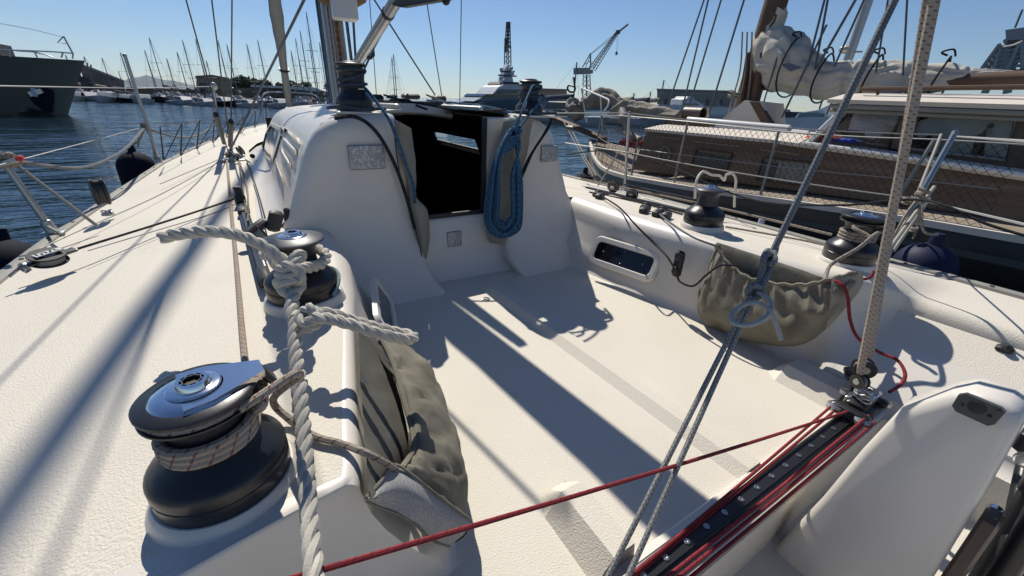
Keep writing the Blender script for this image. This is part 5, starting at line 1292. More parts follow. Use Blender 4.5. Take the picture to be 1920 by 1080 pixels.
# structural wall as an outline with window openings: posts and rails
Z0 = top_[0].z
def wbar(a, b_, w_, th=.05, m='wood_dark', name='wheelhouse_post'):
    mb = MB(); mb.bar(a, b_, th, w_, up=(0, 0, 1) if abs((Vector(b_) - Vector(a)).normalized().z) < .7 else (0, 1, 0), bev=.006); return mb.build(name, m, nb)
mb = MB(); mb.grid([[p + Vector((.0, 0, 0)) for p in top_], [W(1560, 204), W(1700, 209), W(1920, 212), W(1920, 212) + Vector((0, -1.8, 0))]]); 
mb.grid([[W(1522, 252), W(1640, 272), W(1920, 306), W(1920, 306) + Vector((0, -1.8, 0))], bot_]); mb.grid([[W(1695, 200), W(1725, 201)], [W(1655, 292), W(1700, 300)]]); mb.grid([[W(1905, 200), W(1935, 201)], [W(1880, 325), W(1925, 332)]])
mb.build('wheelhouse_wall', 'wood_dark', nb)
mb = MB(); mb.grid([[W(1590, 203, -.3), W(1920, 208, -.3), W(1920, 208, -.3) + Vector((0, -1.6, 0))], [W(1540, 280, -.3), W(1920, 332, -.3), W(1920, 332, -.3) + Vector((0, -1.6, 0))]]); mb.build('wheelhouse_interior', 'liner', nb)  # backing sheet with the wheelhouse shade put into its dark colour
g1 = nwin([(1608, 207), (1690, 210), (1668, 278), (1520, 258)], 'wheelhouse_window', .0, 'wood_dark', 'glass_grey', .010, XW)
g2 = nwin([(1728, 210), (1908, 214), (1886, 300), (1700, 278)], 'wheelhouse_window', .0, 'alu_dull', 'glass_grey', .012, XW)
mb = MB()
for (px, py) in ((1619, 217), (1655, 216), (1680, 219), (1640, 246)): mb.ball(X(px, py, XW + .05), .078, 12, (.15, 1, 1))
mb.grid([[X(1600, 214, XW + .2), X(1688, 216, XW + .2)], [X(1590, 243, XW + .2), X(1670, 250, XW + .2)]]); mb.build('sunshade', 'lantern_paper', g1)
mb = MB()
for (px, py) in ((1761, 222), (1800, 221), (1845, 218), (1890, 222), (1733, 240), (1757, 236), (1790, 244), (1825, 238), (1888, 241)): mb.ball(X(px, py, XW + .05), .078, 12, (.15, 1, 1))
mb.grid([[X(1755, 232, XW + .2), X(1835, 236, XW + .2)], [X(1740, 285, XW + .2), X(1820, 288, XW + .2)]]); mb.grid([[X(1850, 240, XW + .2), X(1900, 243, XW + .2)], [X(1845, 292, XW + .2), X(1885, 295, XW + .2)]]); mb.build('sunshade', 'lantern_paper', g2)
# roof of the wheelhouse with a pale edge
rf = [X(1560, 186, XW - .12), X(1700, 190, XW - .12), X(1920, 196, XW - .12)]; rf.append(rf[-1] + Vector((0, -2, 0)))
mb = MB(); mb.grid([[p + Vector((0, .03, -.035)) for p in rf], [p + Vector((-.01, .04, 0)) for p in rf], [p + Vector((.3, .02, .06)) for p in rf], [p + Vector((1.1, .02, .10)) for p in rf], [p + Vector((2.3, .0, .0)) for p in rf]]); mb.grid([[p + Vector((.0, .03, -.037)) for p in rf], [p + Vector((2.3, .0, -.04)) for p in rf]]); mb.build('wheelhouse_roof', 'deck_cream', nb)
mb = MB(); mb.tube([p + Vector((.02, 0, -.06)) for p in rf], .022, 8); mb.tube([p + Vector((.05, 0, -.10)) for p in rf], .018, 8); mb.build('gutter', 'alu_dull', nb)
mb = MB(); mb.tube([X(1615, 167, XW + .1), X(1920, 163, XW + .1), X(1960, 163, XW + .1)], .02, 8); mb.tube([X(1645, 167, XW + .1), X(1646, 178, XW + .1)], .012, 6); mb.build('grab_rail', 'wood', nb)
mb = MB(); mb.bar(X(1600, 190, XW - .05), X(1512, 274, XW - .05), .05, .13, up=(1, 0, 0), bev=.01); mb.build('windscreen_post', 'white_paint', nb)
mb = MB(); mb.grid([[X(1600, 192, XW + .1), X(1612, 195, XW + 2.0)], [X(1512, 274, XW + .1), X(1525, 275, XW + 2.0)]]); mb.build('windscreen', 'glass_grey', nb)
# mast, tabernacle, boot
XM = 6.15
mB, mT = X(1397, 205, XM), X(1456, 0, XM)
mb = MB(); mb.tube([mB, mT, mT + (mT - mB) * 4], [.16, .14, .10], 14); nm_ = mb.build('mast', 'wood', nb)
mb = MB(); mb.bar(X(1391, 205, XM - .12), X(1409, 98, XM - .12), .07, .16, up=(1, 0, 0), bev=.015); mb.bar(X(1412, 205, XM - .14), X(1431, 98, XM - .14), .07, .12, up=(1, 0, 0), bev=.015); mb.build('tabernacle', 'wood', nm_)
mb = MB(); 
for k in range(3): mb.tube(cat([X(1392 + k * 9, 60, XM - .2), X(1388 + k * 10, 130, XM - .22), X(1375 + k * 14, 180, XM - .2), X(1365 + k * 16, 215, XM - .2)], 5), .010, 6)
knot(mb, X(1378, 178, XM - .25), .08, .012, 4, 3); mb.build('halyard', 'rope_dull', nm_)
mb = MB(); P = [X(1396, 188, XM - .3), X(1432, 192, XM - .3), X(1436, 232, XM - .3), X(1345, 230, XM - .3)]; mb.prism(P, (.5, 0, 0)); mb.build('mast_boot', 'deck_cream', nb, smooth=False)
mb = MB(); P = [X(1405, 190, XM - .35), X(1420, 192, XM - .35), X(1446, 232, XM - .35), X(1428, 232, XM - .35)]; mb.prism(P, (.1, 0, 0)); mb.build('mast_step_board', 'wood', nb, smooth=False)
# boom and stowed mainsail
mb = MB(); mb.tube([X(1420, 158, XM), X(1470, 158, XM), X(1800, 152, XM), X(1960, 148, XM)], .075, 10); bo = mb.build('boom', 'wood', nb)
sp = [(1452, 14, 13), (1452, 34, 18), (1443, 55, 22), (1446, 80, 33), (1458, 105, 42), (1478, 125, 42), (1505, 138, 34), (1535, 150, 28), (1568, 152, 29), (1600, 149, 30), (1640, 147, 27), (1680, 148, 26), (1720, 150, 24), (1765, 146, 22), (1805, 142, 15), (1838, 139, 8), (1900, 137, 4)]
C_ = cat([X(a, b_, XM) for a, b_, _ in sp], 8); Rr = []
for i in range(len(C_)):
    t = i / 8; k = min(int(t), len(sp) - 2); q = t - k; q = q * q * (3 - 2 * q); px_ = sp[k][2] * (1 - q) + sp[k + 1][2] * q
    dpt = (C_[i] - CAM).dot(Vector((AX[2], AY[2], AZ[2]))); Rr.append(px_ / 755 * dpt)
rows = []; m = len(C_)
for i, p in enumerate(C_):
    t = (C_[min(i + 1, m - 1)] - C_[max(i - 1, 0)]).normalized(); a1 = Vector((1, 0, 0)); a2 = t.cross(a1).normalized(); r_ = []
    for j in range(56):
        a = 2 * math.pi * j / 56; v = a1 * math.cos(a) * .8 + a2 * math.sin(a)
        wv_ = noise.noise(Vector((i * .10, math.cos(a) * .8, math.sin(a) * .8))); fold = (.20 * abs(math.sin(a * 4 + i * .05 + wv_ * 3)) + .10 * abs(math.sin(a * 7 - i * .08 + wv_ * 3)) - .12) + .05 * noise.noise(Vector((i * .22, math.cos(a) * 2, math.sin(a) * 2)))
        tie = 1 - .25 * max(0, 1 - abs(((i + 6) % 22) - 11) / 2.0) if i > 50 else 1
        r_.append(p + v * Rr[i] * (1 + fold) * tie)
    rows.append(r_)
mb = MB(); mb.grid(rows, closed=True, cap=True); ns_ = mb.build('stowed_mainsail', 'sail', nb, auto=180)
mb = MB(); mb.prism([X(1436, 8, XM - .1), X(1446, 4, XM - .1), X(1474, 24, XM - .1), X(1462, 30, XM - .1), X(1446, 22, XM - .1), X(1438, 40, XM - .1)], (.06, 0, 0)); mb.build('headboard', 'sail', ns_, smooth=False)
for (px, r_) in ((1485, .34), (1545, .27), (1638, .24), (1765, .2)):
    c0 = X(px, 148 if px > 1500 else 128, XM); mb = MB(); mb.tube([c0 + Vector((r_ * .85 * math.cos(a), .02 * math.sin(a * 2), r_ * math.sin(a))) for a in [2 * math.pi * k / 22 for k in range(22)]], .010, 6, closed=True)
    mb.tube(cat([c0 + Vector((-.1, 0, r_)), c0 + Vector((-.12, .05, r_ + .03)), c0 + Vector((-.12, -.03, r_ + .05)), c0 + Vector((-.1, -.06, r_ - .01))], 5), .009, 6); mb.build('sail_tie', 'rope_black', ns_)
mb = MB(); mb.grid([[X(1462, 120, XM - .35) , X(1480, 118, XM - .33)], [X(1482, 134, XM - .37), X(1505, 126, XM - .33)]]); mb.build('blue_patch', 'navy', ns_)
# rigging of the wooden boat
for k, ((x1, y1), (x2, y2), r_) in enumerate((((1320, 0), (1255, 190), .012), ((1328, 0), (1278, 210), .012), ((1352, 0), (1292, 200), .012), ((1395, 0), (1335, 195), .013), ((1546, 0), (1518, 110), .012), ((1552, 0), (1531, 115), .012), ((1604, 0), (1540, 112), .014), ((1620, 0), (1570, 112), .011), ((1665, 0), (1645, 120), .009), ((1701, 0), (1694, 125), .009), ((1500, 150), (1470, 212), .012), ((1440, 165), (1428, 205), .009))):
    p, q = X(x1, y1, XM - .25), X(x2, y2, XM - .25); wire(q - (p - q) * .14, q + (p - q) * 2.5, r_, 'rigging', 'wire', nb)
wire(X(1555, 150, XM + .4), X(1536, 205, XM + .4), .01, 'rigging', 'wire', nb); wire(X(1575, 150, XM + .4), X(1550, 215, XM + .4), .01, 'rigging', 'wire', nb)
# a metal spar running up on the right, with deck light
mb = MB(); mb.tube([X(1588, 118, 7.2), X(1630, -5, 7.2)], .055, 10); mb.ball(X(1587, 92, 7.2), .07, 10, (1, 1.3, .8)); mb.bar(X(1590, 97, 7.2), X(1617, 97, 7.2), .02, .02); mb.build('mizzen_stay_pole', 'alu', nb)
# spars lying on the cabin roof
for (a_, b2_, r_) in (((1290, 225), (1480, 242), .045), ((1330, 236), (1500, 252), .05), ((1470, 248), (1515, 253), .045)):
    mb = MB(); p, q = X(*a_, 5.45), X(*b2_, 5.45); mb.tube([p, q], r_, 12); mb.build('stowed_spar', 'boat_white', nb)
mb = MB(); mb.bar(X(1255, 232, 5.5), X(1350, 233, 5.5), .2, .06); mb.build('roof_board', 'wood', nb)
mb = MB(); mb.lathe([(.09, 0), (.09, .3), (.07, .3), (.07, 0)], X(1285, 212, 5.6), 16, axis=(0, -1, 0)); mb.build('vent_cowl', 'wood_dark', nb)
mb = MB(); mb.tube([X(1318, 205, 5.8), X(1318, 226, 5.8)], .08, 10); mb.build('vent_cowl', 'deck_cream', nb)
for (px, py, w_, h_, m_, nm2, lb) in ((1545, 262, .30, .05, 'orange_cloth', 'cloth_heap', 'crumpled orange cloth on the cabin roof before the windscreen'), (1588, 268, .24, .035, 'blue_cloth', 'cloth_heap', 'crumpled bright blue cloth on the cabin roof beside the orange cloth')):
    c0 = X(px, py - 2, 5.2); mb = MB(); rows = []
    for i in range(9):
        for_ = []
        for j in range(9):
            u, v = i / 8 - .5, j / 8 - .5; e = max(0, 1 - 4 * max(u * u, v * v)); p = c0 + Vector((u * .3, v * w_, 0)); p.z += h_ * e * (1 + 1.2 * noise.noise(Vector((u * 9, v * 9, px)))); for_.append(p)
        rows.append(for_)
    mb.grid(rows); single(mb, nm2, m_, lb, 'cloth')
mb = MB(); c0 = X(1182, 272, 5.4)
for k in range(5): mb.tube(cat([c0 + Vector((.14 * math.cos(a) * (1 + .1 * k), .18 * math.sin(a), .015 * k + .02 * math.sin(3 * a + k))) for a in [2 * math.pi * j / 9 for j in range(9)]], 3, closed=True), .014, 6, closed=True)
single(mb, 'rope_coil', 'rope_red', 'red rope coil lying on the bow deck of the wooden boat', 'rope')
# bowsprit, pulpit, bagged headsail
mb = MB(); mb.bar(X(1135, 262, 6.2), X(1035, 212, 6.2) + Vector((0, .6, .02)), .14, .10, bev=.02); mb.build('bowsprit', 'wood', nb)
mb = MB(); mb.tube(cat([X(1090, 165, 5.9), X(1130, 182, 5.7), X(1141, 188, 5.65), X(1140, 198, 5.6), X(1133, 208, 5.6)], 5), .016, 8); mb.tube([X(1145, 178, 6.4), X(1175, 192, 6.2)], .016, 8); mb.tube([X(1090, 165, 5.9), X(1100, 230, 5.9)], .014, 8); mb.tube([X(1126, 182, 5.7), X(1130, 250, 5.7)], .014, 8); mb.build('bow_pulpit', 'white_paint', nb)
def heap(ctrl, name, m, parent, seed, lab=None):
    C2 = cat([X(a, b_, x_) for a, b_, x_, r_ in ctrl], 6); R2 = []; m2 = len(C2); rows = []
    for i in range(m2):
        k = min(i // 6, len(ctrl) - 2); q = i / 6 - k; R2.append((ctrl[k][3] * (1 - q) + ctrl[k + 1][3] * q) / 755 * (C2[i] - CAM).dot(Vector((AX[2], AY[2], AZ[2]))))
    for i, p in enumerate(C2):
        t = (C2[min(i + 1, m2 - 1)] - C2[max(i - 1, 0)]).normalized(); a1 = t.orthogonal().normalized(); a2 = t.cross(a1); r_ = []
        for j in range(22):
            a = 2 * math.pi * j / 22; v = a1 * math.cos(a) + a2 * math.sin(a)
            r_.append(p + v * R2[i] * (1 + .18 * math.sin(a * 4 + i * .5 + seed) + .45 * noise.noise(Vector((i * .35 + seed, math.cos(a) * 1.6, math.sin(a) * 1.6)))))
        rows.append(r_)
    mb = MB(); mb.grid(rows, closed=True, cap=True); return mb.build(name, m, parent, auto=180)
heap([(1066, 192, 6.1, 6), (1073, 198, 6.1, 13), (1080, 208, 6.1, 16), (1086, 222, 6.1, 9)], 'bagged_headsail', 'sail_grubby', nb, 1)
heap([(1092, 190, 6.0, 7), (1108, 190, 6.0, 11), (1125, 181, 6.0, 13), (1145, 183, 6.0, 11), (1160, 196, 6.0, 8)], 'bagged_headsail', 'sail_grubby', nb, 3)
heap([(1148, 210, 5.9, 6), (1175, 201, 5.9, 11), (1205, 207, 5.9, 12), (1240, 212, 5.9, 10), (1275, 217, 5.8, 7)], 'bagged_headsail', 'sail_grubby', nb, 6)
mb = MB(); mb.tube(cat([X(1068, 160, 6.1), X(1064, 165, 6.1), X(1068, 172, 6.1), X(1076, 172, 6.1), X(1078, 164, 6.1)], 4, closed=True), .02, 6, closed=True); mb.bar(X(1076, 145, 6.1), X(1078, 168, 6.1), .03, .03); mb.build('stem_fitting', 'black_mat', nb)
mb = MB(); mb.tube([X(1225 - 25, 262, 5.6), X(1155, 240, 5.9)], .05, 10); mb.bar(X(1165, 205, 5.7), X(1185, 262, 5.5), .10, .14, bev=.03); mb.ball(X(1170, 222, 5.6), .1, 10); mb.build('windlass', 'alu_dull', nb)
# guardrail posts and netting
nt_top = cat([X(1128, 216, 5.35), X(1175, 218, 4.7), X(1290, 228, 4.45), X(1460, 246, 4.42), X(1600, 256, 4.4), X(1760, 262, 4.4), X(1930, 272, 4.4)], 8)
def railat(y): return nbx(y)
for q in ((1128, 216, 5.35), (1196, 262, 4.62), (1290, 228, 4.45), (1460, 247, 4.42), (1752, 262, 4.4)):
    p = X(*q); mb = MB(); b0 = railat(p.y) + Vector((.03, 0, 0)); mb.tube([b0, p], .014, 8); mb.build('guardrail_post', 'alu_dull', nb)
mb = MB(); mb.tube(nt_top, .006, 5); P = nt_top
mb.tube([p.lerp(railat(p.y) + Vector((.03, 0, .01)), .52) for p in P], .004, 5); mb.build('guardrail_wire', 'wire_light', nb)
TT, _ = resample(nt_top, .062); BB = [railat(p.y) + Vector((.03, 0, .02)) for p in TT]
# the foot of the net follows the cap rail
for i in range(len(BB)): BB[i] = Vector((BB[i].x, TT[i].y, BB[i].z))
nv = 9; mb = MB(); n_ = len(TT)
def npt(i, k):
    i = min(max(i, 0), n_ - 1); k_ = k / nv; return TT[i].lerp(BB[i], k_)
for s0 in range(-nv, n_ + nv):
    for sg in (1, -1):
        L_ = [npt(s0 + sg * k, k) for k in range(nv + 1) if 0 <= s0 + sg * k < n_]
        if len(L_) > 1: mb.tube(L_, .0021, 3, cap=False)
mb.build('guardrail_net', 'net', nb)
mb = MB(); mb.tube([X(1066, 232, 5.9), X(1100, 300, 4.6), X(1118, 330, 4.2)], .012, 6); mb.tube([X(1055, 225, 6.0), X(1112, 330, 4.2)], .010, 6); single(mb, 'mooring_line', 'rope_dull', 'pale twin mooring lines running down from the wooden bowsprit', 'rope')

# ================================================================ HARBOUR BACKGROUND
def G(px, py): return Z(px, py, WZ)
def slab(mb, poly, yy, th):
    """real block whose near face is sighted at distance yy (metres ahead) and which is th metres deep"""
    P = [Y(px, py, yy) for px, py in poly]; c = sum(P, Vector()) / len(P); d = Vector((c.x, c.y, 0)).normalized()
    mb.prism(P, d * th); return P
# --- small sailing boats: one prototype per rig, then copies
def proto(hullm, coverm, mh, two=False, L_=8.5, name='moored_sailboat'):
    t = thing(name, 'x', 'sailboat', (0, 0, 0))
    mb = MB(); rows = []
    for i in range(13):
        s_ = i / 12; x = -L_ / 2 + L_ * s_; hb = 1.35 * math.sin(min(1, (1 - s_) * 1.25 + .02) * math.pi / 2) ** .8 * (1 if s_ > .1 else .85)
        if s_ > .98: hb = .03
        zt = .62 + .28 * s_ ** 2
        rows.append([Vector((x + (.5 * c if s_ > .9 else 0), a * hb, c * zt - .1)) for a, c in ((-.5, -.1), (-.85, .1), (-1, .5), (-1.0, 1), (0, 1.08), (1, 1), (1, .5), (.85, .1), (.5, -.1))])
    mb.grid(rows, cap=True); mb.build('hull', hullm, t)
    mb = MB(); mb.prism([(-1.6, -.7, .55), (1.6, -.5, .7), (1.1, -.45, .98), (-1.5, -.65, .95)], (0, 1.3, 0)); c_ = mb.build('cabin', 'far_hull', t, smooth=False)
    mb = MB(); mb.box((-.1, -.66, .80), (1.8, .05, .12)); mb.build('window', 'glass_dark', c_)
    ms_ = [(.6, mh)] + ([(-2.8, mh * .72)] if two else [])
    for mx, h_ in ms_:
        mb = MB(); mb.tube([(mx, 0, .9), (mx, 0, h_)], [.075, .05], 7); m_ = mb.build('mast', 'mast_far', t)
        mb = MB(); mb.tube([(mx, -.8, h_ * .62), (mx, .8, h_ * .62)], .03, 5); mb.build('spreader', 'mast_far', m_); mb = MB(); mb.tube([(mx, -.6, h_ * .4), (mx, .6, h_ * .4)], .03, 5); mb.build('spreader', 'mast_far', m_)
    rn = random.Random(int(mh * 3 + L_ + two))
    for q in range(5):
        mb = MB(); mb.box((rn.uniform(-3.2, 2.6), rn.uniform(-.5, .5), .85 + rn.uniform(0, .35)), (rn.uniform(.3, 1.1), rn.uniform(.3, .9), rn.uniform(.2, .6)), bev=.05); mb.build('deck_gear', rn.choice(['far_dark', 'navy', 'canvas', 'far_brown', 'far_hull']), t)
    mb = MB(); h_ = ms_[0][1]
    for a, b_ in (((.6, 0, h_), (L_ / 2 + .3, 0, 1.3)), ((.6, 0, h_), (-L_ / 2, 0, 1.0)), ((.6, 0, h_), (.5, 1.25, .9)), ((.6, 0, h_), (.5, -1.25, .9))): mb.tube([a, b_], .012, 4)
    mb.build('stay', 'wire', t)
    mb = MB(); mb.tube(cat([(.5, 0, 2.3), (-.6, 0, 2.25), (-2, 0, 2.15), (-3.0, 0, 2.1)], 3), [.20] * 9 + [.09], 8); mb.build('furled_sail', coverm, t)
    return t
protos = {}
kinds = {'whiteblue': ('far_hull', 'navy'), 'whitetan': ('far_hull', 'canvas_light'), 'navy': ('rubber_navy', 'canvas_light'), 'cream': ('deck_cream', 'navy')}
spots = [  # mast base px, mast top px/py, kind, two masts, heading deg, label
 (155, 150, 148, 'whiteblue', 0, 80, 'far sailboat with short mast moored just right of the grey-hulled yacht'),
 (190, 181, 126, 'whitetan', 0, 95, 'far sailboat with spreaders crossing the sloping shed roof'),
 (222, 210, 121, 'whiteblue', 1, 100, 'far two-masted sailboat in front of the low end of the sloping shed'),
 (256, 234, 99, 'whitetan', 0, 85, 'far sailboat with leaning mast just right of the sloping shed'),
 (300, 279, 95, 'navy', 0, 78, 'far dark-hulled sailboat, left of the pair of masts before the blue mountain'),
 (318, 292, 72, 'whiteblue', 0, 100, 'far sailboat with the tallest mast in front of the blue mountain'),
 (337, 318, 126, 'whitetan', 0, 92, 'far sailboat with short mast at the right foot of the blue mountain'),
 (360, 341, 98, 'whiteblue', 0, 88, 'far sailboat with mast just left of the tan flat-roofed building'),
 (374, 354, 76, 'cream', 0, 84, 'far cream sailboat at the left corner of the tan building'),
 (398, 378, 75, 'whitetan', 0, 97, 'far sailboat whose mast rises over the middle of the tan building'),
 (407, 384, 114, 'whiteblue', 0, 90, 'far sailboat with short mast in front of the tan building'),
 (437, 414, 77, 'navy', 0, 82, 'far dark-hulled sailboat before the dark pine crowns'),
 (452, 427, 84, 'whitetan', 0, 101, 'far sailboat with mast leaning across the pine trees'),
 (486, 469, 83, 'whiteblue', 0, 86, 'far sailboat at the right edge of the pine trees'),
 (507, 483, 75, 'whitetan', 0, 95, 'far sailboat just left of the furled headsail'),
 (563, 549, 96, 'whiteblue', 0, 90, 'far sailboat between the furled headsail and the palms'),
 (575, 557, 73, 'cream', 0, 99, 'far cream sailboat beside the palms'),
 (586, 584, 60, 'whitetan', 0, 92, 'far sailboat with thin upright mast beside the tallest one'),
 (601, 583, 25, 'whiteblue', 1, 85, 'far sailboat with the tallest mast of the whole marina row'),
 (616, 604, 80, 'navy', 0, 95, 'far dark-hulled sailboat just left of the aluminium mast'),
 (740, 733, 108, 'whitetan', 0, 90, 'far sailboat seen over the coachroof right of the vang, shorter mast'),
 (743, 737, 102, 'whiteblue', 0, 80, 'far sailboat seen over the coachroof right of the vang, taller mast'),
]
def wl(px): return 186 + (px - 110) * .0385
for i, (bx, tx, ty, kd, two, hd, lab) in enumerate(spots):
    back = (i % 3) * .9
    g = G(bx, wl(bx) - 1.5 - back)
    # mast height from its top pixel at the boat's distance
    top = Y(tx, ty, g.y); mh = max(5, top.z - WZ)
    key = (kd, two)
    if key not in protos:
        o = protos[key] = proto(*kinds[kd], 10.0, bool(two)); first = True
    else: o = copy_tree(protos[key])
    o.location = g; o.rotation_euler = (0, 0, R_(-hd + rnd.uniform(-12, 12))); k_ = mh / 10.0; o.scale = (.62 + .15 * rnd.random(), .85, k_)
    hs = .85 / k_ * (1.0 + .25 * rnd.random())
    for ch in [q for q in bpy.data.objects if q.parent == o]:
        nm0 = ch.name.split('.')[0]
        if nm0 in ('hull', 'cabin', 'furled_sail', 'deck_gear'): ch.scale = (1, 1, hs * (.8 if nm0 == 'furled_sail' else 1))
    tag(o, lab, 'sailboat', 'sailboats moored along the far quay')
# low motor boats and hulls lying in front of the masts
def mproto(hullm):
    t = thing('moored_motorboat', 'x', 'motorboat'); mb = MB(); rows = []
    for i in range(11):
        s_ = i / 10; x = -3.2 + 6.4 * s_; hb = 1.15 * math.sin(min(1, (1 - s_) * 1.3 + .02) * math.pi / 2) ** .7
        rows.append([Vector((x, a * hb, c * (.7 + .4 * s_ ** 2) - .1)) for a, c in ((-.5, -.1), (-.9, .15), (-1.0, 1), (0, 1.05), (1, 1), (.9, .15), (.5, -.1))])
    mb.grid(rows, cap=True); mb.build('hull', hullm, t)
    mb = MB(); mb.prism([(-1.6, -.7, .65), (1.4, -.6, .8), (.7, -.55, 1.45), (-1.5, -.6, 1.5)], (0, 1.3, 0)); c_ = mb.build('cabin', 'far_hull', t, smooth=False)
    mb = MB(); mb.box((-.3, -.64, 1.15), (1.6, .05, .28)); mb.box((-.3, .64, 1.15), (1.6, .05, .28)); mb.build('window', 'glass_dark', c_); return t
mp = {}
mspots = [(128, 'far_hull', 'far white motorboat beside the bow of the grey-hulled yacht'), (143, 'deck_cream', 'far cream motorboat under the red awning'), (170, 'far_hull', 'far white motorboat below the sloping shed, leftmost'), (203, 'far_hull', 'far white motorboat below the middle of the sloping shed'),
          (240, 'rubber_navy', 'far dark motorboat right of the sloping shed'), (272, 'far_hull', 'far white motorboat left of the blue mountain masts'), (346, 'far_hull', 'far white motorboat just left of the tan building'), (388, 'far_hull', 'large far white motorboat in front of the tan building'),
          (422, 'rubber_navy', 'far dark motorboat right of the tan building'), (470, 'far_hull', 'far white motorboat below the pine trees'), (530, 'far_hull', 'far white motorboat below the furled headsail'), (640, 'deck_cream', 'far cream motorboat behind the mast foot')]
for i, (px, hm, lab) in enumerate(mspots):
    if hm not in mp: o = mp[hm] = mproto(hm)
    else: o = copy_tree(mp[hm])
    o.location = G(px, wl(px) + .8 + (i % 2) * .8); o.rotation_euler = (0, 0, R_(-(60 + 50 * rnd.random()))); k_ = .7 + .3 * rnd.random(); o.scale = (k_ * .8, k_, k_ * .7); tag(o, lab, 'motorboat', 'motorboats moored along the far quay')
# quay
mb = MB(); slab(mb, [(70, 183), (800, 206), (800, 196), (70, 172)], G(400, 190).y * 1.25, 30); struct(mb, 'quay', 'stone')
yq = G(400, 190).y * 1.3
# sloping shed, dark low building, red awning
b_ = thing('shed', 'grey shed with steep sloping roof behind the far left masts', 'building', G(190, 180))
mb = MB(); slab(mb, [(149, 121), (165, 127), (232, 152), (236, 172), (165, 170), (158, 158)], yq, 18); mb.build('wall', 'far_brown', b_, smooth=False)
mb = MB(); slab(mb, [(148, 119), (166, 124), (234, 151), (233, 154), (165, 128), (148, 122)], yq * .99, 20); mb.build('roof', 'far_grey', b_, smooth=False)
mb = MB()
for px, py in ((162, 122), (169, 125), (148, 122)): slab(mb, [(px, py - 4), (px + 3, py - 4), (px + 3, py + 2), (px, py + 2)], yq, 1)
mb.build('roof_vent', 'far_dark', b_, smooth=False)
b_ = thing('low_building', 'dark low quay building between the grey yacht bow and the sloping shed', 'building', G(140, 180))
mb = MB(); slab(mb, [(118, 140), (150, 142), (170, 150), (170, 172), (110, 170)], yq * .98, 12); mb.build('wall', 'far_dark', b_, smooth=False)
mb = MB(); slab(mb, [(116, 138), (152, 140), (152, 143), (116, 142)], yq * .97, 13); mb.build('roof', 'far_beige', b_, smooth=False)
mb = MB(); P = [Y(px, py, yq * .93) for px, py in ((116, 157), (124, 148), (142, 157))]; mb.prism(P, (0, 3, 0)); single(mb, 'awning', 'red_cloth', 'small red peaked awning on the far left quay', 'awning', smooth=False)
b_ = thing('low_building', 'long low brown building behind the masts under the blue mountain', 'building', G(300, 185))
mb = MB(); slab(mb, [(236, 165), (300, 168), (368, 170), (368, 182), (236, 178)], yq, 12); mb.build('wall', 'far_brown', b_, smooth=False)
mb = MB(); slab(mb, [(236, 163), (368, 168), (368, 170), (236, 165)], yq * .99, 13); mb.build('roof', 'far_beige', b_, smooth=False)
# tan building
b_ = thing('flat_roofed_building', 'tan flat-roofed building with dark openings on the far quay', 'building', G(400, 190))
mb = MB(); slab(mb, [(368, 145), (396, 143), (428, 148), (434, 152), (434, 185), (368, 182)], yq, 14); mb.build('wall', 'far_beige', b_, smooth=False)
mb = MB(); slab(mb, [(366, 142), (397, 140), (430, 146), (430, 149), (397, 144), (366, 146)], yq * .99, 15); mb.build('roof', 'far_brown', b_, smooth=False)
for x0, y0, x1, y1 in ((374, 155, 392, 160), (398, 155, 412, 160), (374, 166, 384, 176), (390, 166, 402, 176), (408, 167, 420, 177)):
    mb = MB(); slab(mb, [(x0, y0), (x1, y0 + .5), (x1, y1), (x0, y1)], yq * .985, .6); mb.build('window', 'glass_dark', b_, smooth=False)
# long wall and pale roof line
b_ = thing('harbour_hall', 'long low stone hall with a pale roof edge behind the furled headsail', 'building', G(540, 195))
mb = MB(); slab(mb, [(434, 165), (520, 164), (600, 170), (660, 176), (660, 198), (434, 186)], yq * 1.02, 14); mb.build('wall', 'stone', b_, smooth=False)
mb = MB(); slab(mb, [(470, 159), (520, 161), (590, 164), (606, 170), (600, 172), (520, 165), (470, 163)], yq, 14); mb.build('roof', 'boat_white', b_, smooth=False)
for k in range(9):
    x0 = 448 + k * 22; y0 = 172 + k * 1.2; mb = MB(); slab(mb, [(x0, y0), (x0 + 9, y0 + .4), (x0 + 9, y0 + 7), (x0, y0 + 7)], yq * 1.012, .8); mb.build('window', 'glass_dark', b_, smooth=False)
b_ = thing('harbour_hall', 'low pale hall behind the two-mast pair, mostly hidden by the coachroof', 'building', G(800, 198))
mb = MB(); slab(mb, [(660, 186), (760, 190), (830, 194), (830, 203), (660, 200)], yq * 1.3, 12); mb.build('wall', 'stone', b_, smooth=False)
# trees
def leafy(t, c, rx, rz_, n, seed, size=.5, m='foliage'):
    rn = random.Random(seed); mb = MB()
    lobes = [(Vector((rn.uniform(-.6, .6) * rx, rn.uniform(-.6, .6) * rx, rn.uniform(-.35, .5) * rz_)), rn.uniform(.35, .6)) for _ in range(9)]
    for i in range(n):
        lc, lr = lobes[i % 9]; v = Vector((rn.gauss(0, 1), rn.gauss(0, 1), rn.gauss(0, 1))).normalized() * (rn.random() ** .4)
        p = c + lc + Vector((v.x * rx * lr, v.y * rx * lr, v.z * rz_ * lr)); q = Matrix.Rotation(rn.random() * 6.28, 3, Vector((rn.random(), rn.random(), rn.random() + .1)).normalized())
        s_ = size * rn.uniform(.5, 1.2); b0 = len(mb.v); mb.v += [tuple(p + q @ Vector(w_)) for w_ in ((-s_, -s_ * .5, 0), (s_, -s_ * .4, 0), (s_ * .7, s_ * .6, s_ * .3), (-s_ * .6, s_ * .7, 0))]; mb.face([b0, b0 + 1, b0 + 2, b0 + 3])
    return mb.build('crown', m, t, smooth=False)
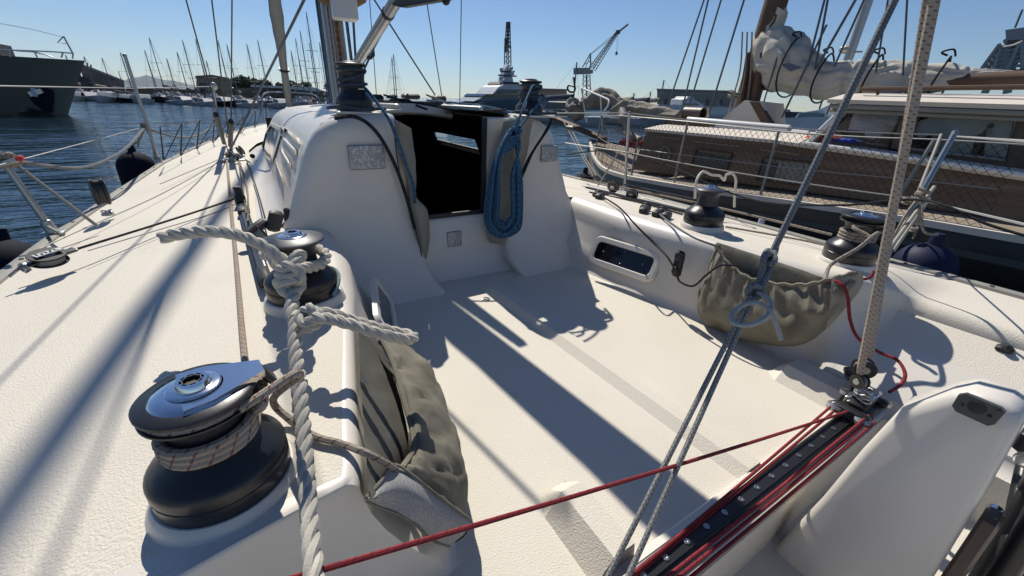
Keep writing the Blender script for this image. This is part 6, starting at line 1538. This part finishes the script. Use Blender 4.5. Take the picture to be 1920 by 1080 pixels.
for k, (px, py, w_, h_, lab) in enumerate(((445, 160, 14, 12, 'dark pine tree with the lowest crown, nearest the tan building'), (470, 157, 20, 14, 'broad dark pine tree between the tan building and the furled headsail'), (495, 160, 14, 12, 'dark pine tree just left of the furled headsail'), (628, 164, 20, 11, 'round dark tree beside the aluminium mast'), (528, 165, 8, 8, 'small dark tree right behind the furled headsail'))):
    yy = yq * 1.12; c = Y(px, py, yy); t = thing('pine_tree', lab, 'tree', (c.x, c.y, 0), 'trees on the far quay')
    dpt = (c - CAM).dot(Vector((AX[2], AY[2], AZ[2]))) / 755
    mb = MB(); mb.tube(cat([(c.x, c.y, 0), c + Vector((.2, 0, -h_ * dpt * .5)), c], 4), [.3] * 5 + [.2] * 4, 7); tr_ = mb.build('trunk', 'bark', t)
    mb = MB(); 
    for q in range(5): mb.tube([c + Vector((0, 0, -h_ * dpt * .6)), c + Vector((math.cos(q * 1.3) * w_ * dpt * .6, math.sin(q * 1.3) * w_ * dpt * .6, h_ * dpt * .2))], .1, 5)
    mb.build('limb', 'bark', tr_)
    leafy(t, c, w_ * dpt * 1.15, h_ * dpt * 1.1, 900, k, .35)
for k, (px, py, s_, lab) in enumerate(((541, 153, 1.0, 'tallest palm behind the furled headsail'), (556, 158, .8, 'small palm between the two taller palms'), (573, 156, .9, 'palm tree nearest the tallest marina mast'))):
    yy = yq * 1.1; c = Y(px, py, yy); t = thing('palm_tree', lab, 'palm', (c.x, c.y, 0), 'palms on the far quay')
    mb = MB(); mb.tube([(c.x, c.y, 0), c], [.25, .16], 7); mb.build('trunk', 'bark', t)
    mb = MB(); rn = random.Random(k)
    for q in range(22):
        a = q * 2.4; el = rn.uniform(-.2, 1.1); L_ = 1.9 * s_; pts = [c + Vector((math.cos(a) * u * L_ * math.cos(el * .6), math.sin(a) * u * L_ * math.cos(el * .6), L_ * (math.sin(el) * u - .9 * u * u))) for u in (0, .3, .6, .85, 1)]
        for u in range(4):
            d = (pts[u + 1] - pts[u]); sd = d.cross(Vector((0, 0, 1))).normalized() * .22; b0 = len(mb.v); mb.v += [tuple(pts[u] - sd + Vector((0, 0, -.15))), tuple(pts[u + 1] - sd * .7 + Vector((0, 0, -.15))), tuple(pts[u + 1]), tuple(pts[u])]; mb.face([b0, b0 + 1, b0 + 2, b0 + 3])
            b0 = len(mb.v); mb.v += [tuple(pts[u] + sd + Vector((0, 0, -.15))), tuple(pts[u + 1] + sd * .7 + Vector((0, 0, -.15))), tuple(pts[u + 1]), tuple(pts[u])]; mb.face([b0, b0 + 1, b0 + 2, b0 + 3])
    mb.build('crown', 'palm', t, smooth=False)
# mountain range and right hill
def ridge(pts, yy, depth, name, m):
    mb = MB(); rows = [[], [], [], []]
    P = cat([(a, b_, 0) for a, b_ in pts], 6)
    for i, p in enumerate(P):
        q = Y(p.x, p.y + .6 * noise.noise(Vector((i * .6, yy, 0))), yy); d = Vector((q.x, q.y, 0)).normalized()
        rows[0].append(Vector((q.x, q.y, WZ - 2)) - d * depth * .5); rows[1].append(Vector((q.x, q.y, WZ + (q.z - WZ) * .6)) - d * depth * .2); rows[2].append(q); rows[3].append(Vector((q.x, q.y, WZ - 2)) + d * depth)
    mb.grid(rows); return struct(mb, name, m)
ridge([(205, 166), (225, 158), (240, 148), (262, 144), (275, 141), (290, 145), (310, 150), (330, 152), (352, 158), (400, 166), (450, 172)], 6500, 1500, 'mountain', 'hill')
ridge([(1395, 222), (1408, 205), (1418, 196), (1440, 195), (1450, 199), (1463, 201), (1475, 212), (1490, 222)], 150, 60, 'hill', 'foliage')

# --- grey-hulled motor yacht at the far left
my = thing('motor_yacht', 'big grey-green motor yacht whose raked bow enters at the left edge', 'yacht', G(40, 213))
yy0 = 36.0
tipT, tipB = Y(140, 110, yy0), Y(100, 214, yy0); tipB.z = WZ - .2
zdk = Y(0, 107, yy0).z
rows = []
for s_ in (0, .02, .06, .12, .2, .3, .45, .65, 1):
    bx = 24 * s_; hb = 3.2 * (1 - (1 - min(1, s_ * 1.5)) ** 2.2); r_ = []
    for sg, c in ((-1, 1), (-1, .85), (-1, .55), (-1, .25), (-1, 0), (1, 0), (1, .25), (1, .55), (1, .85), (1, 1)):
        p = tipB.lerp(tipT, c); k_ = (.25 + .75 * c ** .7) if s_ < .6 else (.6 + .4 * c ** .5)
        zt = p.z if c < 1 else tipT.z + (zdk - tipT.z) * min(1, s_ * 2)
        r_.append(Vector((p.x - bx * (1 if c > 0 else .97), yy0 + 2 + sg * hb * k_, p.z + (zt - p.z) * c)))
    rows.append(r_)
mb = MB(); mb.grid(rows, closed=True, cap=True); mb.build('hull', 'olive_hull', my)
hn = lambda px, py, o=0: Y(px, py, yy0 - 1.25 + o)
def on_hull(px, py, off=.06):
    r_ = ray(px, py); best = None
    for i in range(700):
        p = CAM + r_ * (24 + i * .04); c = min(1, max(0, (p.z - tipB.z) / (tipT.z - tipB.z))); q = tipB.lerp(tipT, c); s_ = max(0, (q.x - p.x)) / 24
        hb = 3.2 * (1 - (1 - min(1, s_ * 1.5)) ** 2.2); k_ = .25 + .75 * c ** .7; e = abs(p.y - (yy0 + 2 - hb * k_))
        if best is None or e < best[0]: best = (e, p)
    return best[1] - r_.normalized() * off
def draped(L_, R2, n=5, off=.06):
    return [[on_hull(a[0] + (b_[0] - a[0]) * k / n, a[1] + (b_[1] - a[1]) * k / n, off) for k in range(n + 1)] for a, b_ in zip([(q.x, q.y) for q in cat([(*q, 0) for q in L_], 3)], [(q.x, q.y) for q in cat([(*q, 0) for q in R2], 3)])]
mb = MB(); mb.grid(draped([(26, 151), (46, 166), (62, 193), (82, 208)], [(58, 144), (82, 163), (101, 172), (99, 211)])); ap = mb.build('anchor_pocket', 'rubber_navy', my)
mb = MB(); mb.grid(draped([(0, 200), (50, 201), (70, 206), (96, 211)], [(0, 219), (50, 219), (70, 219), (97, 219)])); mb.build('boot_stripe', 'hull_black', my)
mb = MB(); mb.bar(on_hull(56, 177, .2), on_hull(80, 170, .2), .2, .25); mb.bar(on_hull(62, 166, .2), on_hull(68, 182, .2), .2, .25); mb.build('anchor', 'steel', ap)
mb = MB()
for pts_ in ([(-10, 93), (50, 95), (100, 97), (138, 100)], [(30, 95), (60, 97), (85, 102), (100, 108)], [(115, 108), (118, 98)], [(136, 110), (137, 99)], [(70, 108), (64, 96)], [(20, 107), (18, 95)]):
    mb.tube([hn(*q, .6) for q in pts_], .035, 6)
mb.build('bow_rail', 'steel', my)
mb = MB(); mb.tube([hn(137, 101, .6), hn(119, 68, .6)], .04, 6); mb.tube([hn(124, 82, .6), hn(108, 80, .6), hn(119, 68, .6)], .03, 5); mb.tube([hn(119, 70, .6), hn(60, 55, .6), hn(0, 44, .6), hn(-20, 40, .6)], .012, 4); mb.build('jackstaff', 'boat_white', my)
mb = MB(); mb.box(hn(-24, 98, 4), (1.6, 2, .9)); mb.build('deckhouse', 'far_dark', my)

# --- superyacht in the centre
sy = thing('superyacht', 'long blue-grey superyacht with white decks and radar mast beyond the companionway', 'yacht', G(950, 213))
ys_ = 62.0; S = lambda px, py, o=0: Y(px, py, ys_ + o)
rows = []
for px, t_, b2_, hb in ((872, 200, 214, 3.5), (884, 196, 216, 4.0), (920, 189, 217, 4.3), (960, 186, 218, 4.2), (1000, 185, 220, 3.4), (1030, 185, 222, 2.0), (1045, 184, 224, .9), (1058, 183, 226, .1)):
    a, b_ = S(px, t_), S(px, b2_); b_.z = WZ - .1
    if px > 1020: b_.x -= (px - 1020) * .06
    rows.append([Vector((b_.x, ys_ - hb * .8 + 4, b_.z)), Vector(((a.x + b_.x) / 2, ys_ - hb * .95 + 4, (a.z + b_.z) / 2)), Vector((a.x, ys_ - hb + 4, a.z)), Vector((a.x, ys_ + hb + 4, a.z)), Vector((b_.x, ys_ + hb * .8 + 4, b_.z))])
mb = MB(); mb.grid(rows, closed=True, cap=True); mb.build('hull', 'superyacht', sy)
for poly, m_, o_, th in (([(905, 190), (920, 180), (935, 163), (945, 158), (978, 158), (992, 166), (1010, 174), (1020, 186)], 'boat_white', 1.0, 6), ([(888, 190), (910, 180), (1005, 180), (1032, 186), (1032, 190)], 'superyacht', .6, 7), ([(912, 176), (990, 178), (1000, 182), (905, 181)], 'glass_dark', .4, 7.2), ([(928, 172), (938, 167), (985, 168), (992, 173)], 'superyacht', .8, 6.4), ([(935, 172), (985, 170), (990, 174), (930, 175)], 'glass_dark', .7, 6.5), ([(940, 158), (945, 153), (972, 154), (975, 158)], 'far_dark', 1.4, 5)):
    mb = MB(); mb.prism([S(px, py, o_) for px, py in poly], (0, th, 0)); mb.build('superstructure' if m_ != 'glass_dark' else 'window_band', m_, sy, smooth=False)
for q in ((920, 173, 935, 171), ):
    pass
mb = MB(); mb.prism([S(px, py, 3) for px, py in ((940, 155), (948, 128), (953, 120), (958, 130), (963, 155))], (0, 1.2, 0)); mst = mb.build('radar_mast', 'boat_white', sy, smooth=False)
for (px, py, r_) in ((939, 147, .35), (940, 130, .3), (960, 138, .4), (959, 128, .3), (946, 152, .35)):
    mb = MB(); mb.ball(S(px, py, 2.6), r_, 10); mb.build('radar_dome', 'boat_white', mst)
mb = MB(); mb.bar(S(934, 141, 2.8), S(968, 143, 2.8), .2, .2); mb.bar(S(938, 134, 2.8), S(965, 134, 2.8), .2, .2); mb.build('crossbar', 'far_dark', mst)
def lattice(mb, a, b_, w0, w1, n, r_=.12, up=Vector((0, 0, 1))):
    a, b_ = Vector(a), Vector(b_); t = (b_ - a).normalized(); s1 = t.cross(Vector((0, 1, 0))).normalized(); s2 = t.cross(s1).normalized()
    cs = []
    for i in range(n + 1):
        c = a.lerp(b_, i / n); w_ = (w0 + (w1 - w0) * i / n) / 2
        cs.append([c + s1 * w_ * x + s2 * w_ * y for x, y in ((1, 1), (-1, 1), (-1, -1), (1, -1))])
    for k in range(4):
        mb.tube([c[k] for c in cs], r_, 5)
        for i in range(n): mb.tube([cs[i][k], cs[i + 1][(k + 1) % 4]], r_ * .6, 4)
# tall slim crane behind the superyacht
ct = thing('tower_crane', 'tall slim dark crane column rising behind the superyacht', 'crane', Y(952, 200, 200))
mb = MB(); T_ = lambda px, py: Y(px, py, 200.0); lattice(mb, T_(952, 205), T_(952, 85), 3.0, 2.2, 14, .28); mb.build('column', 'far_beige', ct)
mb = MB(); lattice(mb, T_(952, 90), T_(953, 42), 2.0, 1.2, 7, .3); mb.bar(T_(949, 98), T_(949, 72), 1.0, 1.5); mb.box(T_(953, 48), (1.6, 1.6, 3)); mb.build('folded_jib', 'far_dark', ct)
# dock crane
dc = thing('dock_crane', 'tall harbour crane with lattice jib and square cabin on a tower', 'crane', Y(1100, 205, 180))
K_ = lambda px, py: Y(px, py, 180.0)
mb = MB(); lattice(mb, K_(1100, 205), K_(1100, 140), 3.4, 2.4, 8, .22); mb.build('tower', 'far_dark', dc)
mb = MB(); mb.prism([K_(1087, 127), (K_(1107, 127)), K_(1107, 139), K_(1087, 139)], (0, 5, 0)); mb.prism([K_(1107, 131), K_(1112, 131), K_(1112, 138), K_(1107, 138)], (0, 3, 0)); mb.build('machine_house', 'far_grey', dc, smooth=False)
mb = MB(); mb.tube([K_(1108, 128), K_(1107, 100)], .35, 5); mb.tube([K_(1092, 126), K_(1107, 100)], .25, 5); mb.tube([K_(1098, 127), K_(1107, 104)], .18, 5); mb.tube([K_(1094, 122), K_(1107, 114)], .15, 4); mb.build('gantry_frame', 'far_dark', dc)
mb = MB(); lattice(mb, K_(1110, 130), K_(1158, 60), 2.6, 1.0, 14, .2); mb.tube([K_(1157, 62), K_(1177, 46)], .5, 6); mb.box(K_(1159, 60), (1.6, 1.6, 1.6)); jb = mb.build('jib', 'far_dark', dc)
mb = MB(); mb.tube([K_(1107, 101), K_(1140, 74), K_(1157, 61)], .12, 4); mb.tube([K_(1107, 103), K_(1157, 64)], .1, 4); mb.tube([K_(1158, 62), K_(1156, 99)], .07, 4); mb.tube([K_(1160, 62), K_(1157, 99)], .05, 4); mb.box(K_(1156, 100), (.8, .8, 1.5)); mb.build('hoist_cable', 'far_dark', dc)
# sheds at the right
b_ = thing('warehouse', 'low beige warehouse at the waterline behind the superyacht bow', 'building', G(1040, 222))
mb = MB(); slab(mb, [(1000, 167), (1062, 168), (1066, 190), (1000, 190)], 120, 18); mb.build('wall', 'far_beige', b_, smooth=False)
mb = MB(); slab(mb, [(998, 165), (1064, 167), (1064, 170), (998, 169)], 119, 20); mb.build('roof', 'far_brown', b_, smooth=False)
b_ = thing('hangar', 'large grey shipyard hangar between the dock crane and the wooden mast', 'building', G(1300, 228))
mb = MB(); slab(mb, [(1232, 169), (1242, 168), (1378, 172), (1390, 206), (1390, 225), (1232, 218)], 110, 40); mb.build('wall', 'far_grey', b_, smooth=False)
mb = MB(); slab(mb, [(1231, 166), (1380, 170), (1380, 172.5), (1231, 169)], 109, 42); mb.build('roof', 'far_beige', b_, smooth=False)
for k in range(5):
    x0 = 1250 + k * 26; mb = MB(); slab(mb, [(x0, 186), (x0 + 13, 186.5), (x0 + 13, 197), (x0, 196.5)], 109.2, 1); mb.build('door', 'far_brown', b_, smooth=False)
for k in range(3):
    mb = MB(); slab(mb, [(1236, 176 + k * 4), (1376, 178.5 + k * 4.2), (1376, 179.3 + k * 4.2), (1236, 176.8 + k * 4)], 109.3, .6); mb.build('cladding_band', 'far_beige', b_, smooth=False)
mb = MB()
P = G(1240, 229); slab(mb, [(1000, 190), (1400, 206), (1400, 224), (1000, 212)], 105, 60); struct(mb, 'quay', 'stone')
# right background boats
wy = thing('motor_yacht', 'white flybridge motor yacht moored in front of the grey hangar', 'yacht', G(1300, 225)); Q = lambda px, py, o=0: Y(px, py, 60 + o)
mb = MB(); mb.prism([Q(*q) for q in ((1195, 200), (1240, 196), (1330, 200), (1378, 202), (1366, 216), (1200, 210))], (0, 4, 0)); mb.build('hull', 'boat_white', wy, smooth=False)
mb = MB(); mb.prism([Q(*q, .5) for q in ((1278, 200), (1280, 187), (1288, 184), (1290, 181), (1300, 181), (1302, 187), (1312, 192), (1322, 201))], (0, 3, 0)); mb.build('superstructure', 'boat_white', wy, smooth=False)
mb = MB(); mb.prism([Q(*q, .4) for q in ((1282, 194), (1308, 194), (1312, 197), (1282, 197))], (0, 3.2, 0)); mb.build('window_band', 'glass_dark', wy, smooth=False)
wy = thing('motor_yacht', 'white motor yacht with blue-tinted windscreen behind the wooden boom', 'yacht', X(1500, 230, 16)); Q = lambda px, py, o=0: X(px, py, 16 + o)
mb = MB(); mb.prism([Q(*q) for q in ((1458, 226), (1470, 221), (1540, 219), (1640, 219), (1640, 250), (1462, 248))], (4, 0, 0)); mb.build('hull', 'boat_white', wy, smooth=False)
mb = MB(); mb.prism([Q(*q, .4) for q in ((1490, 222), (1497, 212), (1535, 206), (1556, 196), (1640, 190), (1640, 222))], (3, 0, 0)); mb.build('superstructure', 'boat_white', wy, smooth=False)
mb = MB(); mb.prism([Q(*q, .3) for q in ((1493, 221), (1500, 212), (1532, 211), (1545, 214), (1538, 221))], (3.1, 0, 0)); mb.build('windscreen', mat('blue_tinted_glass', (.03, .08, .12), .1), wy, smooth=False)
dm = thing('workboat', 'dark low workboats and gear moored beyond the wooden mast boot', 'boat', X(1450, 222, 26)); Q = lambda px, py, o=0: X(px, py, 26 + o)
mb = MB(); mb.prism([Q(*q) for q in ((1415, 208), (1500, 210), (1508, 218), (1500, 226), (1418, 226))], (4, 0, 0)); mb.build('hull', 'far_dark', dm, smooth=False)
mb = MB(); mb.prism([Q(*q, .4) for q in ((1425, 210), (1428, 203), (1448, 204), (1450, 211))], (2, 0, 0)); mb.build('cabin', 'far_grey', dm, smooth=False)
# lone masts at the right
for k, (bx, tx, ty, lab) in enumerate(((1062, 1071, 117, 'sailboat with a tall mast just left of the dock crane'), (1221, 1227, 149, 'sailboat with mast just left of the grey hangar'), (1202, 1205, 172, 'sailboat with short thin mast left of the hangar masts'), (1174, 1176, 174, 'sailboat with the shortest mast, right of the dock crane'))):
    o = copy_tree(protos[('whitetan', 0)] if k % 2 else protos[('whiteblue', 0)]); g = G(bx, 232 + (bx - 1060) * .02); g = g * (1.0); g.z = WZ
    top = Y(tx, ty, g.y); mh = top.z - WZ; o.location = g; o.rotation_euler = (0, 0, R_(-80 - 8 * k)); o.scale = (1, 1, mh / 10.0)
    for ch in [q for q in bpy.data.objects if q.parent == o]:
        if ch.name.split('.')[0] in ('hull', 'cabin', 'furled_sail', 'deck_gear'): ch.scale = (1, 1, 10.0 / mh)
    tag(o, lab, 'sailboat', 'sailboats by the right-hand quay')
# pylon crane at the right edge
pc_ = thing('shipyard_crane', 'grey lattice shipyard crane head at the right edge above the boom', 'crane', X(1895, 190, 120)); Q = lambda px, py, o=0: X(px, py, 120 + o)
mb = MB(); lattice(mb, Q(1866, 136), Q(1896, 84), 3.5, 2.5, 6, .35); lattice(mb, Q(1893, 136), Q(1900, 84), 3.5, 2.5, 6, .35); mb.tube([Q(1866, 136), Q(1845, 175)], .6, 5); mb.tube([Q(1893, 136), Q(1888, 175)], .6, 5); mb.build('tower', 'far_grey', pc_)
mb = MB(); mb.prism([Q(*q) for q in ((1885, 56), (1945, 48), (1945, 78), (1882, 82), (1880, 76), (1886, 72))], (9, 0, 0)); mb.build('machine_house', 'far_grey', pc_, smooth=False)
mb = MB(); mb.tube([Q(1903, 52), Q(1917, 18)], .15, 4); mb.prism([Q(*q, -1) for q in ((1888, 76), (1916, 74), (1908, 92), (1892, 92))], (8, 0, 0)); mb.build('slewing_ring', 'far_dark', pc_)
# haze between here and the mountain
mb = MB(); mb.box((0, 3600, 198), (9000, 9400, 400)); hz = mb.build('haze', 'water', off=(0, 0, 0), smooth=False); hz['kind'] = 'stuff'
hm = bpy.data.materials.new('haze'); hm.use_nodes = True; nt = hm.node_tree; nt.nodes.remove(nt.nodes['Principled BSDF'])
pv = nt.nodes.new('ShaderNodeVolumePrincipled'); pv.inputs['Color'].default_value = (.72, .84, 1, 1); pv.inputs['Density'].default_value = .00004; pv.inputs['Anisotropy'].default_value = .3
nt.links.new(pv.outputs[0], nt.nodes['Material Output'].inputs['Volume']); hz.data.materials.clear(); hz.data.materials.append(hm)
